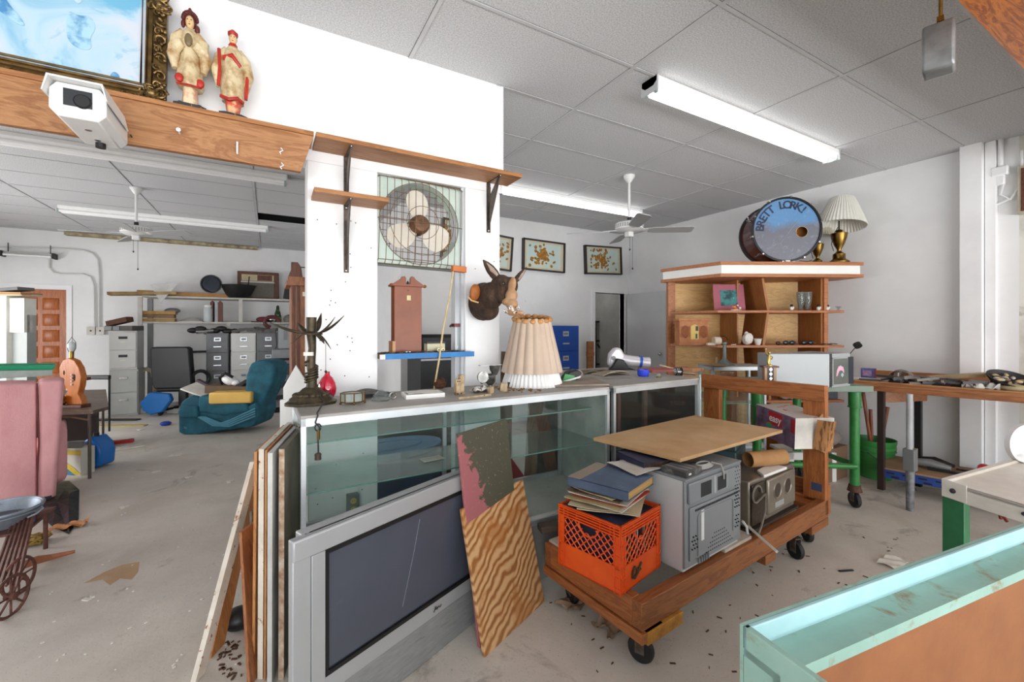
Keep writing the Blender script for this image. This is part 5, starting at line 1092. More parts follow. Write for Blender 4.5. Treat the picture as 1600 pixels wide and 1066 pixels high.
M().cyl((-.05, 0, .045), (.02, 0, .045), .042, n=24).box(-.12, -.02, .0, -.04, .02, .025).b('body', mat((232, 220, 196), .5, name='ivory'), t); M().tube([(.05+.05*math.cos(k*.4), .0, .05+.045*math.sin(k*.4)) for k in range(16)], .004, 6).b('wire_loop', BLK, t)
p = ush(1167, 1.235, .08); t = T('ceramic_shell', 'white lumpy ceramic shell ornament beside a small white cup on the unit', 'ornament', p)
WC_ = mat((236, 232, 224), .3, v=.04, name='white_ceramic')
m = M().ell((0, 0, .06), (.06, .045, .06))
for k in range(12): a = k*.52; m.ell((.045*math.cos(a), -.02, .07+.04*math.sin(a)), (.025, .02, .02), 8, 6)
m.ell((-.01, 0, .12), (.02, .02, .025)); m.b('shell', WC_, t, remesh=.005)
p = ush(1184, 1.235, .06); small(M().lathe([(.02, 0), (.03, .02), (.036, .06), (.046, .068), (.034, .07), (.02, .01)], n=20), 'ceramic_cup', WC_, p, 'small white fluted cup right of the ceramic shell', 'cup')
p = ush(1146, 1.235, .04)
for k in range(4): small(M().ell((k*.022-.03, 0, .006), (.008, .007, .006), 8, 6), 'bead', WC_, p, 'tiny white bead in a row on the lower unit shelf', 'bead', group='white beads on the lower unit shelf')
DGL = mat((32, 34, 40), .2, name='dark_glasses')
for u, lb, c_ in ((1216, 'small dark brown knob at the left of the sunglasses row on the unit', (70, 54, 44)),):
    small(M().ell((0, 0, .02), (.035, .02, .02)), 'dark_ornament', mat(c_, .4, name='brown_knob'), ush(u, 1.235, .06), lb, 'knob')
for u, lb in ((1233, 'black folded sunglasses at the left of the row on the lower unit shelf'), (1262, 'black sunglasses with pale strap at the right of the row on the shelf')):
    p = ush(u, 1.235, .05); t = T('sunglasses', lb, 'sunglasses', p, ru)
    for s in (-1, 1): M().ell((s*.035, 0, .025), (.032, .012, .024)).b('lens', DGL, t)
    M().tube([(-.07, .0, .035), (0, -.005, .035), (.07, 0, .035), (.075, .05, .01), (-.05, .06, .008)], .004, 6).b('frame', BLK, t); M().tube([(.0, .02, .02), (.05, .01, .03), (.09, .0, .015)], .006, 6).b('pale_strap', CHROME, t)
for k, (u, lb) in enumerate(((1295, 'brown curled strap lying at the right end of the lower unit shelf'),)):
    p = ush(u, 1.235, .04); small(M().sheet(lambda a, b: (-.15+.3*a, -.02+.04*b, .006+.012*abs(math.sin(a*6))), 14, 3, .003), 'leather_strap', DKWOOD, p, lb, 'strap')
# upper right shelf: glasses and figurines
GLS = glass('drinking_glass', (238, 242, 242), .02, dust=.12)
for u, z_, lb in ((1251, .0, 'tall clear drinking glass on the upper unit shelf, left of the two'), (1262, .0, 'tall clear drinking glass on the upper unit shelf, right of the two')):
    small(M().lathe([(.024, 0), (.028, .01), (.022, .03), (.036, .10), (.04, .16), (.042, .2), (.039, .2), (.033, .10), (.018, .03)], n=20, close=False), 'drinking_glass', GLS, ush(u, 1.60, .1), lb, 'glass')
for u, lb in ((1237, 'penguin-like black and white ornament left of the drinking glasses'), (1279, 'little black and white ornament figure, left of the seated pair'), (1293, 'little black and white ornament figure, right of the seated pair')):
    p = ush(u, 1.60, .05); t = T('small_ornament', lb, 'ornament', p)
    M().ell((0, 0, .022), (.024, .018, .022)).b('body', WC_, t); M().ell((0, 0, .052), (.016, .015, .014)).b('head', BLK, t); M().ell((.0, -.016, .03), (.014, .008, .012)).b('belly', WC_, t); M().ell((.03, 0, .01), (.018, .01, .008)).b('foot', mat((190, 110, 50), .5, name='orange_foot'), t)
small(M().box(-.006, -.006, 0, .006, .006, .05), 'brown_bottle', DKWOOD, ush(1266, 1.60, .02), 'very small brown bottle right of the drinking glasses', 'bottle')
small(M().lathe([(.02, 0), (.024, .004), (.006, .01), (.03, .045), (.027, .045), (.0, .012)], n=18, close=False), 'glass_dish', GLS, ush(1310, 1.60, .06), 'small clear glass dish at the right end of the upper unit shelf', 'dish')
# unit lower shelf: dark case and cloth bundle seen through the frame
p = ush(1275, .66, .12); t = T('tool_case', 'black and grey tool case with clasp on the low unit shelf', 'case', p, ru)
M().box(-.34, -.08, 0, .18, .14, .10).b('body', mat((84, 88, 96), .5, v=.08, name='grey_plastic_case'), t, bev=.008); M().box(-.36, -.085, .10, .20, .145, .17).b('lid', mat((52, 54, 60), .5, name='dark_lid'), t, bev=.008); M().box(.04, -.095, .08, .08, -.08, .11).b('clasp', CHROME, t)
p = ush(1226, .66, .06); small(M().ell((0, 0, .09), (.09, .07, .09)).ell((.06, -.03, .03), (.12, .04, .03), rot=(0, .5, 0)), 'plastic_bag', mat((200, 200, 198), .5, v=.08, name='translucent_bag'), p, 'crumpled translucent plastic bag beside the tool case', 'bag', remesh=.012)
# glass corner case top things
pc_ = pd(1138, 575, 4.2)
t = T('funnel', 'small grey metal funnel standing upside down on the corner glass case', 'funnel', (pc_.x, pc_.y+.04, CT)); M().lathe([(.10, 0), (.03, .05), (.018, .07), (.016, .20), (.024, .205), (.024, .225), (.01, .225)], n=24).b('cone', mat((126, 134, 130), .45, .6, v=.1, name='zinc'), t)
p_ = pd(1120, 572, 4.15); one(M().lathe([(.09, 0), (.1, .004), (.03, .02), (.012, .03), (.01, .08), (.0, .085)], c=(p_.x+.02, p_.y+.02, CT), n=22), 'brass_tray', mat((164, 144, 110), .5, .5, v=.1, name='dull_brass'), 'low dusty brass dish with thin stem left of the funnel', 'dish')
# ================================================================== green table with the grey cabinet set
GT = mat((54, 136, 66), .35, vs=8, col2=(38, 112, 50), name='green_enamel'); GTT = mat((96, 124, 104), .45, vs=6, col2=(120, 126, 116), dirt=(60, 110, 66), ds=8, name='worn_green_top')
tA = (3.37, 2.02); tB = (4.04, 1.58); tC_ = (4.32, 2.18); tD = (3.60, 2.50); TZ = .965
t = T('green_table', 'green pipe-legged steel table on casters with worn top carrying the grey cabinet', 'table', ((tA[0]+tC_[0])/2, (tA[1]+tC_[1])/2, 0))
M().slab([(x, y, TZ) for x, y in (tA, (tB[0]+.06, tB[1]-.06), tC_, tD)], (0, 0, -.05)).b('tabletop', GTT, t, w=True, bev=.004)
for k, (x, y) in enumerate((tA, tB, tC_, tD)):
    cx, cy = (tA[0]+tC_[0])/2, (tA[1]+tC_[1])/2; x += (cx-x)*.07; y += (cy-y)*.07
    lg = M().cyl((x, y, .17), (x, y, TZ-.05), .033, n=20).b('leg', GT, t, w=True)
    M().cyl((x, y, TZ-.17), (x, y, TZ-.05), .042, n=20).cyl((x, y, TZ-.175), (x, y, TZ-.165), .047, n=20).b('collar', GT, lg, w=True)
    c_ = caster(t, (x-t.location.x, y-t.location.y, 0), .062, .6+k*.4, RUST); M().cyl((x, y, .13), (x, y, .18), .05, .038, n=16).b('socket', RUST, lg, w=True)
M().cyl((tA[0]+.05, tA[1], .33), (tB[0]-.03, tB[1]+.02, .33), .022, n=14).b('stretcher', GT, t, w=True); M().cyl((tB[0], tB[1]+.03, .33), (tC_[0]-.02, tC_[1]-.03, .33), .022, n=14).b('stretcher', GT, t, w=True)
g0 = Vector(((tA[0]+tB[0])/2, (tA[1]+tB[1])/2, TZ)); gP = pd(1300, 600, 3.27); rg = math.atan2(tB[1]-tA[1], tB[0]-tA[0])
t = T('aquarium_cabinet', 'long grey cabinet with glass end carrying a pink sticker on the green table', 'cabinet', (gP.x, gP.y, TZ), rg+.05)
GB = mat((166, 170, 172), .45, .1, v=.03, vs=3, name='light_grey_sheet'); hG = .255
M().box(-.47, 0, 0, -.0, .17, hG).b('body', GB, t, bev=.004)
en = Matrix.Rotation(.45, 4, 'Z')
M().box(-.02, .0, .0, .0, .02, hG-.0).b('edge_strip', DARK, t)
M().box(0, 0, 0, .24, .3, .015, en).box(0, 0, hG-.03, .24, .3, hG, en).b('end_shell', GB, t)
gd = M().box(.005, .0, .015, .24, .006, hG-.03, en).b('glass_door', mat((104, 110, 106), .12, v=.05, name='grey_glass'), t)
M().box(.22, -.003, .015, .28, .02, hG-.03, en).b('dark_edge', mat((44, 52, 66), .4, name='navy_grey'), t)
M().box(.0, -.004, .012, .012, .003, hG-.028, en).box(0, -.004, .012, .2, .003, .02, en).box(0, -.004, hG-.04, .2, .003, hG-.03, en).b('door_trim', ALU, t)
PKM = mat((226, 178, 200), .5, v=.05, name='pink_sticker'); m = M()
m.prism([(.05, .08), (.06, .13), (.085, .16), (.10, .155), (.105, .165), (.115, .158), (.14, .15), (.155, .12), (.15, .10), (.13, .12), (.11, .125), (.09, .12), (.075, .10), (.07, .085)], -.003, -.001, 'y', T=en); m.b('sticker', PKM, gd)
M().prism([(.11, .085), (.125, .105), (.14, .10), (.15, .085), (.13, .07)], -.003, -.001, 'y', T=en).b('sticker_accent', mat((190, 206, 210), .5, name='pale_sticker'), gd)
M().cyl((.15, .02, hG), (.185, .02, hG+.04), .003, n=6, ) .cyl((.2, .0, hG+.055), (.2, .02, hG+.075), .026, n=18).b('round_mirror', BLK, t)
tr_ = pd(1200, 585, 3.05); p = Vector((tr_.x, tr_.y, 1.045))
p = Vector((cart.location.x, cart.location.y, 0))+Matrix.Rotation(rzc, 3, 'Z') @ Vector((LC-.04, .45, 1.046))
aT = pd(1202, 560, dep(pd(1202, 560, 3.3))); p = pd(1202, 598, 3.18); p.z = TZ
t = T('trophy', 'small gold figure trophy with diamond-patterned column in front of the grey cabinet', 'trophy', (p.x, p.y, TZ), rg)
GLD = mat((216, 190, 110), .2, 1, v=.05, name='gold_plastic')
M().box(-.05, -.025, 0, .05, .025, .012).box(-.055, -.03, .16, .055, .03, .172).b('plinth', DKWOOD, t)
cl_ = M().box(-.042, -.018, .012, .042, .02, .16).b('column', mat((168, 128, 92), .4, v=.1, name='trophy_wood'), t); M().box(-.022, -.021, .014, .022, -.018, .158).b('black_panel', BLK, cl_)
for k in range(4): M().prism([(0, .03+k*.034), (.012, .045+k*.034), (0, .06+k*.034), (-.012, .045+k*.034)], -.0225, -.021, 'y').b('diamond', CHROME, cl_)
fg = M().tube([(0, 0, .172), (-.005, 0, .2), (0, 0, .225), (0, 0, .255)], [.012, .010, .013, .006], 8).ell((0, 0, .268), (.009, .009, .011)).tube([(.008, 0, .245), (.024, 0, .235), (.012, -.01, .222)], .004, 6).tube([(-.008, 0, .245), (-.024, 0, .262), (-.026, 0, .292)], .004, 6).ell((-.026, 0, .297), (.007, .007, .007)).lathe([(.022, .172), (.02, .18), (.008, .186)], n=12).b('winged_figure', GLD, t)
# ================================================================== workbench along the right wall
WZ = .945; w0 = pz(1338, 596, WZ); w1 = pz(1600, 615, WZ); wd_ = (w1-w0).normalized(); w0 = w0-wd_*.02; w2 = w1+wd_*.7
rb = math.atan2(wd_.y, wd_.x); LB = (w2-w0).length
t = T('workbench', 'long orange-brown timber workbench cluttered with tools along the right wall', 'workbench', (w0.x, w0.y, 0), rb); RB = Matrix.Translation((w0.x, w0.y, 0)) @ Matrix.Rotation(rb, 4, 'Z')
wdp = .78
M().box(0, .0, WZ-.035, LB, wdp, WZ).b('benchtop', wood((168, 112, 66), (134, 82, 44), 'x', dist=1.5, name='bench_wood'), t, bev=.003)
M().box(0, -.012, WZ-.07, LB, .03, WZ-.03).b('lower_board', REDWOOD, t, bev=.003); M().box(0, -.01, WZ-.0, LB, .012, WZ+.012).b('front_lip', PINE, t); M().box(0, wdp-.02, WZ, LB, wdp, WZ+.05).b('back_board', PINE, t)
def atb(u, z, y_):
    """point on the bench (or its lower shelf) at column u, y_ behind the front edge"""
    n = Vector((-math.sin(rb), math.cos(rb))); base = Vector((w0.x, w0.y))+n*y_; a = (u-800)/FPX; dr = Vector((FW[0]+a*RT[0], FW[1]+a*RT[1])); k = base.dot(n)/dr.dot(n); return Vector((dr.x*k, dr.y*k, z))
for u, y_, nm in ((1377, .06, mat((52, 36, 32), .6, v=.1, name='dark_bench_leg')), (1435, .40, BLK)):
    q = atb(u, 0, y_); M().box(q.x-.022, q.y-.022, .02, q.x+.022, q.y+.022, WZ-.07).b('leg', nm, t, w=True)
q = atb(1377, 0, .05); q2 = atb(1435, 0, .42); M().slab([Vector((q.x+.02, q.y, WZ-.17)), Vector((q2.x, q2.y, WZ-.17)), Vector((q2.x+.03, q2.y-.05, WZ-.17)), Vector((q.x+.06, q.y-.05, WZ-.17))], (0, 0, .1)).b('brace', REDWOOD, t, w=True)
SZ = .20; s0 = atb(1377, SZ, .06); s1 = s0+wd_*1.6; nb_ = Vector((-math.sin(rb), math.cos(rb), 0))
M().slab([s0, s1, s1+nb_*.52, s0+nb_*.52], (0, 0, .015)).b('lower_shelf', mat((164, 132, 96), .7, vs=4, col2=(138, 108, 78), name='shelf_plywood'), t, w=True)
bb = M().slab([s0, s1, s1+nb_*.01, s0+nb_*.01], (0, 0, -.07)).b('blue_rail', mat((34, 72, 150), .5, vs=9, col2=(26, 54, 120), name='blue_rail'), t, w=True)
for k in range(12):
    for r_ in (0, 1): c_ = s0+wd_*(.06+k*.1+r_*.03)+Vector((0, 0, -.025-.03*r_))-nb_*.001; M().cb(c_, (.05, .002, .012), (0, 0, rb)).b('slot', BLK, bb, w=True)
# stuff on the bench
def ob(m, name, mt_, u, y_, label, cat, z=WZ, rz=0, **k):
    p = atb(u, z, y_); X = Matrix.Translation(p) @ Matrix.Rotation(rb+rz, 4, 'Z'); m.v = [X @ q for q in m.v]; return one(m, name, mt_, label, cat, **k)
p = atb(1357, WZ+.0, .30); t = T('small_carton', 'small blue and red printed carton at the left end of the bench', 'carton', p, rb-.1); M().box(-.05, -.03, 0, .05, .03, .10).b('box', mat((110, 110, 160), .5, vs=20, col2=(70, 80, 130), name='violet_print'), t); M().box(.05, -.03, 0, .051, .03, .10).b('red_end', mat((150, 50, 70), .5, name='red_end'), t); M().box(-.035, -.032, .03, .03, -.03, .08).b('printed_panel', mat((150, 170, 220), .5, vs=40, col2=(190, 100, 130), name='printed_panel'), t)
p = atb(1408, WZ, .14); t = T('metal_bell', 'round chrome dome with brown base on the bench beside the small carton', 'dome', p); M().lathe([(.085, .01), (.09, .04), (.072, .085), (.036, .11), (0, .118)], n=28).b('dome', mat((150, 138, 128), .15, 1, v=.1, name='tarnished_chrome'), t); M().lathe([(.05, 0), (.06, .012)], n=20).b('base', RUST, t)
ob(M().box(-.22, -.012, 0.01, .2, .012, .025), 'white_tube', STEELW, 1362, .12, 'white plastic tube lying across the left end of the bench', 'tube', rz=-.1)
ob(M().box(-.06, -.02, 0, .08, .02, .025), 'black_tool', BLK, 1357, .05, 'black hand tool under the white tube on the bench', 'tool', rz=.3)
WD2 = mat((196, 176, 140), .7, vs=7, col2=(160, 136, 100), name='grey_scrap_wood')
ob(M().box(-.25, -.07, .06, .24, .07, .085, Matrix.Rotation(-.16, 4, 'Y')), 'scrap_board', WD2, 1492, .28, 'pale scrap board tilted on top of the pile on the bench', 'board', rz=.1)
ob(M().box(-.30, -.05, .035, .35, .05, .05, Matrix.Rotation(.06, 4, 'Y')), 'dark_strip', mat((96, 88, 82), .6, vs=9, name='grey_strip'), 1505, .2, 'long grey strip below the tilted scrap board on the bench', 'strip', rz=-.05)
ob(M().box(-.2, -.05, .012, .25, .04, .024), 'brown_board', REDWOOD, 1515, .3, 'flat brown board at the back of the bench pile', 'board', rz=.2)
ob(M().box(-.12, -.03, .0, .16, .03, .012), 'wood_scrap', WD2, 1462, .2, 'small flat wood piece right of the chrome dome', 'wood scrap', rz=.5)
for k in range(9):
    u = [1395, 1420, 1436, 1452, 1470, 1482, 1504, 1530, 1556][k]; c_ = [(60, 58, 58), (140, 138, 134), (80, 60, 50), (120, 110, 100), (50, 48, 50), (110, 84, 96), (60, 50, 46), (170, 160, 150), (70, 60, 52)][k]
    m = M()
    for j in range(5): m.cb((random.uniform(-.07, .07), random.uniform(-.03, .05), .016+.010*j), (random.uniform(.05, .16), .025, .02), (0, random.uniform(-.15, .15), random.uniform(-.8, .8)))
    m.tube([(-.08, .01, .02), (.0, .02, .045), (.09, -.01, .03)], .009, 6)
    ob(m, 'hand_tool', mat(c_, .5, v=.15, vs=30, name='tool_metal'), u, .06+.02*(k % 3), '%s clutter of hand tools on the bench, %s' % (['dark', 'silver', 'brown', 'grey-brown', 'black', 'purplish', 'blackish', 'pale grey', 'dark tan'][k], ['under the white tube', 'below the chrome dome', 'just right of the dome', 'left of the wood pile', 'before the wood pile', 'in front of the tilted board', 'left of the blue rag', 'behind the blue rag', 'beside the pan'][k]), 'tool', remesh=0)
rr = [1.3, 4.2]
ob(M().sheet(lambda a, b: (-.1+.2*a, -.05+.1*b, .004+.055*abs(math.sin(a*8+b*5)*math.cos(b*7-a*3))), 16, 10, .003), 'rag', mat((190, 206, 216), .8, vs=14, col2=(220, 214, 200), name='pale_blue_cloth'), 1532, .08, 'crumpled pale blue rag on the bench near the pan', 'rag')
p = atb(1578, WZ, .16); t = T('round_pan', 'round dark pan full of shells and scraps at the right of the bench', 'pan', p, 0, rot=(.35, -.25, 0)); t.location.z += .05
M().lathe([(.0, .0), (.11, .002), (.135, .03), (.14, .045), (.132, .045), (.125, .03), (.1, .008)], n=32, close=False).b('pan', DARK, t)
for k in range(14): a = random.random()*6; r_ = random.uniform(.02, .1); M().ell((r_*math.cos(a), r_*math.sin(a), .03), (.022, .014, .012), 8, 6, rot=(0, 0, a)).b('scrap', mat([(206, 180, 130), (120, 96, 70), (190, 186, 176)][k % 3], .6, name='scrap'), t)
ob(M().ell((0, 0, .03), (.07, .05, .03)), 'clay_lump', mat((176, 160, 122), .8, vs=20, name='clay'), 1583, .06, 'tan lump of clay in front of the round pan', 'lump')
# lower shelf things
p = atb(1455, SZ+.015, .3); t = T('electric_drill', 'grey and black power tool lying on the lower bench shelf', 'power tool', p, rb)
M().tube([(-.12, 0, .04), (0, -.01, .05), (.12, -.02, .035)], [.03, .035, .02], 12).b('body', mat((150, 150, 150), .4, .3, name='tool_grey'), t); M().tube([(-.1, .03, .06), (.02, .04, .07), (.14, .02, .05)], [.02, .03, .012], 10).b('grip', BLK, t); M().box(-.02, -.06, 0, .2, -.03, .02).b('blade_guard', BLK, t)
p = atb(1538, SZ+.015, .42); t = T('red_reel', 'small red valve reel with black clamp on the lower bench shelf', 'reel', p, rb); M().cyl((0, -.02, .045), (0, .02, .045), .04, n=20).b('reel', mat((196, 30, 44), .4, name='bright_red'), t); M().box(-.16, -.01, 0, -.02, .01, .014).box(.02, -.02, 0, .12, .0, .016).b('clamp_bar', BLK, t)
# grey pipe post in front with its clamp
p = pz(1422, 798, 0); t = T('pipe_post', 'weathered grey pipe post topped with square wooden block before the bench', 'post', p)
M().cyl((0, 0, 0), (0, 0, .42), .025, .028, n=16).b('pipe', mat((150, 152, 156), .6, .3, vs=20, col2=(104, 104, 108), name='galvanised'), t); hz_ = 1.42-(738-512)/FPX*dep(p)
M().box(-.035, -.035, .31, .035, .035, .48).b('clamp', GREYM, t, bev=.004); M().box(.03, -.03, .31, .05, .03, .48).b('wood_block', OLDW, t); M().tube([(.03, 0, .25), (.05, 0, .2), (.06, -.02, .15)], .005, 6).b('hanging_wire', DARK, t); M().cyl((-.01, 0, .48), (-.01, 0, WZ-.04), .02, n=14).b('upper_pipe', mat((186, 188, 190), .6, name='pale_pipe'), t)
# green bucket with tool handles
p = pz(1388, 752, 0); p = Vector((p.x+.05, p.y+.12, 0)); hb = .36
t = T('green_bucket', 'green plastic bucket holding long wooden tool handles under the bench', 'bucket', p); GRB = mat((58, 138, 66), .4, v=.06, vs=4, name='green_plastic')
M().lathe([(.125, 0), (.15, .28), (.158, .28), (.158, .30), (.152, .305), (.16, .33), (.163, hb), (.157, hb), (.145, .28), (.12, .01)], n=36).b('bucket', GRB, t); M().lathe([(.155, .25), (.16, .255), (.155, .262)], n=36, close=False).b('rib', GRB, t)
M().tube([(.16*math.cos(PI+PI*k/14), .16*math.sin(PI+PI*k/14), .25-.10*math.sin(PI*k/14)) for k in range(15)], .003, 6).b('wire_handle', DARK, t); M().lathe([(0.001, .3), (.148, .3)], n=30, close=False).b('dark_contents', mat((60, 70, 50), .9, name='dark_green'), t)
HW_ = wood((150, 88, 60), (112, 60, 40), 'z', name='handle_wood')
for k, (u, v, dx, dy, lb) in enumerate(((1348, 610, -.02, 0, 'leftmost slanting'), (1360, 640, .02, .02, 'second slanting'), (1387, 636, .06, .0, 'short upright rightmost'))):
    a = p+Vector((dx, dy, .1)); e_ = pd(u, v, dep(p)+.02); one(M().tube([a, a.lerp(e_, .5), e_], [.015, .014, .016], 10), 'wooden_shaft', HW_, '%s brown wooden handle standing in the green bucket' % lb, 'tool handle')
# white storage with cardboard behind the cart frame
p = pz(1290, 740, 0); q = pd(1270, 715, 3.95); t = T('plastic_rack', 'white plastic crate frame on the floor behind the cart end', 'frame', (q.x, q.y, 0), FACE)
M().box(-.22, 0, .20, .22, .03, .27).box(-.22, 0, 0, -.17, .03, .27).box(.18, 0, 0, .22, .03, .27).box(-.22, .03, .24, .22, .3, .27).b('frame', STEELW, t, bev=.004)
q2 = pd(1285, 668, 4.1); t = T('cloth_heap', 'grey-brown cloth heap on a carton behind the green table', 'cloth heap', (q2.x, q2.y, 0)); M().box(-.24, -.12, 0, .2, .15, .30).b('carton', mat((140, 110, 86), .8, v=.08, name='old_carton'), t); M().ell((0, 0, .38), (.2, .14, .09)).ell((-.08, .02, .43), (.12, .1, .07)).b('cloth', mat((150, 138, 128), .9, vs=9, bp=.003, bs=14, name='grey_cloth'), t, remesh=.02)
# ================================================================== white-topped steel bench with green leg, right edge
z1 = .78; c1 = pz(1472, 752, z1); c2 = pz(1600, 716, z1); c3 = pz(1600, 790, z1)
WBZ = mat((226, 222, 214), .5, .1, vs=5, col2=(206, 198, 186), dirt=(120, 96, 80), dth=(.68, .74), ds=14, name='chipped_white_enamel')
t = T('steel_bench', 'white-topped steel bench with one dark green leg at the right edge', 'bench', (c1.x, c1.y, 0))
d1 = (c2-c1).normalized(); d2 = (c3-c1).normalized(); e1_ = c1+d1*1.5; e2_ = c1+d2*.62
M().slab([c1, e1_, e1_+d2*.62, e2_], (0, 0, -.012)).b('tabletop', WBZ, t, w=True)
M().slab([c1, e2_, e2_-d1*.0+Vector((0, 0, -.065)), c1+Vector((0, 0, -.065))], d1*.012).b('front_rail', WBZ, t, w=True, bev=.002)
M().slab([c1, e1_, e1_+Vector((0, 0, .012)), c1+Vector((0, 0, .012))], d2*.02).b('raised_lip', WBZ, t, w=True); M().slab([c1, e1_, e1_+Vector((0, 0, -.06)), c1+Vector((0, 0, -.06))], d2*.012).b('side_rail', WBZ, t, w=True)
lg = M().slab([c1+Vector((0, 0, -.055)), c1+d2*.075+Vector((0, 0, -.055)), Vector((c1.x, c1.y, 0))+d2*.075, Vector((c1.x, c1.y, 0))], d1*.05).b('leg', mat((46, 120, 76), .45, vs=9, col2=(36, 100, 62), dirt=(220, 224, 220), dth=(.72, .74), ds=9, name='dark_green_paint'), t, w=True, bev=.003)
M().slab([c1+Vector((0, 0, .012)), c1+d2*.085+Vector((0, 0, .012)), c1+d2*.085+Vector((0, 0, -.06)), c1+Vector((0, 0, -.06))], -d1*.006).b('corner_plate', WBZ, t, w=True, bev=.002)
q = c1+d2*.04-d1*.008+Vector((0, 0, -.025)); M().ell(q, (.01, .01, .01)).ell(c1+d2*.25-d1*.002+Vector((0, 0, -.03)), (.007, .007, .007)).b('bolt', DARK, t, w=True)
for a_ in (e1_+d2*.0, e1_+d2*.55, e2_): M().box(a_.x-.03, a_.y-.03, 0, a_.x+.01, a_.y+.01, z1-.02).b('leg', bpy.data.materials['dark_green_paint'], t, w=True)
p = pz(1597, 707, z1+.02); p = c1+d1*.82+d2*.10; t = T('white_disc', 'large white round disc standing on the steel bench at the right edge', 'disc', (p.x, p.y, z1)); 
q = pd(1606, 690, dep(p)); r_ = 30*dep(p)/FPX*1.0; M().cyl((q.x-p.x, q.y-p.y, r_+.002), (q.x-p.x+.01, q.y-p.y+.02, r_+.002), r_, n=40).b('disc', mat((222, 222, 222), .5, v=.02, name='white_disc'), t)
M().cyl((q.x-p.x-.04, q.y-p.y-.006, .04), (q.x-p.x-.04, q.y-p.y+.0, .04), .008, n=12).b('bolt_hole', DARK, t)
q = pz(1578, 802, 0); q = pd(1585, 798, 2.75)
t = T('red_metal_toy', 'tangle of red painted metal parts on the floor under the steel bench', 'scrap metal', (q.x, q.y, 0)); RDM = mat((150, 50, 40), .5, .3, v=.2, vs=30, name='worn_red_metal')
for k in range(7): a = Vector((random.uniform(-.12, .14), random.uniform(-.1, .1), random.uniform(.02, .16))); M().tube([a, a+Vector((random.uniform(-.1, .1), .02, random.uniform(-.06, .06))), a+Vector((random.uniform(-.1, .1), -.02, -.02))], .009, 6).b('rod', RDM, t)
M().box(-.1, -.08, 0, .12, .08, .03).b('base', RDM, t)
# ================================================================== mint green steel cabinet, bottom right
zM = .93; a0 = pz(1161, 978, zM); a1 = pz(1597, 822, zM); b0_ = pz(1250, 1036, zM)
dA = (a1-a0).normalized(); dB = Vector((dA.y, -dA.x, 0)); LM = 1.35
MT = mat((154, 188, 176), .45, .1, vs=5, col2=(134, 170, 158), dirt=(132, 116, 84), dth=(.56, .70), ds=16, bp=.0005, bs=60, name='mint_enamel'); MTL = mat((168, 206, 210), .4, .05, vs=6, col2=(150, 190, 194), dirt=(180, 150, 140), dth=(.7, .73), ds=13, name='pale_aqua_enamel')
HB = mat((150, 94, 46), .6, vs=4, col2=(124, 72, 34), bp=.0004, bs=80, dirt=(120, 70, 34), dth=(.7, .8), ds=12, name='brown_hardboard')
t = T('mint_cabinet', 'chipped mint green steel cabinet lying open with brown hardboard panel at bottom right', 'cabinet', (a0.x, a0.y, 0))
W_ = .052; up = Vector((0, 0, 1)); c0_ = a0
M().slab([c0_, c0_+dA*LM, c0_+dA*LM+dB*.008, c0_+dB*.008], (0, 0, -.05)).b('rear_lip', MTL, t, w=True, bev=.002)
M().slab([c0_-up*.035, c0_+dA*LM-up*.035, c0_+dA*LM+dB*W_-up*.035, c0_+dB*W_-up*.035], (0, 0, -.012)).b('ledge', MT, t, w=True)
M().slab([c0_+dB*W_-up*.035, c0_+dA*LM+dB*W_-up*.035, c0_+dA*LM+dB*(W_+.012)-up*.035, c0_+dB*(W_+.012)-up*.035], (0, 0, -.02)).b('front_edge', MT, t, w=True)
M().slab([c0_+dA*.03+dB*(W_+.002)-up*.05, c0_+dA*(LM-.03)+dB*(W_+.002)-up*.05, c0_+dA*(LM-.03)+dB*(W_+.002)-up*.93, c0_+dA*.03+dB*(W_+.002)-up*.93], dB*.005).b('hardboard_panel', HB, t, w=True)
M().slab([c0_, c0_+dB*.16, c0_+dB*.16-up*.93, c0_-up*.93], dA*.012).b('end_panel', MT, t, w=True, bev=.002)
M().slab([c0_+dB*.15-up*.03, c0_+dB*.55-up*.03, c0_+dB*.55-up*.06, c0_+dB*.15-up*.06], dA*.03).b('side_rail', MT, t, w=True)
M().slab([c0_+dB*.17-up*.06, c0_+dB*.55-up*.06, c0_+dB*.55-up*.93, c0_+dB*.17-up*.93], dA*.005).b('side_hardboard', HB, t, w=True)
M().slab([c0_-up*.0, c0_+dA*LM, c0_+dA*LM-up*.93, c0_-up*.93], -dB*.006).b('rear_panel', MT, t, w=True)
M().slab([c0_+dA*(LM-.03)+dB*W_, c0_+dA*LM+dB*W_, c0_+dA*LM+dB*W_-up*.93, c0_+dA*(LM-.03)+dB*W_-up*.93], dB*.02).b('end_stile', mat((206, 160, 104), .5, v=.05, name='pale_wood_stile'), t, w=True)
M().ell(c0_+dB*.06-dA*.002-up*.055, (.004, .004, .004)).b('screw', DARK, t, w=True)
# ================================================================== grey flood light hanging from the soffit
D_ = 1.62; q = pd(1493, 66, D_); tp = pd(1493, 28, D_).z; bt_ = pd(1493, 107, D_).z
t = T('flood_light', 'small grey metal lamp box with cream front hanging under the soffit, top right', 'light', (q.x, q.y, bt_), FACE+.75)
hh = tp-bt_; M().prism([(-.05, .02), (-.04, 0), (.04, 0), (.045, .01), (.045, hh-.01), (.03, hh), (-.04, hh-.01), (-.05, hh-.04)], -.0, .09, 'y').b('housing', mat((150, 152, 152), .4, .5, vs=9, col2=(110, 112, 112), name='cast_grey_metal'), t, bev=.012)
M().box(.045, .005, .008, .058, .085, hh-.01).b('lens', mat((240, 238, 224), .4, v=.03, name='cream_lens'), t, bev=.004); M().box(-.02, .03, hh, .02, .05, hh+.02).cyl((0, .04, hh), (0, .04, 2.7-bt_), .006, n=8).b('hanger', BRASS, t)
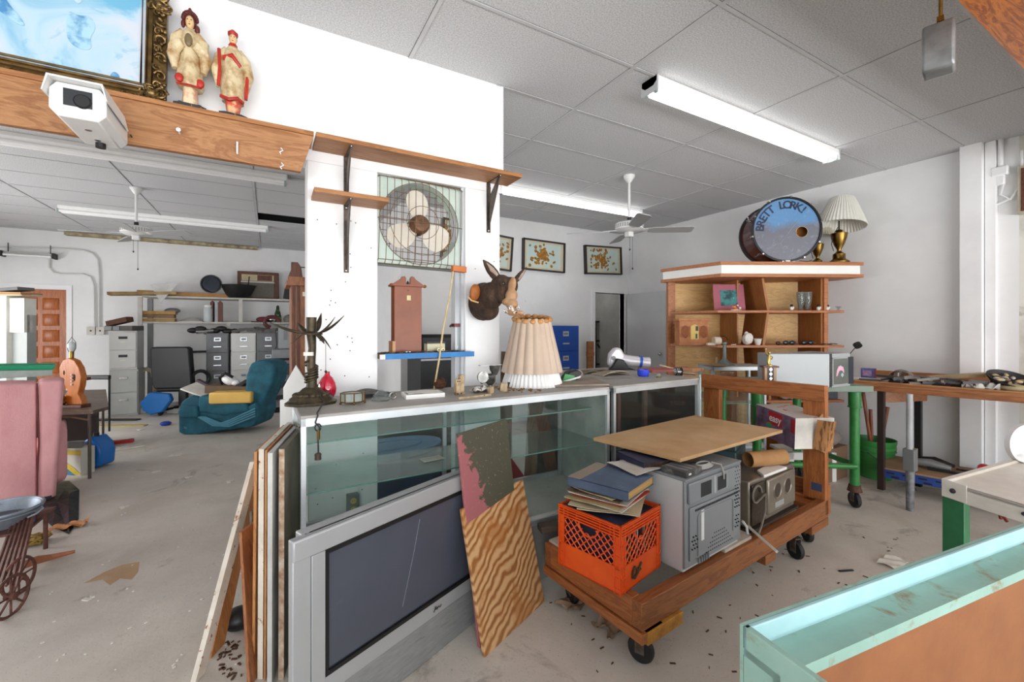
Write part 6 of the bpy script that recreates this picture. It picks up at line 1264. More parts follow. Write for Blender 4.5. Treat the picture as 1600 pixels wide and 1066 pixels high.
# conduit, old box and framed thing on the stained wall
p = px(1565, 262, XR); t = T('wall_switch_gear', 'white conduit with fitting and looped cable on the stained right wall', 'conduit', (XR, p.y, p.z-.2))
M().cyl((-.03, 0, .2), (-.03, 0, CZ-p.z+.2), .018, n=12).b('pipe', WHITEP, t); M().box(-.07, -.05, .12, 0, .05, .2).box(-.06, -.03, .04, 0, .03, .13).b('fitting', WHITEP, t, bev=.01)
M().tube([(-.03, .05, .15), (-.03, .10, .06), (-.03, .09, -.06), (-.03, .02, -.12), (-.03, -.06, -.09), (-.03, -.11, 0), (-.03, -.12, .12), (-.03, -.12, .3)], .009, 8).tube([(-.03, -.02, .06), (-.03, -.0, -.04), (-.03, -.06, -.1)], .007, 8).b('cable', WHITEP, t)
p = px(1593, 305, XR); t = T('window_unit', 'brown slatted old unit in cream frame at the right picture edge', 'vent', (XR, p.y-.27, p.z-.17)); M().box(-.06, -.28, 0, 0, .27, .40).b('frame', mat((190, 180, 160), .6, name='cream_frame'), t); bd_ = M().box(-.065, -.27, .02, -.05, .25, .38).b('dark_panel', DKWOOD, t)
for k in range(7): M().box(-.072, -.26, .04+k*.048, -.062, .24, .06+k*.048).b('slat', DKWOOD, bd_)
# ================================================================== left and rear room
# pink recliner seen from behind
PINK = mat((236, 178, 180), .9, vs=9, col2=(222, 160, 164), bp=.002, bs=120, dirt=(150, 92, 88), dth=(.68, .8), ds=7, stretch=(1, 1, .5), name='dusty_pink_upholstery')
p = pz(95, 783, 0); zt_ = 1.42-(594-512)/FPX*dep(p)
t = T('pink_armchair', 'faded pink upholstered armchair with split back seen from behind at the left edge', 'armchair', (p.x, p.y, 0), .30)
PR = [(0, .04), (.0, .12), (.03, .5), (.055, zt_-.12), (.06, zt_-.03), (.04, zt_), (-.07, zt_+.02), (-.16, zt_), (-.2, zt_-.06), (-.2, .04)]
def pan(x0, x1, nm):
    m = M(); n = 10
    vs = []; 
    for i in range(n+1):
        q = i/n; x = x0+(x1-x0)*q; b_ = .035*(abs(2*q-1)**4)
        vs += [(x+(.05*(z/zt_) if x1 > -.1 and q > .5 else 0), -y+b_*(1 if y > -.1 else -1), z-b_*.6*(z > .6)) for y, z in PR]
    k = len(PR); fs = [(i*k+j, i*k+(j+1) % k, (i+1)*k+(j+1) % k, (i+1)*k+j) for i in range(n) for j in range(k)]+[list(range(k))[::-1], [n*k+j for j in range(k)]]
    m._add(vs, fs).b(nm, PINK, t, bev=.008)
pan(-.125, -.03, 'back_panel'); pan(-.95, -.135, 'back_panel')
M().box(-.95, .2, .1, .02, .75, .42).b('seat', PINK, t, bev=.05); M().box(-1.0, .15, .1, -.85, .8, .6).b('arm', PINK, t, bev=.05); M().box(-.1, .18, .1, .04, .8, .58).b('arm', PINK, t, bev=.05)
M().tube([(-.13, -.045, zt_-.01), (-.125, -.065, zt_-.12), (-.12, -.03, .5), (-.128, -.01, .25), (-.13, .0, .05)], .006, 6).b('seam', mat((110, 60, 60), .9, name='dark_seam'), t)
M().box(-.9, .0, 0, -.05, .6, .06).b('base', BLK, t)
# green tray on the pink chair
p = pd(20, 590, dep(p)+.05); t = T('green_tray', 'green-rimmed clear plastic tray lying on top of the pink armchair', 'tray', (p.x, p.y, p.z-.0), .35)
t.location.z = zt_+.021
GRT = mat((40, 160, 116), .35, v=.06, name='teal_green_plastic')
M().tube([(-.35, -.13, .10), (.22, -.13, .07), (.25, .13, .07), (-.35, .13, .10)], .022, 8, closed=True).b('rim', GRT, t)
M().box(-.34, -.12, .0, .22, .12, .012).box(-.34, -.125, 0, .22, -.12, .09).box(-.34, .12, 0, .22, .125, .09).box(.21, -.12, 0, .22, .12, .075).b('tray', glass('milky_green', (220, 236, 230), .2, dust=.55), t)
# white open cabinet at the left edge
D_ = 5.6; a = pd(-8, 460, D_); b_ = pd(33, 462, D_)
t = T('locker', 'tall white steel locker with grey door at the left edge beside the panelled door', 'locker', (b_.x, b_.y, 0), FACE-.15)
LK = mat((222, 222, 214), .6, vs=4, col2=(204, 204, 196), name='off_white_steel'); hh = b_.z
M().box(-.75, 0, 0, -.24, .15, hh).b('body', LK, t, bev=.003); M().box(-.24, .06, 0, -.0, .16, hh-.25).b('side_body', mat((150, 154, 152), .5, v=.04, name='grey_locker'), t); M().box(-.24, .03, hh-.48, .0, .16, hh-.03).b('upper_box', LK, t)
M().box(-.8, -.02, hh, .04, .2, hh+.02).b('top_board', mat((190, 184, 158), .8, v=.1, name='dusty_top'), t); M().cyl((-.02, .085, hh-.8), (-.02, .1, hh-.8), .015, n=10).b('knob', CHROME, t)
for k in range(2): M().tube([(-.2+.08*k, .095, hh-.5), (-.21+.08*k, .09, hh-.62), (-.16+.08*k, .09, hh-.64)], .005, 6).b('wire_hook', DARK, t)
t = T('folded_cardboard', 'brown and grey flattened cardboard sheets on top of the white locker', 'cardboard', Matrix.Translation((b_.x, b_.y, hh+.02)) @ Matrix.Rotation(FACE+.1, 4, 'Z') @ Vector((-.3, .1, 0)), FACE)
M().box(-.3, -.12, 0, .36, .14, .03, Matrix.Rotation(.03, 4, 'Y')).b('sheet', CARD, t); M().box(-.3, -.1, .03, .3, .1, .07, Matrix.Rotation(-.08, 4, 'Y')).b('grey_sheet', mat((110, 108, 108), .7, name='dark_card'), t)

# small table with the carved lamp
P1 = pz(140, 748, 0); P2 = pz(161, 690, 0); TZ2 = .66
tz = 1.42-(640-512)/FPX*dep(P1)
t = T('side_table', 'worn brown folding table with thin steel legs at the left carrying the wooden lamp', 'table', (P1.x, P1.y, 0)); dv = (P2-P1).normalized(); sd = Vector((-.95, .25, 0)).normalized()
up_ = Vector((0, 0, tz)); c_ = [P1-dv*.08+sd*-.03+up_, P1+dv*.15-sd*.14+up_, P2-sd*.03+up_, P2+sd*1.0+up_, P1+sd*1.0-dv*.08+up_]
M().slab(c_, (0, 0, -.03)).b('tabletop', mat((110, 92, 76), .5, vs=6, col2=(84, 66, 54), dirt=(150, 140, 128), dth=(.6, .7), ds=8, name='dusty_brown_laminate'), t, w=True)
for q in (P1, P2, P1+sd*.85, P2+sd*.85): M().cyl(q, q+Vector((0, 0, tz-.03)), .013, n=10).b('leg', mat((110, 100, 92), .5, .5, name='dull_leg'), t, w=True)
M().tube([P1+Vector((0, 0, tz-.10)), P1+sd*.15+Vector((0, 0, tz-.06)), P1+sd*.85+Vector((0, 0, tz-.06))], .01, 8).b('rail', mat((120, 90, 60), .5, name='brown_rail'), t, w=True)
# lamp carved from wood with a bare bulb
D_ = dep(P1)+.12; q = pd(112, 628, D_); q.z = tz
t = T('carved_lamp', 'orange varnished cut-out wooden lamp with bare bulb standing on the small table', 'lamp', q, FACE)
OW_ = wood((206, 124, 44), (176, 92, 28), 'z', r=.25, name='varnished_orange_wood')
S = D_/FPX; body = [(-4, 0), (24, 0), (20, 12), (16, 18), (20, 30), (22, 45), (18, 60), (10, 72), (0, 76), (-10, 72), (-16, 60), (-16, 48), (-8, 34), (-2, 22), (-10, 10)]
M().prism([(x*S*.9, z*S*.95+.03) for x, z in body], -.03, .03, 'y').b('body', OW_, t, bev=.006)
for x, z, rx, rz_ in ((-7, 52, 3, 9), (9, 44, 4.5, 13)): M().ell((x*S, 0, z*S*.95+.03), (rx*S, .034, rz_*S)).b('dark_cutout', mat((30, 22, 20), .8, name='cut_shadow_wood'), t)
for k in range(4): M().ell((5.5*S, -.036, (36+k*5)*S), (1.6*S, .006, 1.6*S), 8, 6).b('bead', PAPER, t)
M().box(-.10, -.05, 0, .14, .05, .03).b('base', DKWOOD, t, bev=.004); M().lathe([(.02, .03), (.03, .05), (.022, .07), (.028, .10), (.015, .12)], c=(-.03, -.06, 0), n=16).b('brass_cup', BRASS, t)
hz = 76*S*.95+.03; M().lathe([(.016, hz-.01), (.018, hz+.05), (.014, hz+.065)], n=16).b('socket', BRASS, t)
M().lathe([(.014, hz+.06), (.03, hz+.10), (.032, hz+.125), (.02, hz+.15), (0, hz+.155)], n=20).b('bulb', mat((206, 212, 214), .15, name='bulb_glass'), t); M().tube([(.0, 0, hz+.02), (-.04, 0, hz+.08), (-.04, 0, hz+.14), (0, 0, hz+.2), (.04, 0, hz+.15), (.04, 0, hz+.09), (0, 0, hz+.02)], .0025, 6).b('harp', DARK, t)
# black frame of another chair behind
q = pd(140, 590, dep(P2)+.5); t = T('black_bench', 'black metal armchair frame standing behind the small table', 'chair', (q.x, q.y, 0), FACE); z_ = q.z
M().box(-.1, 0, z_-.03, .26, .04, z_+.03).b('back_rail', BLK, t, bev=.01); M().tube([(-.1, 0, z_-.08), (0, -.1, z_-.1), (.12, -.2, z_-.16), (.2, -.24, z_-.3)], .015, 8).b('arm', BLK, t)
for x in (-.1, .25): M().cyl((x, .02, 0), (x, .02, z_), .012, n=8).b('leg', BLK, t)
M().box(-.1, -.3, .36, .25, .0, .40).b('seat', DARK, t)
q = pd(80, 597, dep(P1)+.3); one(M().cb(q, (.75, .06, .03), (0, -.09, FACE)), 'long_wood_strip', DKWOOD, 'dark brown wooden rail lying over the pink armchair top toward the lamp', 'rail')
# boxes and things under the table
p = pz(108, 745, 0); p = p+Vector((.0, .05, 0)); t = T('banana_carton', 'white and yellow printed carton with blue curve under the small table', 'carton', p, FACE-.15); W3 = 40*dep(p)/FPX; H3 = 42*dep(p)/FPX
M().box(-W3*.9, 0, 0, W3*.45, .12, H3).b('carton', mat((214, 216, 204), .6, v=.04, name='pale_carton'), t)
M().prism([(-W3*.9, .0), (W3*.5, .01), (W3*.1, H3*.3), (-W3*.3, H3*.5), (-W3*.9, H3*.6)], -.003, 0, 'y').b('yellow_print', mat((226, 200, 50), .5, name='yellow_print'), t); M().prism([(-W3*.9, .0), (W3*.2, .0), (-W3*.2, H3*.24), (-W3*.9, H3*.3)], -.005, -.003, 'y').b('blue_print', mat((50, 130, 180), .5, name='blue_print'), t)
M().box(-W3*.2, -.003, H3*.75, W3*.45, 0, H3*.92).b('yellow_label', bpy.data.materials['yellow_print'], t)
q = p+Vector((-.1, .06, H3)); one(M().sheet(lambda a, b: (q.x-.18+.36*a, q.y-.08+.3*b, q.z+.005+.05*math.sin(a*PI)*(.6+.4*math.sin(b*5))), 12, 8, .006), 'grey_cover', mat((150, 148, 142), .7, v=.06, name='grey_plastic_sheet'), 'grey plastic cover slumped on the white and yellow carton', 'cover')
p = pz(152, 732, 0)+Vector((.02, .04, 0)); t = T('blue_jug', 'bright blue plastic jug on the floor right of the yellow carton', 'jug', p, FACE); BLJ = mat((22, 112, 196), .4, v=.06, name='bright_blue_plastic')
s = dep(p)/FPX; M().prism([(-16*s, 0), (8*s, 4*s), (10*s, 26*s), (6*s, 38*s), (-6*s, 50*s), (-16*s, 44*s)], -.08, .1, 'y').b('body', BLJ, t, bev=.02); M().cyl((-8*s, 0, 46*s), (-8*s, 0, 54*s), .025, n=14).b('cap', BLK, t)
p = pz(178, 694, 0); one(M().box(-.14, -.03, 0, .18, .05, .035, Matrix.Translation(p)).cb((p.x+.1, p.y, .03), (.16, .02, .02), (0, 0, .5)), 'red_plastic_strip', mat((196, 52, 42), .5, name='red_plastic'), 'red plastic strip on the floor behind the small table', 'strip')
p = pz(200, 702, 0); one(M().tube([(p.x-.16, p.y-.02, .006), (p.x+.02, p.y, .008), (p.x+.14, p.y+.06, .006)], .008, 6), 'white_stick', PAPER, 'bent white strip on the floor beside the red plastic strip', 'strip')
p = pz(188, 666, 0); one(M().cb((p.x, p.y, .008), (.7, .08, .012), (0, 0, -.45)), 'yellow_ruler', mat((190, 170, 90), .6, name='dull_yellow'), 'long dull yellow board on the floor before the stacked cabinets', 'board')
p = pz(175, 657, 0); one(M().cb((p.x, p.y, .01), (.8, .1, .015), (0, 0, -.5)), 'dark_board', DARK, 'long dark board on the floor at the stacked cabinets foot', 'board')
p = pz(106, 720, 0)+Vector((-.2, .5, 0)); one(M().cb((p.x, p.y, .2), (.6, .4, .4), (0, 0, .2)), 'dark_box', mat((54, 44, 40), .8, name='dark_brown_box'), 'large dark brown box in the shadow under the small table', 'box')
p = pz(259, 665, 0); one(M().ell((p.x, p.y, .03), (.07, .05, .032)), 'blue_ball', mat((24, 60, 168), .4, name='royal_blue'), 'small royal blue ball cap shape alone on the grey floor', 'cap')
# black sheeting and things by the chair
pts = [(40, 800), (62, 752), (108, 752), (124, 766), (123, 812), (108, 836), (82, 824), (62, 806)]
P_ = [pz(u, v, 0) for u, v in pts]; m = M(); c_ = sum(P_, Vector())/len(P_); vs = [c_+Vector((0, 0, .035))]
for i, q in enumerate(P_): vs += [c_+(q-c_)*.55+Vector((0, 0, .03+.022*math.sin(i*2.1))), q+Vector((0, 0, .004))]
n = len(P_); fs = []
for i in range(n): j = (i+1) % n; fs += [(0, 1+2*i, 1+2*j), (1+2*i, 2+2*i, 2+2*j, 1+2*j)]
m._add(vs, fs); one(m, 'black_sheeting', mat((24, 24, 26), .45, vs=6, bp=.01, bs=9, name='black_polythene'), 'crumpled black plastic sheeting on the floor under the pink armchair', 'plastic sheet', sm=False)
q = pz(112, 826, 0); one(M().sheet(lambda a, b: (q.x-.11+.18*a, q.y-.04+.09*b+.03*a, .004+.03*abs(math.sin(a*7+b*4))), 10, 6, .003), 'torn_foam', mat((206, 142, 92), .9, vs=14, name='torn_orange_foam'), 'torn orange foam piece at the front of the black sheeting', 'foam')
# galvanised tub on an old wheeled frame, bottom left
p = pz(22, 885, 0); D_ = dep(p); q = pd(-2, 880, D_); Rt = 48*D_/FPX; t = T('galvanised_tub', 'round galvanised washtub cut by the left edge above the wheeled rack', 'tub', (q.x, q.y, .25))
ZN = mat((160, 170, 182), .45, .55, vs=8, col2=(120, 128, 140), dirt=(96, 90, 88), dth=(.64, .72), ds=12, name='galvanised_zinc'); tz_ = 1.42-(796-512)/FPX*D_-.25
M().lathe([(0.001, .0), (Rt*.78, .0), (Rt*.97, tz_*.9), (Rt, tz_), (Rt*.93, tz_), (Rt*.73, .012), (.001, .012)], n=40, close=False).b('tub', ZN, t); M().tube([(Rt*math.cos(2*PI*k/36), Rt*math.sin(2*PI*k/36), tz_) for k in range(36)], .009, 8, closed=True).tube([(Rt*.97*math.cos(2*PI*k/36), Rt*.97*math.sin(2*PI*k/36), tz_*.75) for k in range(36)], .005, 6, closed=True).b('rolled_rim', ZN, t)
M().tube([(Rt+.0, -.02, tz_*.9), (Rt+.02, -.05, tz_*.8), (Rt+.0, -.08, tz_*.6), (Rt-.03, -.1, tz_*.5)], .006, 7).b('side_handle', ZN, t); M().lathe([(.001, tz_*.35), (Rt*.82, tz_*.35)], n=36, close=False).b('grey_liner', mat((104, 108, 120), .8, v=.1, name='grey_liner'), t)
w_ = pz(17, 962, 0); t2 = T('wheeled_rack', 'rusty wheeled frame with spoked iron wheels and slatted wood side under the tub', 'rack', (q.x, q.y, 0)); R_ = 30*dep(w_)/FPX
def spoked(c, R, rz):
    X = Matrix.Translation(c) @ Matrix.Rotation(rz, 4, 'Z') @ Matrix.Rotation(PI/2, 4, 'X'); m = M()
    m.tube([(R*math.cos(2*PI*k/28), R*math.sin(2*PI*k/28), 0) for k in range(28)], .008, 6, closed=True, T=X)
    for k in range(4): a = PI*k/4; m.tube([(-R*math.cos(a), -R*math.sin(a), 0), (R*math.cos(a), R*math.sin(a), 0)], .005, 6, T=X)
    m.cyl(X @ Vector((0, 0, -.02)), X @ Vector((0, 0, .02)), .018, n=12); return m
RI = mat((128, 84, 74), .7, .3, vs=20, col2=(90, 58, 50), name='rusty_red_iron')
spoked((w_.x-.0, w_.y, R_), R_, 1.25).b('wheel', RI, t2, w=True); w2_ = w_+Vector((-.05, .22, 0)); spoked((w2_.x, w2_.y, R_), R_, 1.25).b('wheel', RI, t2, w=True)
M().cyl((w_.x, w_.y, R_), (w2_.x, w2_.y, R_), .01, n=8).b('axle', RI, t2, w=True)
aa = Vector((w_.x+.02, w_.y, R_+.02)); bb_ = Vector((q.x+Rt*.9, q.y-.05, .3)); 
for k in range(6): o_ = Vector((-.05*k, .04*k, .0)); M().tube([aa+o_*.5+Vector((0, 0, .02)), bb_+o_*.4], .008, 4).b('slat', RI, t2, w=True)
M().slab([bb_+Vector((0, 0, .0)), bb_+Vector((-.04, -.16, -.10)), bb_+Vector((-.04, -.16, -.14)), bb_+Vector((0, 0, -.05))], (.006, 0, 0)).b('blue_label', mat((44, 100, 150), .5, name='blue_label'), t2, w=True)
M().slab([Vector((q.x-Rt, q.y-.2, .235)), Vector((q.x+Rt, q.y-.2, .235)), Vector((q.x+Rt, q.y+.2, .235)), Vector((q.x-Rt, q.y+.2, .235))], (0, 0, .012)).b('deck', RI, t2, w=True)
for dx, dy in ((-.15, -.15), (-.15, .15), (.15, .15)): M().cyl((q.x+dx, q.y+dy, 0), (q.x+dx, q.y+dy, .235), .012, n=8).b('leg', RI, t2, w=True)
a_ = pz(28, 900, 0); b_ = pz(80, 876, 0); one(M().tube([a_+Vector((0, 0, .05)), a_.lerp(b_, .6)+Vector((0, 0, .04)), b_+Vector((0, 0, .02)), b_+Vector((.1, .02, .02))], [.022, .024, .018, .01], 6), 'wooden_bar', mat((176, 112, 78), .7, vs=14, name='raw_brown_wood'), 'broken brown wooden pull bar lying on the floor right of the wheels', 'wood bar')
q = pz(52, 850, 0); m = M()
for k in range(9): m.tube([(q.x+random.uniform(-.02, .02)+.06*math.cos(j*.7+k), q.y+.05*math.sin(j*.7+k*1.7), .03+.02*math.sin(j*1.3+k)) for j in range(10)], .007, 6)
one(m, 'yellow_rope', mat((176, 148, 70), .8, vs=30, col2=(130, 100, 50), name='yellow_rope'), 'tangled heap of dirty yellow rope beside the galvanised tub', 'rope')
q = pz(52, 812, 0); one(M().sheet(lambda a, b: (q.x-.07+.14*a, q.y-.02+.06*b, .01+.02*a), 4, 3, .003), 'paper_scrap', PAPER, 'pale folded scrap lying on the floor between the tub and black sheeting', 'paper')
# stacked file cabinets and their tray
def cabinet(name, label, uL, uR, vT, D, col, nd, pulls, zb_=0.0, zt0=None, dpt=.45, loc=None, fy=.0):
    yc = pd(uL, vT, D).y; a = py(uL, vT, yc); b_ = py(uR, vT, yc); zt1 = zt0 or a.z; wdt = (Vector((b_.x, b_.y))-Vector((a.x, a.y))).length; rz = math.atan2(b_.y-a.y, b_.x-a.x)+fy
    t = T(name, label, 'filing cabinet', (a.x, a.y, zb_), rz, None); hh = zt1-zb_
    M().box(0, .012, 0, wdt, dpt, hh).b('carcass', col, t, bev=.003); dh = (hh-.04)/nd
    for k in range(nd):
        z = .03+k*dh; d = M().box(.012, -.004, z, wdt-.012, .012, z+dh-.012).b('drawer', col, t, bev=.003)
        c_ = wdt/2
        if pulls == 'bar': M().box(c_-.05, -.018, z+dh*.62, c_+.05, -.004, z+dh*.70).b('handle', CHROME, d)
        elif pulls == 'black': M().box(c_-.055, -.007, z+dh*.58, c_+.055, -.004, z+dh*.72).b('handle', BLK, d); M().box(c_-.03, -.006, z+dh*.38, c_+.03, -.004, z+dh*.46).b('label_card', PAPER, d)
        else:
            M().box(c_-.05, -.008, z+dh*.60, c_+.05, -.004, z+dh*.80).b('label_holder', ALU, d); M().box(c_-.034, -.010, z+dh*.655, c_+.034, -.007, z+dh*.745).b('label_slot', GREYM, d); M().box(c_-.055, -.016, z+dh*.27, c_+.055, -.004, z+dh*.33).b('handle', ALU, d)
    return t
PG1 = mat((212, 212, 208), .5, v=.04, vs=2, name='pale_grey_steel'); PG2 = mat((194, 196, 192), .55, v=.06, vs=3, dirt=(130, 110, 90), dth=(.72, .8), ds=8, name='dirty_grey_steel'); DG1 = mat((118, 120, 122), .5, v=.08, vs=8, name='mid_grey_steel')
f0 = pz(192, 652, 0); Dc = dep(f0); zc = 1.42-(517-512)/FPX*Dc; zmid = 1.42-(579-512)/FPX*Dc
cabinet('file_cabinet', 'lower pale grey two-drawer cabinet of the stack beside the metal shelf post', 170, 216, 580, Dc, PG2, 2, 'bar', 0, zmid)
cabinet('file_cabinet', 'upper light grey cabinet with black drawer grips, on top of the stack', 170, 214, 517, Dc, PG1, 2, 'black', zmid+.002, zc)
q = pd(192, 517, Dc+.15); t = T('desk_tray', 'dark tray with brown leather binder and grey boxes on the stacked cabinets', 'tray', (q.x, q.y, zc), FACE)
M().box(-.22, -.08, 0, .22, .14, .08).b('tray', mat((90, 86, 82), .6, name='dark_tray'), t); M().box(-.21, -.09, .01, -.10, -.08, .07).box(-.08, -.09, .01, .02, -.08, .07).b('grey_box', GREYM, t); M().box(-.2, -.05, .12, .14, .08, .2, Matrix.Rotation(-.22, 4, 'Y')).b('binder', mat((112, 64, 40), .7, vs=14, col2=(76, 50, 36), name='brown_leather'), t)
# wall shelving
ys = 9.55; A = py(222, 499, ys); B = py(462, 507, ys); zA = (A.z+B.z)/2; A2 = py(213, 459, ys); B2 = py(462, 470, ys); zB = (A2.z+B2.z)/2
SWH = mat((216, 214, 208), .6, vs=4, col2=(190, 184, 174), name='shelf_white')
t = T('wall_shelving', 'long white two-tier shelving on posts along the rear wall above cabinets', 'shelving', (A.x, ys, 0))
for z in (zA, zB): M().box(A.x, ys, z-.03, B.x+.3, YL-.01, z).b('shelf_board', SWH, t, w=True)
for u, z in ((219, zB), (376, zB), (357, zA)): q = py(u, 500, ys-.0); M().box(q.x-.03, ys-.02, 0 if u != 376 else zA, q.x+.03, ys+.02, z-.03).b('post', SWH, t, w=True)
M().box(A.x+.05, ys+.1, 0, A.x+.12, ys+.18, zB-.05).b('dark_post', GREYM, t, w=True)
def sh(u, z, back=.12): q = py(u, 480, ys+back); return Vector((q.x, q.y, z))
k_ = 0
for z0_, wd, c_, lb in ((0, .5, (196, 160, 100), 'bottom'), (.07, .48, (150, 120, 90), 'second'), (.13, .52, (206, 160, 96), 'top')):
    q = sh(246, zA+z0_); one(M().cb((q.x, q.y+.05, q.z+.03), (wd, .22, .055), (0, 0, .05*z0_)), 'book_stack_carton', mat(c_, .8, v=.15, vs=16, name='old_box'), '%s old tan box of the stack at the left of the rear shelf' % lb, 'box')
q = sh(268, zA+.16); one(M().ell((q.x, q.y+.08, q.z+.04), (.12, .08, .05)), 'grey_bundle', GREYM, 'dark grey bundle beside the tan boxes on the rear shelf', 'bundle')
q = sh(300, zA); one(M().sheet(lambda a, b: (q.x-.2+.36*a, q.y-.05+.2*b, q.z+.01+.07*math.sin(a*PI)*b), 10, 5, .01), 'crumpled_papers', PAPER, 'low heap of pale papers in the middle of the rear shelf', 'paper')
q = sh(325, zA); t = T('glass_jar', 'tall clear jar with pale lid on the lower rear shelf', 'jar', q); M().lathe([(.06, 0), (.07, .02), (.07, .24), (.055, .27)], n=20).b('jar', mat((206, 214, 214), .25, v=.04, name='cloudy_glass'), t); M().cyl((0, 0, .27), (0, 0, .31), .06).b('lid', STEELW, t)
for u, c_, lb in ((332, (104, 54, 36), 'left brown'), (337, (180, 184, 190), 'middle silver'), (344, (112, 60, 40), 'right brown')):
    q = sh(u, zA); one(M().prism([(-.035, 0), (.035, 0), (.035, .36), (.0, .40), (-.035, .36)], q.y-.02, q.y+.12, 'y', T=Matrix.Translation((q.x, 0, q.z))), 'leather_case', mat(c_, .5, v=.08, name='case_cover'), '%s round-topped case standing on the lower rear shelf' % lb, 'case')
q = sh(411, zA); t = T('knit_hat', 'dark red cap on black brim lying on the lower rear shelf', 'cap', q); M().ell((0, 0, .05), (.12, .1, .06)).b('crown', mat((128, 44, 60), .8, name='wine_red'), t); M().cyl((0, 0, 0), (0, 0, .02), .2, n=24).b('brim', DARK, t)
q = sh(434, zA); t = T('clown_bottle', 'tall black and green decorated bottle on the rear shelf', 'bottle', q); M().lathe([(.06, 0), (.07, .08), (.05, .19), (.03, .26), (.025, .32), (.0, .34)], n=18).b('bottle', mat((30, 44, 30), .3, vs=18, col2=(150, 190, 70), th=(.42, .45), name='green_black_glaze'), t)
q = sh(430, zA, .02); one(M().ell((q.x-.05, q.y, q.z+.05), (.07, .06, .05)), 'white_shell', CHROME, 'silvery lump in front of the decorated bottle', 'ornament')
q = sh(453, zA); one(M().lathe([(.1, 0), (.12, .06), (.10, .13), (.02, .16)], c=tuple(q), n=20), 'grey_pot', mat((130, 126, 120), .6, name='grey_brown_pot'), 'grey-brown round pot at the right end of the rear shelf', 'pot')
# top shelf
q = sh(232, zB); one(M().cb((q.x-.05, q.y-.05, q.z+.03), (.9, .35, .05), (0, -.05, .1)), 'flat_carton', mat((190, 160, 110), .8, vs=6, col2=(130, 106, 70), name='tan_card'), 'flattened tan carton at the left end of the top rear shelf', 'cardboard')
q = sh(256, zB); q0 = py(235, 458, ys-.03); q1 = py(280, 452, ys-.03); q2 = py(251, 468, ys-.05); one(M().slab([q0+Vector((0, 0, .14)), q1+Vector((0, 0, .12)), q2+Vector((0, 0, -.06))], (0, .006, 0)), 'draped_sheet', mat((222, 222, 220), .7, name='white_sheet'), 'white triangular sheet hanging over the top rear shelf edge', 'sheet')
q = sh(300, zB, .15); one(M().cb((q.x, q.y, q.z+.04), (1.5, .25, .07), (0, .02, 0)), 'wooden_plank', mat((178, 130, 76), .7, vs=6, name='tan_plank'), 'long tan plank lying on the top rear shelf under the round speaker', 'plank')
q = sh(331, zB+.09, .08); t = T('round_speaker', 'round dark-lensed silver spotlight on the top rear shelf', 'spotlight', q); M().lathe([(.13, -.02), (.16, -.12), (.17, -.1), (.15, .05), (.08, .1)], n=24, T=Matrix.Translation((0, 0, .15)) @ Matrix.Rotation(-PI/2, 4, 'X')).b('housing', GREYM, t); M().cyl((0, -.1, .15), (0, -.115, .15), .13, n=24).b('lens', mat((36, 42, 60), .15, name='dark_lens'), t)
q = sh(373, zB, .06); t = T('black_bowl', 'black flared bowl with handle sticks on the top rear shelf', 'bowl', q); M().lathe([(.001, .0), (.16, .0), (.2, .05), (.29, .24), (.27, .24), (.18, .05), (.001, .02)], n=28, close=False).b('bowl', BLK, t); M().tube([(.15, 0, .2), (.17, 0, .42)], .012, 6).b('stick', DARK, t); M().box(-.05, -.02, .22, .08, .02, .26).b('white_bit', STEELW, t)
q = sh(404, zB, .3); z1_ = py(404, 425, q.y).z-zB; wq = py(437, 440, q.y).x-py(372, 440, q.y).x
t = T('old_radio', 'large old brown wooden radio with grey speaker cloth on the top rear shelf', 'radio', (q.x, q.y, zB), .02); M().box(-wq/2, 0, 0, wq/2, .2, z1_).b('cabinet', DKWOOD, t, bev=.01)
M().box(-wq/2+.07, -.008, .04, wq/2-.09, 0, z1_*.6).b('speaker_cloth', mat((130, 124, 114), .9, vs=60, bp=.001, name='speaker_cloth'), t); dl = M().box(-wq/2+.07, -.008, z1_*.66, wq/2-.09, 0, z1_-.06).b('dial_panel', mat((206, 190, 150), .6, v=.1, name='cream_dial'), t)
M().box(-.02, -.014, z1_*.68, wq/2-.12, -.008, z1_*.88).b('dark_shape', DKWOOD, dl); M().box(-wq/2+.06, -.012, z1_*.61, wq/2-.08, 0, z1_*.64).b('rail', STEELW, t)
q = sh(455, zB, .0); one(M().cb((q.x, q.y, q.z+.13), (.25, .1, .26), (0, .12, 0)), 'dark_crate', DARK, 'dark slatted box at the right end of the top rear shelf', 'box')
q = py(300, 550, YL-.03); one(M().box(A.x+.1, YL-.05, q.z-.02, q.x+.9, YL-.02, q.z+.02), 'wall_pipe', DARK, 'thin dark pipe running along the rear wall behind the office chair', 'pipe')
# row of three filing cabinets
zc2 = 1.32
for uL, uR, vT, c_, lb in ((322, 357, 524, DG1, 'mid-grey filing cabinet, left one of the row of three behind the teal chair'), (361, 400, 524, PG1, 'light grey filing cabinet in the middle of the row behind the teal chair'), (401, 437, 525, DG1, 'mid-grey filing cabinet, right one of the row of three behind the teal chair')):
    D0_ = 1.0; a = py(uL, vT, 9.0); cabinet('file_cabinet', lb, uL, uR, vT, dep(a), c_, 4, 'std', 0, zc2, .45, fy=0); 
q = py(335, 520, 9.15); m = M()
for k in range(7): m.ell((q.x-.3+.1*k, q.y, zc2+.05+.03*math.sin(k*2)), (.09, .06, .05), 8, 6)
one(m, 'black_shoes', BLK, 'heap of black gloves and tools on the left filing cabinet', 'gloves'); q = py(312, 522, 9.1); one(M().tube([(q.x-.05, q.y, zc2+.02), (q.x+.1, q.y, zc2+.03), (q.x+.2, q.y, zc2+.04)], .03, 8), 'silver_torch', CHROME, 'silver torch sticking out left of the black heap', 'torch')
q = py(404, 516, 9.15); m = M()
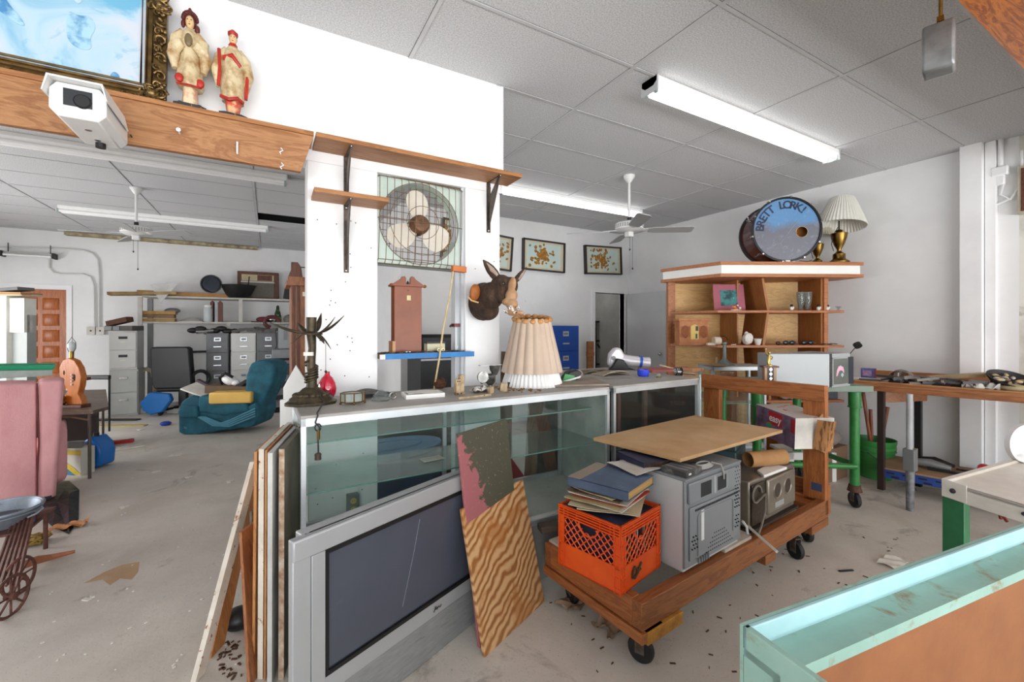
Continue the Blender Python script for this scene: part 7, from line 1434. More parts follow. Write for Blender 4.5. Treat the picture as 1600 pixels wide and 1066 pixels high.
for k in range(6): m.cb((q.x-.3+.12*k, q.y, zc2+.05+.02*(k % 2)), (.24, .16, .05), (0, random.uniform(-.3, .3), random.uniform(-.5, .5)))
one(m, 'grey_clutter', mat((96, 92, 88), .6, v=.15, vs=12, name='grey_tools'), 'pile of grey tools on the two right filing cabinets', 'tools'); q = py(425, 512, 9.1); one(M().tube([(q.x+.12*math.cos(k*.5), q.y, zc2+.2+.1*math.sin(k*.5)) for k in range(10)], .035, 8), 'red_headset', mat((96, 44, 44), .6, name='dull_red'), 'dull red curved headset on top of the grey tool pile', 'headset')
q = py(430, 530, 8.95); one(M().tube([(q.x, q.y-.02, zc2+.06), (q.x+.02, q.y-.04, zc2-.2), (q.x-.03, q.y-.04, zc2-.45), (q.x+.02, q.y-.04, zc2-.62)], .01, 6), 'hanging_cord', BLK, 'black cord hanging down the front of the right filing cabinet', 'cord')
# grey wall unit, printers, dark drawers right of the cabinets
q = py(455, 545, 8.6); t = T('grey_machine', 'tall grey steel switch cabinet with slotted door behind the clock case', 'cabinet', (q.x, 8.6, 1.05), 0); wq = (py(477, 545, 8.6).x-py(438, 545, 8.6).x)/2; M().box(-wq, 0, 0, wq+.1, .3, py(455, 509, 8.6).z-1.05).b('body', mat((158, 162, 164), .5, v=.04, name='cool_grey_steel'), t, bev=.004); M().box(-wq*.6, -.01, .15, -wq*.3, 0, .42).b('slot_plate', GREYM, t); M().box(wq*.2, -.012, .28, wq*.8, 0, .30).b('handle', DARK, t)
q = py(450, 585, 8.3); wq2 = wq*1.2; t = T('grey_printer', 'large pale grey printer under the grey steel cabinet', 'printer', (q.x, 8.3, .80), 0); M().box(-wq2, 0, 0, wq2+.1, .4, .24).b('body', mat((150, 153, 156), .5, name='printer_grey'), t, bev=.01); M().box(-wq2, -.02, .06, wq2+.1, 0, .10).b('paper_slot', DARK, t)
t = T('grey_copier', 'grey copier with open trays on dark drawers behind the teal chair', 'copier', (q.x-.05, 8.2, 0), 0); M().box(-wq2, .05, .0, wq2+.1, .5, .78).b('body', mat((86, 88, 92), .6, name='dark_grey'), t)
for z in (.1, .3, .52): M().box(-wq2*.8, -.12, z, wq2, .05, z+.1).b('tray', mat((140, 142, 146), .5, name='tray_grey'), t, bev=.01)
for k in range(3): M().ell((-wq2*.6+.12*k, -.13, .66), (.02, .01, .03)).b('button', STEELW, t)
# tall clock/cabinet edge left of the column
y_ = 3.3; q0 = py(455, 445, y_); q1 = py(480, 600, y_); q2 = py(455, 415, y_)
t = T('grandfather_clock', 'tall brown wooden clock case with moulded edge partly hidden behind the left column', 'clock', (q0.x, y_, 0), 0); OKW = wood((160, 104, 64), (122, 72, 40), 'z', name='clock_oak')
zz_ = py(462, 440, y_).z
M().box(0, 0, 0, .42, .3, zz_).b('case', OKW, t, bev=.004)
for k in range(2): M().box(.005+.03*k, -.014, 0, .02+.03*k, 0, zz_).b('moulding', DKWOOD, t)
M().box(-.02, -.03, zz_, .44, .32, zz_+.03).box(-.03, -.04, zz_-.03, .44, .32, zz_).b('cornice', OKW, t); M().prism([(-.02, zz_+.03), (.07, zz_+.03), (.06, zz_+.10), (.04, zz_+.13), (.0, zz_+.13), (.0, zz_+.08)], -.02, .05, 'y').b('corner_scroll', DKWOOD, t); M().cyl((.06, 0, zz_+.1), (.4, 0, zz_+.1), .004, n=6).b('rod', DARK, t); M().box(.07, -.003, zz_-.1, .12, 0, zz_-.07).b('tag', PAPER, t)
# office chair
p = pz(296, 633, 0); D_ = 7.0; q = pd(270, 600, D_); s = D_/FPX
t = T('office_chair', 'black leather office chair seen from behind before the rear shelving', 'office chair', (q.x, q.y, 0), FACE+.12); LE = mat((20, 20, 25), .5, v=.1, vs=3, name='black_leather')
zb1 = 1.42-(542-512)*s; zb0 = 1.42-(607-512)*s; hw = 30*s
M().prism([(-hw, zb1-.03), (-hw*.9, zb1), (hw*.75, zb1), (hw*.86, zb1-.03), (hw*1.0, zb0+.06), (hw*.9, zb0), (-hw*.8, zb0), (-hw*.92, zb0+.08)], -.05, .07, 'y').b('backrest', LE, t, bev=.025)
M().box(-.26, .0, zb0-.06, .26, .5, zb0+.03).b('seat', LE, t, bev=.03)
M().tube([(hw*1.15+.08*math.cos(2*PI*k/16), .1+.1*math.cos(2*PI*k/16), zb0+.14+.13*math.sin(2*PI*k/16)) for k in range(16)], .03, 8, closed=True).b('armrest', BLK, t)
M().tube([(-hw*.9+.05*math.cos(2*PI*k/16), .35+.1*math.cos(2*PI*k/16), zb0+.12+.12*math.sin(2*PI*k/16)) for k in range(16)], .025, 8, closed=True).b('armrest', BLK, t)
M().box(hw*.35, -.02, .12, hw*.65, .06, zb0+.1).b('back_post', DARK, t); M().cyl((0, .2, .08), (0, .2, zb0-.05), .03, n=14).b('gas_lift', DARK, t)
for k in range(5): a = 2*PI*k/5+.3; M().tube([(0, .2, .1), (.28*math.cos(a), .2+.28*math.sin(a), .07)], .02, 6).cyl((.28*math.cos(a), .18+.28*math.sin(a), .03), (.28*math.cos(a), .22+.28*math.sin(a), .03), .03, n=12).b('base_arm', BLK, t)
q = pd(252, 625, D_-.05); t = T('blue_plastic_seat', 'bright blue rounded plastic seat hanging below the office chair back', 'seat', (q.x, q.y, q.z-.2), FACE); M().prism([(-24*s, 2*s+.15), (-10*s, 18*s+.15), (20*s, 16*s+.15), (24*s, 6*s+.15), (10*s, -12*s+.15), (-8*s, -17*s+.15), (-20*s, -10*s+.15)], -.12, -.04, 'y').b('shell', mat((14, 104, 178), .4, v=.05, name='ocean_blue'), t, bev=.02)
M().cyl((0, -.02, -.21), (0, -.02, .15), .02, n=8).b('stem', DARK, t)
q = pd(262, 640, D_+.25); t = T('white_rubbish', 'pile of white boxes and papers on the floor under the office chair', 'rubbish', (q.x, q.y, 0), FACE)
for k in range(6): M().cb((-.35+.14*k, random.uniform(-.1, .1), .04+.05*(k % 2)), (.2, .16, .08), (0, random.uniform(-.2, .2), random.uniform(-1, 1))).b('paper_box', PAPER if k % 2 else STEELW, t)
M().cb((.3, .1, .32), (.4, .03, .35), (0, .4, 0)).b('white_board', STEELW, t); M().ell((-.02, -.12, .05), (.07, .05, .05)).b('dark_lump', DARK, t)
q = pd(228, 600, D_+.25); t = T('hose_reel', 'coil of pale hoses standing between the shelf post and office chair', 'hose', (q.x, q.y, 0)); HS = mat((196, 190, 160), .6, v=.08, name='pale_hose')
for k in range(5): r_ = .10+.02*k; M().tube([(-r_, .02*k, .0), (-r_, .02*k, .55), (-r_*.7, .02*k, .66), (0, .02*k, .70+.01*k), (r_*.7, .02*k, .66), (r_, .02*k, .5), (r_*1.05, .02*k, 0)], .014, 8).b('hose', HS, t)
# teal recliner
p = pz(292, 684, 0); p2 = pz(400, 674, 0); D_ = (dep(p)+dep(p2))/2; s = D_/FPX; q = pd(345, 680, D_)
t = T('teal_armchair', 'teal velvet armchair lying tilted, its seat piled with boxes, before the filing cabinets', 'armchair', (q.x, q.y, 0), FACE+.05); TV = mat((34, 100, 118), .85, vs=7, col2=(22, 72, 88), bp=.004, bs=16, dirt=(96, 156, 176), dth=(.64, .74), ds=6, name='teal_velvet')
def px2(u, v): return ((u-345)*s, (683-v)*s)
M().prism([px2(*a) for a in ((281, 682), (279, 650), (283, 632), (298, 622), (312, 624), (322, 640), (350, 645), (385, 640), (400, 632), (404, 650), (396, 672), (350, 678), (300, 685))], 0, .5, 'y').b('lower_body', TV, t, remesh=.03, smooth=5)
M().prism([px2(*a) for a in ((374, 645), (379, 592), (386, 572), (402, 567), (418, 569), (427, 578), (424, 600), (404, 640), (396, 672), (370, 668))], .05, .42, 'y').b('back_cushion', TV, t, remesh=.03, smooth=6)
M().prism([px2(*a) for a in ((310, 648), (312, 622), (380, 628), (392, 648), (350, 655))], -.02, .2, 'y').b('arm', TV, t, remesh=.025, smooth=4)
M().prism([px2(*a) for a in ((283, 650), (285, 636), (312, 638), (314, 655), (290, 657))], -.04, .48, 'y').b('seat_roll', TV, t, remesh=.02, smooth=4)
m = M()
for k in range(4): m.tube([(px2(313+k*3, 655)[0], -.02, px2(0, 655)[1]), (px2(335+k*4, 668)[0], -.03, px2(0, 668-k)[1]), (px2(360, 672)[0], -.025, px2(0, 670-k*3)[1]), (px2(398, 655-k*2)[0], -.01, px2(0, 655-k*4)[1])], .012, 6)
m.b('draped_fold', mat((88, 150, 172), .85, name='light_teal_fold'), t)
def tl(u, v, y=0.3): x, z = px2(u, v); return Matrix.Translation(t_teal.location) @ Matrix.Rotation(FACE+.05, 4, 'Z') @ Vector((x, y, z))
t_teal = t
q = tl(360, 628, .12); one(M().cb((q.x, q.y, q.z+.02), (.52, .34, .15), (0, 0, FACE+.15)), 'yellow_box', mat((232, 188, 96), .6, v=.05, name='soft_yellow'), 'soft yellow box lying on the teal armchair seat', 'box', bev=.02)
q = tl(346, 616, .3); one(M().cb((q.x, q.y, q.z), (.6, .34, .10), (0, .05, FACE+.2)), 'brown_case', mat((110, 90, 66), .8, vs=9, name='dusty_brown'), 'dusty brown case behind the soft yellow box on the teal armchair', 'case')
q = tl(341, 606, .25); t = T('white_mask', 'white mask with black straps on top of the brown case', 'mask', (q.x, q.y, q.z-.02), FACE); M().ell((0, 0, .06), (.11, .08, .07), rot=(0, .4, 0)).ell((.09, -.01, .02), (.06, .05, .04)).b('shell', STEELW, t, remesh=.008); M().tube([(-.1, 0, .0), (-.1, -.05, .1), (0, -.09, .16), (.08, -.05, .1)], .02, 8).b('strap', BLK, t)
q = tl(370, 612, .25); m = M()
for k in range(6): m.cb((q.x+random.uniform(-.1, .1), q.y, q.z+random.uniform(0, .05)), (.16, .04, .05), (random.random(), random.random(), k))
one(m, 'black_tools', BLK, 'black tools heaped between the mask and the teal chair back', 'tools')
q = tl(303, 623, .2); one(M().cb((q.x, q.y, q.z+.04), (.42, .28, .02), (.2, .35, FACE)), 'open_magazine', PAPER, 'white open magazine sliding off the front of the teal armchair', 'magazine')
q = tl(312, 612, .2); one(M().cb((q.x, q.y, q.z+.02), (.34, .06, .03), (0, .45, FACE)), 'maroon_strap', mat((70, 50, 58), .7, name='maroon_leather'), 'maroon leather strap across the magazine and brown case', 'strap')
q = pd(462, 655, 7.3); one(M().box(q.x-.45, q.y, 0, q.x+.1, q.y+.2, .16), 'black_case', BLK, 'low black case on the floor right of the teal armchair', 'case')
# wall things on the rear wall
q = py(45, 400, YL-.1); t = T('strip_light', 'small old single-tube strip light hanging on the rear wall above the door', 'light', (q.x, YL-.12, q.z)); L_ = (py(88, 400, YL-.1).x-py(5, 400, YL-.1).x)/2
M().box(-L_, .0, 0, L_, .1, .05).b('housing', mat((196, 194, 188), .6, name='old_grey_paint'), t); M().cyl((-L_+.03, -.02, -.0), (L_-.03, -.02, -.0), .018, n=12).b('tube', STEELW, t); M().box(-L_-.01, -.05, -.03, -L_+.02, .1, .06).box(L_-.02, -.05, -.03, L_+.01, .1, .06).b('end_cap', DARK, t)
for x in (-L_*.8, L_*.8): M().cyl((x, .05, .05), (x, .05, .2), .006, n=6).b('hanger', DARK, t)
m = M(); P3 = lambda u, v: py(u, v, YL-.03)
m.tube([P3(-20, 386), P3(90, 388), P3(130, 391), P3(145, 396), P3(153, 406), P3(155, 430), P3(155, 513)], .013, 8); one(m, 'conduit', PG1, 'upper grey conduit curving down the rear wall to the double outlets', 'conduit')
m = M().tube([P3(77, 405), P3(77, 418), P3(84, 426), P3(95, 428), P3(130, 428), P3(142, 433), P3(147, 446), P3(148, 513)], .012, 8); one(m, 'conduit', PG1, 'lower grey conduit bending from the small strip light to the outlets', 'conduit')
q = P3(150, 517); t = T('outlet_box', 'pair of white outlet boxes on the rear wall under the conduits', 'outlet box', (q.x, YL, q.z-.07))
for x in (-.06, .06): o = M().box(x-.055, -.06, 0, x+.055, 0, .14).b('plate', SWH, t, bev=.004); M().cyl((x, -.062, .07), (x, -.06, .07), .014, n=10).b('socket', DARK, o)
# ================================================================== ceiling lights and fans
LIT_, _nt, _b = newmat('lit_lamp_tube'); _b.inputs['Emission Color'].default_value = (1, 1, .98, 1); _b.inputs['Emission Strength'].default_value = 4.0; _b.inputs['Base Color'].default_value = (.9, .9, .9, 1)
TUBE = mat((250, 250, 250), .25, v=.01, name='lamp_tube'); ENA = mat((244, 244, 242), .35, v=.02, name='white_fixture'); END = mat((200, 202, 204), .4, v=.04, name='fixture_end')
def fixture(label, a, L, zc_, rz=0, grey=False, wd=.10):
    t = T('ceiling_light', label, 'ceiling light', (a.x, a.y, zc_), rz, 'twin-tube ceiling lights')
    M().prism([(-wd*.5, 0), (wd*.5, 0), (wd*.5, -.035), (wd*.28, -.06), (-wd*.28, -.06), (-wd*.5, -.035)], 0, L, 'x').b('housing', ENA, t, bev=.002)
    for y in (-.038, .038): M().cyl((.03, y, -.072), (L-.03, y, -.072), .019, n=16).b('tube', TUBE if grey else LIT_, t)
    for x in (0, L-.012): M().box(x, -wd*.55, -.095, x+.012, wd*.55, -.0).b('end_plate', END, t, bev=.002)
    for x in (.012, L-.03):
        for y in (-.038, .038): M().box(x, y-.012, -.098, x+.018, y+.012, -.06).b('lamp_holder', mat((170, 190, 186), .4, name='lamp_holder'), t)
    return t
zl = CZ-.0
a = pz(1005, 148, CZ-.08); b_ = pz(1309, 248, CZ-.08)
fixture('bright white twin-tube ceiling light nearest, over the counter side of the front room', Vector((a.x, (a.y+b_.y)/2, 0)), b_.x-a.x, CZ-.001, 0, wd=.13)
a = pz(1000, 338, CZ-.08); fixture('white twin-tube ceiling light behind the right ceiling fan', Vector((a.x-2.44, a.y, 0)), 2.44, CZ-.001)
a = pz(449, 288, CZ-.08); fixture('grey-looking twin-tube ceiling light just behind the wooden beam', Vector((a.x-2.9, a.y, 0)), 2.9, CZ-.001, grey=True, wd=.16)
a = pz(419, 362, CZ-.08); b_ = pz(89, 330, CZ-.08); fixture('white twin-tube ceiling light above the left ceiling fan', Vector((b_.x, (a.y+b_.y)/2, 0)), a.x-b_.x, CZ-.001, grey=True)
FANW = mat((226, 226, 224), .4, v=.03, name='fan_white'); BLADE = mat((170, 172, 172), .5, v=.05, vs=3, name='grey_fan_blade')
def fan(label, u, v, D, angs, Rb, rt):
    q = pd(u, v, D); z = q.z; t = T('ceiling_fan', label, 'ceiling fan', (q.x, q.y, z), 0)
    M().cyl((0, 0, .05), (0, 0, CZ-z), .014, n=12).b('down_rod', FANW, t); M().cyl((0, 0, .06), (0, 0, .11), .022, n=12).b('coupling', BLK, t); M().lathe([(.02, CZ-z-.08), (.06, CZ-z-.02), (.06, CZ-z-.001)], n=20).b('canopy', FANW, t)
    M().lathe([(.03, .06), (.12, .055), (.145, .04), (.15, .01), (.145, -.02), (.11, -.04), (.05, -.045)], n=36).b('motor_housing', FANW, t)
    m = M()
    for k in range(36): a = 2*PI*k/36; m.box(.147, -.004, -.008, .152, .004, .03, Matrix.Rotation(a, 4, 'Z'))
    m.b('vent_band', mat((170, 168, 164), .5, name='vent_grey'), t)
    M().box(-.035, -.035, -.10, .035, .035, -.045).b('switch_housing', FANW, t, bev=.008)
    for dx, L_ in ((-.02, .14), (.02, .34)): M().cyl((dx, -.03, -.1), (dx, -.03, -.1-L_), .0018, n=5).ell((dx, -.03, -.1-L_), (.008, .008, .012), 8, 6).b('pull_chain', DARK, t)
    for a in angs:
        X = Matrix.Rotation(a, 4, 'Z'); bl = M().prism([(.2, -.045), (.25, -.06), (Rb-.03, -.07), (Rb, -.05), (Rb, .05), (Rb-.03, .07), (.25, .06), (.2, .045)], -.004, .004, 'z', T=X @ Matrix.Translation((0, 0, -.03)) @ Matrix.Rotation(-.22, 4, 'X')).b('blade', BLADE, t)
        M().prism([(.10, -.015), (.2, -.03), (.27, -.035), (.27, .035), (.2, .03), (.10, .015)], -.003, .003, 'z', T=X @ Matrix.Translation((0, 0, -.024)) @ Matrix.Rotation(-.22, 4, 'X')).b('blade_bracket', FANW, bl)
    return t
fan('white ceiling fan with grey blades hanging in the left rear room', 213, 362, 5.0, [FACE+PI*1.0+.35, FACE-PI/2+.5, FACE-.12, FACE+PI/2+.9], .68, .5)
fan('white ceiling fan with drooping grey blades hanging before the far pictures', 983, 356, 4.6, [FACE-.10, FACE-PI/2-.05, FACE+PI-.25, FACE+PI/2], .66, .5)
# ================================================================== shadow-box pictures on the back wall
GF = mat((196, 140, 44), .6, vs=26, col2=(130, 84, 28), name='golden_leaf')
def shadowbox(label, us, vs_, hx_=None):
    p = [py(u, v, YB-.03) for u, v in zip(us, vs_)]; c_ = sum(p, Vector())/4; wd = ((p[1]-p[0]).length+(p[2]-p[3]).length)/2; hh = ((p[3]-p[0]).length+(p[2]-p[1]).length)/2; an = math.atan2(p[1].z-p[0].z, p[1].x-p[0].x)
    t = T('framed_leaf_picture', label, 'picture', (c_.x, YB-.035, c_.z), rot=(0, -an, 0), group='gold leaf pictures on the back wall'); e_ = .022
    M().box(-wd/2, -.03, -hh/2, wd/2, .03, -hh/2+e_).box(-wd/2, -.03, hh/2-e_, wd/2, .03, hh/2).box(-wd/2, -.03, -hh/2, -wd/2+e_, .03, hh/2).box(wd/2-e_, -.03, -hh/2, wd/2, .03, hh/2).b('frame', mat((44, 38, 36), .4, v=.1, name='black_brown_frame'), t)
    M().box(-wd/2+e_, .0, -hh/2+e_, wd/2-e_, .01, hh/2-e_).b('mat_board', mat((214, 204, 176), .8, v=.04, name='cream_mount'), t); M().box(-wd/2+e_+.05, -.002, -hh/2+e_+.03, wd/2-e_-.05, .0, hh/2-e_-.03).b('backing', mat((214, 218, 200), .8, vs=3, col2=(186, 212, 212), name='pale_blue_mount'), t)
    m = M(); ph = random.random()*6
    for k in range(90):
        a = random.random()*2*PI; r_ = abs(random.gauss(0, .1)); x = max(-wd*.34, min(wd*.34, -.03+r_*1.3*math.cos(a)*(1.5 if k % 3 == 0 else 1))); z = max(-hh*.34, min(hh*.36, r_*math.sin(a)*1.2+.3*x*math.sin(ph)))
        m.ell((x, -.008, z), (random.uniform(.012, .034), .008, random.uniform(.012, .03)), 6, 4, rot=(0, a, 0))
    m.b('leaf_spray', GF, t)
shadowbox('gold leaf picture in black frame, in the middle of the back wall row', (818, 883, 880, 815), (372, 381, 427, 421))
shadowbox('gold leaf picture with black frame nearest the corner, tilted under the fan', (913, 970, 970, 914), (383, 387, 430, 428))
shadowbox('gold leaf picture with black frame half hidden by the right column', (752, 801, 798, 750), (362, 372, 426, 416))
shadowbox('dark framed picture glimpsed between the fan and the right column', (690, 716, 716, 690), (340, 345, 406, 402))
# blue filing cabinet before the back wall
BLC2 = mat((20, 74, 160), .4, v=.06, vs=3, name='bright_blue_steel'); q = py(864, 510, 4.9); q1 = py(904, 509, 4.9)
tb_ = cabinet('file_cabinet', 'bright blue filing cabinet standing before the back wall behind the counter', 862, 905, 509, dep(py(884, 510, 4.9)), BLC2, 4, 'std', 0, None, .5, fy=0)
q = py(869, 520, 4.9)
q = py(922, 582, YB-.25); one(M().cb((q.x, q.y, .6), (.12, .04, 1.2)).cb((q.x, q.y, 1.02-.02), (.13, .05, .06)), 'pine_offcut', PINE, 'short pine board standing between the blue cabinet and the doorway', 'board')
# closet shelf frame seen through the doorway
q = pd(940, 560, 8.3); t = T('shelf_frame', 'black metal shelf frame inside the dim room beyond the doorway', 'shelf frame', (q.x, q.y, 0)); 
for x in (-.15, .22): M().box(x-.02, 0, 0, x+.02, .03, 1.55).b('upright', BLK, t)
for z in (.7, 1.15, 1.52): M().box(-.3, 0, z, .22, .3, z+.03).b('shelf', BLK, t)
M().tube([(-.1, .0, 1.1), (.22, 0, .7)], .015, 6).b('brace', BLK, t)
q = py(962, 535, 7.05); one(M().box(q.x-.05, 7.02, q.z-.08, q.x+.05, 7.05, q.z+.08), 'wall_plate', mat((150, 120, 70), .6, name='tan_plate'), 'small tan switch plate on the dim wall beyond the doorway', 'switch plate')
# things on the shorter counter
def c2(u, v): return pz(u, v, CT)
p = c2(895, 597); t = T('steam_iron', 'green and white steam iron sole lying on its side on the counter', 'iron', p, FACE+.4)
M().prism([(-.09, 0), (.02, .0), (.07, .06), (.03, .085), (-.03, .07)], -.01, .06, 'y').b('body', BLK, t, bev=.008); M().prism([(-.095, -.0), (.02, .0), (.0, .045), (-.07, .06)], -.02, -.01, 'y').b('green_cover', mat((40, 150, 70), .35, name='leaf_green'), t); M().prism([(-.1, 0), (.04, .03), (.045, .042), (-.095, .012)], -.03, -.02, 'y').b('white_rim', STEELW, t); M().cyl((.05, -.0, .05), (.05, .05, .05), .03, n=16).b('dial', mat((130, 110, 110), .4, name='dull_mauve'), t)
for k, (u, v, s, lb) in enumerate(((925, 583, .16, 'left'), (955, 586, .14, 'right'))):
    p = c2(u, v); one(M().sheet(lambda a, b: (p.x-s+2*s*a, p.y-.06+.14*b, CT+.006+.03*math.sin(a*PI*.9)*(1-.5*b)+.004*k), 12, 6, .01), 'folded_cloth', mat([(130, 112, 88), (176, 160, 140)][k], .8, vs=12, name='tan_leather'), '%s folded tan leather piece on the counter between iron and sander' % lb, 'leather')
p = c2(990, 578); t = T('hand_vacuum', 'silver and white angle grinder shaped vacuum with blue band on the counter', 'power tool', (p.x, p.y+.05, CT), FACE); s = dep(p)/FPX
SV = mat((214, 210, 216), .3, .2, v=.04, name='pearl_plastic')
M().prism([(-34*s, 8*s), (-32*s, 24*s), (-24*s, 34*s), (-14*s, 34*s), (-6*s, 20*s), (-8*s, 4*s), (-28*s, 2*s)], -.02, .07, 'y').b('guard', SV, t, bev=.02); M().tube([(-12*s, .02, 16*s), (2*s, .02, 13*s), (22*s, .02, 11*s), (32*s, .02, 10*s)], [.045, .05, .045, .05], 18).b('barrel', SV, t)
M().cyl((16*s, .02, 12*s), (20*s, .02, 11.5*s), .052, n=20).b('blue_band', mat((30, 90, 200), .4, name='cobalt'), t); M().prism([(-36*s, 0), (-30*s, 6*s), (-22*s, 18*s), (-12*s, 16*s), (-4*s, 4*s), (8*s, 0)], -.07, -.02, 'y').b('black_nozzle', BLK, t, bev=.01); M().cyl((-26*s, -.025, 18*s), (-26*s, -.02, 18*s), .02, n=14).b('button', GREYM, t)
p = c2(1005, 588); one(M().lathe([(.035, 0), (.042, .01), (.045, .05), (.038, .052), (.03, .01)], c=(p.x, p.y, CT), n=20), 'blue_cup', mat((60, 84, 230), .25, v=.04, name='clear_blue_plastic'), 'small bright blue plastic cup in front of the silver tool', 'cup')
p = c2(1040, 580); one(M().cb((p.x+.05, p.y, CT+.012), (.5, .2, .02), (0, 0, -.2)), 'red_folder', mat((176, 96, 92), .7, vs=9, name='faded_red'), 'faded red folder lying on the counter behind the blue cup', 'folder')
p = c2(1029, 590); t = T('clear_trinket', 'tiny clear glass trinket with brass foot on the counter', 'trinket', p); M().ell((0, 0, .018), (.018, .014, .014)).b('glass', glass('trinket_glass', (240, 240, 236), .05, dust=.3), t); M().cyl((0, 0, 0), (0, 0, .006), .02).b('foot', BRASS, t)
p = c2(1060, 587); t = T('chrome_faucet', 'chrome ribbed fitting with long pale stick on the counter', 'fitting', p, FACE); M().ell((0, 0, .03), (.04, .03, .03)).cyl((.02, 0, .02), (.12, -.02, .012), .008, n=8).b('body', CHROME, t)
for k in range(4): M().lathe([(.031, -.003), (.033, 0), (.031, .003)], n=16, T=Matrix.Translation((-.02+.014*k, 0, .03)) @ Matrix.Rotation(PI/2, 4, 'Y')).b('rib', BLK, t)
M().tube([(-.14, .02, .08), (0, .03, .045)], .006, 6).b('stick', OLDW, t)
p = c2(1080, 580); one(M().cb((p.x, p.y, CT+.015), (.26, .12, .025), (0, .05, .3)), 'tan_pouch', mat((196, 140, 100), .8, vs=12, name='tan_pouch'), 'tan folded pouch at the right end of the counter', 'pouch')
p = c2(907, 603); one(M().slab([c2(858, 606)+Vector((0, 0, .001)), c2(952, 603)+Vector((0, -.0, .001)), c2(925, 592)+Vector((0, 0, .001)), c2(862, 595)+Vector((0, 0, .001))], (0, 0, .012)), 'laminate_board', mat((160, 140, 122), .5, vs=6, col2=(128, 112, 98), dirt=(196, 140, 110), dth=(.66, .7), ds=8, name='dusty_brown_laminate_board'), 'dusty brown laminate board bridging the two counters beside the lampshade', 'board')
# behind and inside the cases
p = pd(625, 716, 3.3); t = T('blue_tote', 'navy plastic tote with light blue lid behind the glass case', 'tote', (p.x, p.y, 0), .1); zt_ = p.z
M().box(-.42, 0, 0, .40, .45, zt_).b('tub', mat((28, 50, 86), .5, v=.06, name='navy_plastic'), t, bev=.03); M().prism([(.44*math.cos(2*PI*k/24)*(1.0), .22+.26*math.sin(2*PI*k/24)) for k in range(24)], zt_, zt_+.05).b('lid', mat((110, 146, 176), .5, v=.05, name='light_blue_lid'), t, bev=.01); M().tube([(.25*math.cos(2*PI*k/24), .2+.13*math.sin(2*PI*k/24), zt_+.052) for k in range(24)], .008, 6, closed=True).b('lid_ring', bpy.data.materials['light_blue_lid'], t)
p = pd(665, 690, 3.9); t = T('dark_sofa', 'dark brown leather seat behind the blue tote, seen through the case', 'seat', (p.x, p.y, 0), 0); M().box(-.5, 0, 0, .6, .5, .48).b('cushion', mat((64, 56, 56), .6, v=.08, name='dark_leather'), t, bev=.06); M().box(-.5, .4, .3, .6, .6, .75).b('backrest', bpy.data.materials['dark_leather'], t, bev=.06)
PL2 = wood((130, 104, 84), (100, 76, 58), 'z', name='old_grey_plank')
for k, (u, dx, lb) in enumerate(((832, .0, 'pale upright plank leaning behind the case, left of the two'), (852, .12, 'dark slanting plank leaning behind the case, right of the two'), (790, -.02, 'dim brown plank behind the case, leftmost'))):
    p = pd(u, 740, 3.2); one(M().cb((p.x, p.y, .62), (.09, .025, 1.25), (.08, .05 if k == 0 else (-.18 if k == 1 else .02), FACE)), 'plank', PL2 if k != 1 else DKWOOD, lb, 'plank')
p = pd(822, 745, 3.05); one(M().cb((p.x, p.y, .26), (.10, .02, .62), (.1, -.6, FACE)), 'red_strip', mat((170, 30, 48), .4, name='crimson'), 'crimson slanting strip leaning behind the case', 'strip')
p = pd(692, 590, 4.7); t = T('display_cabinet', 'dark glass-fronted cabinet with brown door side seen between the columns', 'cabinet', (p.x, p.y, 0), 0); zt_ = pd(692, 560, 4.7).z
M().box(-.25, .0, 0, .40, .5, zt_).b('carcass', mat((70, 72, 74), .4, v=.1, name='dark_cabinet'), t); M().box(.16, -.01, 0, .38, .0, zt_-.02).b('brown_door', DKWOOD, t); M().box(-.25, -.02, zt_-.02, .4, .02, zt_).box(.14, -.02, 0, .16, .0, zt_).b('metal_trim', ALU, t)
M().box(-.26, -.02, zt_, .45, .5, zt_+.03).b('red_brown_top', CLK, t)
p = pd(690, 548, 4.75); t = T('black_recorder', 'black rounded recorder case standing on the dark cabinet between columns', 'case', (p.x, p.y+.1, zt_+.03), 0); M().box(-.22, 0, 0, .3, .2, .23).b('case', BLK, t, bev=.04)
p = py(607, 530, 7.2); t = T('grey_board', 'pale grey upright panel seen through the gap left of the clock case', 'panel', (p.x, 7.2, 0)); M().box(-.5, 0, 0, .35, .05, py(607, 496, 7.2).z).b('panel', SHW, t); zt_ = py(607, 496, 7.2).z
for k, (u, c_, hh, lb) in enumerate(((600, (60, 60, 60), .26, 'dark grey binder, left of the row behind the gap'), (607, (120, 84, 56), .40, 'brown tall binder in the row behind the gap'), (617, (34, 50, 86), .15, 'navy box at the right of the row behind the gap'))):
    q = py(u, 495, 7.3); one(M().box(q.x-.05 if k < 2 else q.x-.1, 7.2, zt_, q.x+.05 if k < 2 else q.x+.15, 7.25, zt_+hh), 'binder', mat(c_, .6, v=.1, name='binder_cover'), lb, 'binder')
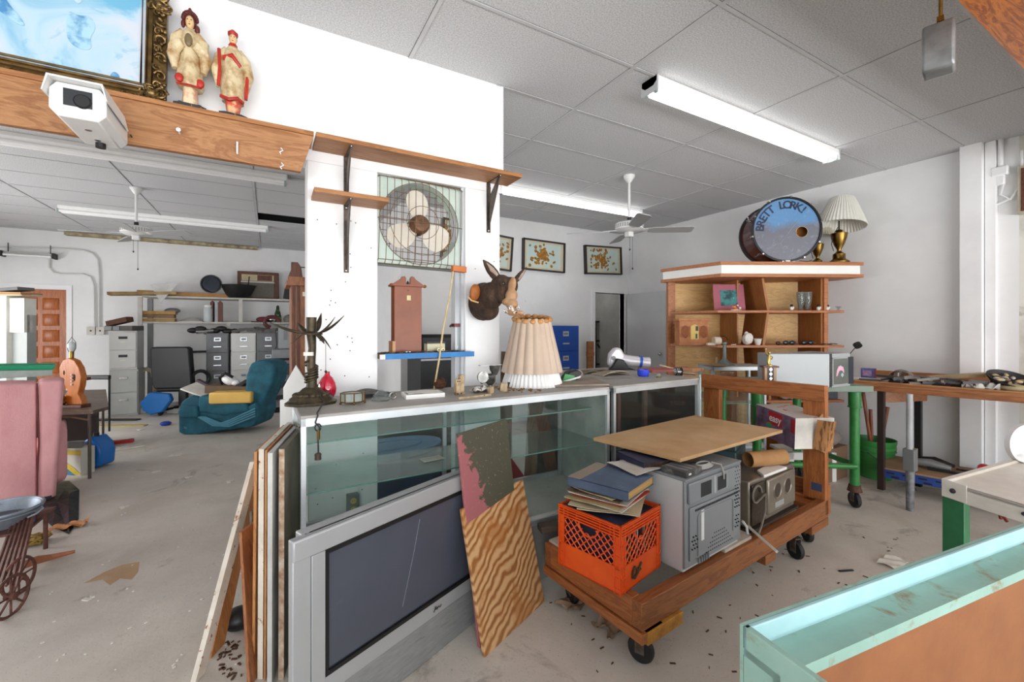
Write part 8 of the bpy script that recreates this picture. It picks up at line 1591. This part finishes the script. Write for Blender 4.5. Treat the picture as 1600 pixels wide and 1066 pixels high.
# ================================================================== boards and frames stacked upright at the case end
def upright(label, nm, mt_, ub, vb, ut, vt, dpt_, th, edge=None, far=(.10, .42)):
    """thin sheet standing on the floor, near edge from (ub, vb) up to (ut, vt), running away from the viewer"""
    b_ = pz(ub, vb, 0); D = dep(b_); t_ = pd(ut, vt, D); f = Vector((far[0], far[1], 0)).normalized()*dpt_
    lt = Vector((RT[0], RT[1], 0))*th
    o = one(M().slab([b_, b_+f, t_+f, t_], lt), nm, mt_, label, 'board', bev=.0015)
    if edge:
        q = M().slab([b_-f*.004, b_+f*.002, t_+f*.002, t_-f*.004], lt*1.0); q.v = [x-o.location for x in q.v]; q.b('edge', edge, o)
    return o
WHE = mat((232, 226, 214), .7, vs=9, col2=(210, 200, 186), dirt=(150, 96, 60), dth=(.6, .64), ds=26, name='chipped_white_edge'); TANB = wood((196, 138, 84), (166, 108, 60), 'z', name='tan_board'); GRB2 = mat((130, 124, 108), .8, vs=7, col2=(104, 98, 84), name='grey_green_board'); DKE = mat((70, 56, 46), .8, v=.15, name='dark_recess')
upright('tan plywood sheet standing upright, leftmost of the vertical stack at the case end', 'board', TANB, 393, 1058, 397, 706, .50, .012)
upright('white-painted wooden door edge standing beside the tan sheet in the vertical stack', 'board', WHE, 402, 1062, 404, 702, .52, .022)
upright('thin brown sheet between two white frames in the vertical stack', 'board', TANB, 412, 1064, 414, 704, .5, .008)
upright('grey-white frame rail standing right of the thin brown sheet', 'board', mat((214, 214, 210), .6, vs=7, dirt=(120, 90, 70), dth=(.7, .73), ds=24, name='grey_white_rail'), 417, 1072, 418, 708, .5, .02, None)
upright('rough white-edged dark board, rightmost of the vertical stack next to the case', 'board', GRB2, 435, 1062, 436, 702, .5, .022, mat((214, 196, 176), .8, vs=20, col2=(150, 110, 80), dirt=(230, 226, 220), ds=18, name='flaked_edge'), )
def stick(label, ub, vb, ut, vt, th, mt_, dz=0, wd=.05, D2=None):
    b_ = pz(ub, vb, 0); t_ = pd(ut, vt, D2 or dep(b_)+.1); lt = Vector((RT[0], RT[1], 0))*th; f = Vector((FW[0], FW[1], 0))*wd
    return one(M().slab([b_, b_+f, t_+f, t_], lt), 'board', mt_, label, 'board', bev=.0015)
stick('long chipped white plank leaning furthest left against the board stack', 296, 1070, 390, 722, .022, WHE, D2=2.12, wd=.06)
stick('brown plank leaning just behind the long chipped white plank', 325, 1030, 392, 735, .012, TANB, D2=2.25, wd=.09)
stick('thin splintered brown strip leaning the other way before the stack', 386, 1075, 373, 832, .012, wood((170, 112, 72), (140, 84, 50), 'z', name='splintered_strip'), D2=1.78, wd=.12)
stick('dim grey-brown board behind the splintered strip', 392, 1040, 390, 800, .01, GRB2, D2=2.0, wd=.3)
q = pz(365, 985, 0); one(M().ell((q.x+.02, q.y, .05), (.07, .06, .05)), 'black_bag', BLK, 'black plastic lump on the floor behind the leaning planks', 'bag')
# white sign leaning behind the case's left end
q = pd(462, 570, 2.75); t = T('white_sign', 'blank white pointed board standing behind the left end of the case', 'board', (q.x, q.y, 0), FACE); s = 2.75/FPX
zc3 = q.z; M().prism([(-20*s, 0), (22*s, 0), (22*s, zc3-36*s), (0, zc3), (-20*s, zc3-36*s)], 0, .012, 'y').b('board', STEELW, t, bev=.01); 
q = pd(442, 640, 2.5); one(M().cb((q.x, q.y, .5), (.03, .03, 1.0)), 'square_post', STEELW, 'narrow white post standing on the floor at the left end of the case', 'post')
# litter on the floor
LIT = [(218, 672, 'pale'), (192, 700, 'pale'), (277, 712, 'pale'), (292, 747, 'pale'), (357, 754, 'white'), (191, 794, 'pale'), (243, 738, 'pale'), (268, 713, 'tan'), (135, 938, 'grey'), (270, 1042, 'dark'), (345, 590, 'pale'), (1365, 742, 'x')]
m = M()
for u, v, c_ in LIT[:9]:
    q = pz(u, v, 0); s = .012*dep(q)**.6; m.cb((q.x, q.y, .004), (s*2, s, .006), (0, 0, random.random()*3)).cb((q.x+s, q.y+s*.5, .004), (s, s*.7, .006), (0, 0, random.random()*3))
for k in range(60):
    q = pz(random.uniform(60, 420), random.uniform(690, 1050), 0); s = random.uniform(.003, .009); m.cb((q.x, q.y, .002), (s*1.6, s, .003), (0, 0, random.random()*3))
o = one(m, 'floor_debris', PAPER, 'tiny white crumbs scattered over the left floor', 'debris'); o['kind'] = 'stuff'
m = M()
for k in range(90):
    q = pz(random.uniform(860, 1460), random.uniform(840, 1060), 0); s = random.uniform(.003, .01); m.cb((q.x, q.y, .002), (s*2.4, s*.7, .003), (0, 0, random.random()*3))
for k in range(40):
    q = pz(random.uniform(340, 380), random.uniform(1000, 1060), 0); s = random.uniform(.003, .01); m.cb((q.x, q.y, .002), (s*2.4, s, .004), (0, 0, random.random()*3))
o = one(m, 'floor_chips', mat((92, 66, 48), .8, name='bark_brown'), 'small brown chips scattered over the right floor and by the boards', 'debris'); o['kind'] = 'stuff'
q = pz(1398, 882, 0); one(M().sheet(lambda a, b: (q.x-.08+.16*a, q.y-.04+.1*b, .003+.015*abs(math.sin(a*6+b*3))), 8, 5, .002), 'torn_paper', PAPER, 'torn white paper on the floor before the mint cabinet', 'paper')
q = pz(1322, 893, 0); one(M().cb((q.x, q.y, .004), (.09, .012, .006), (0, 0, -.4)), 'dark_splinter', DARK, 'dark splinter lying on the floor right of the cart', 'splinter')
ST = mat((176, 142, 108), .75, vs=9, col2=(190, 160, 128), name='rust_stain')
q = [pz(u, v, .0006) for u, v in ((130, 912), (165, 893), (190, 883), (218, 878), (216, 894), (206, 906), (188, 904), (172, 915), (160, 906))]; o = st(M()._add(q, [list(range(9))]), 'floor_stain', ST)
# ================================================================== card on the shelf of the case
q = pz(652, 738, .62); q = Matrix.Translation(cA.location) @ Matrix.Rotation(rzA, 4, 'Z') @ Vector((.66, .24, .707))
one(M().cb((q.x, q.y, q.z+.002), (.12, .07, .003), (0, 0, .1)), 'paper_card', PAPER, 'small white card lying on the lower glass shelf of the long case', 'card')
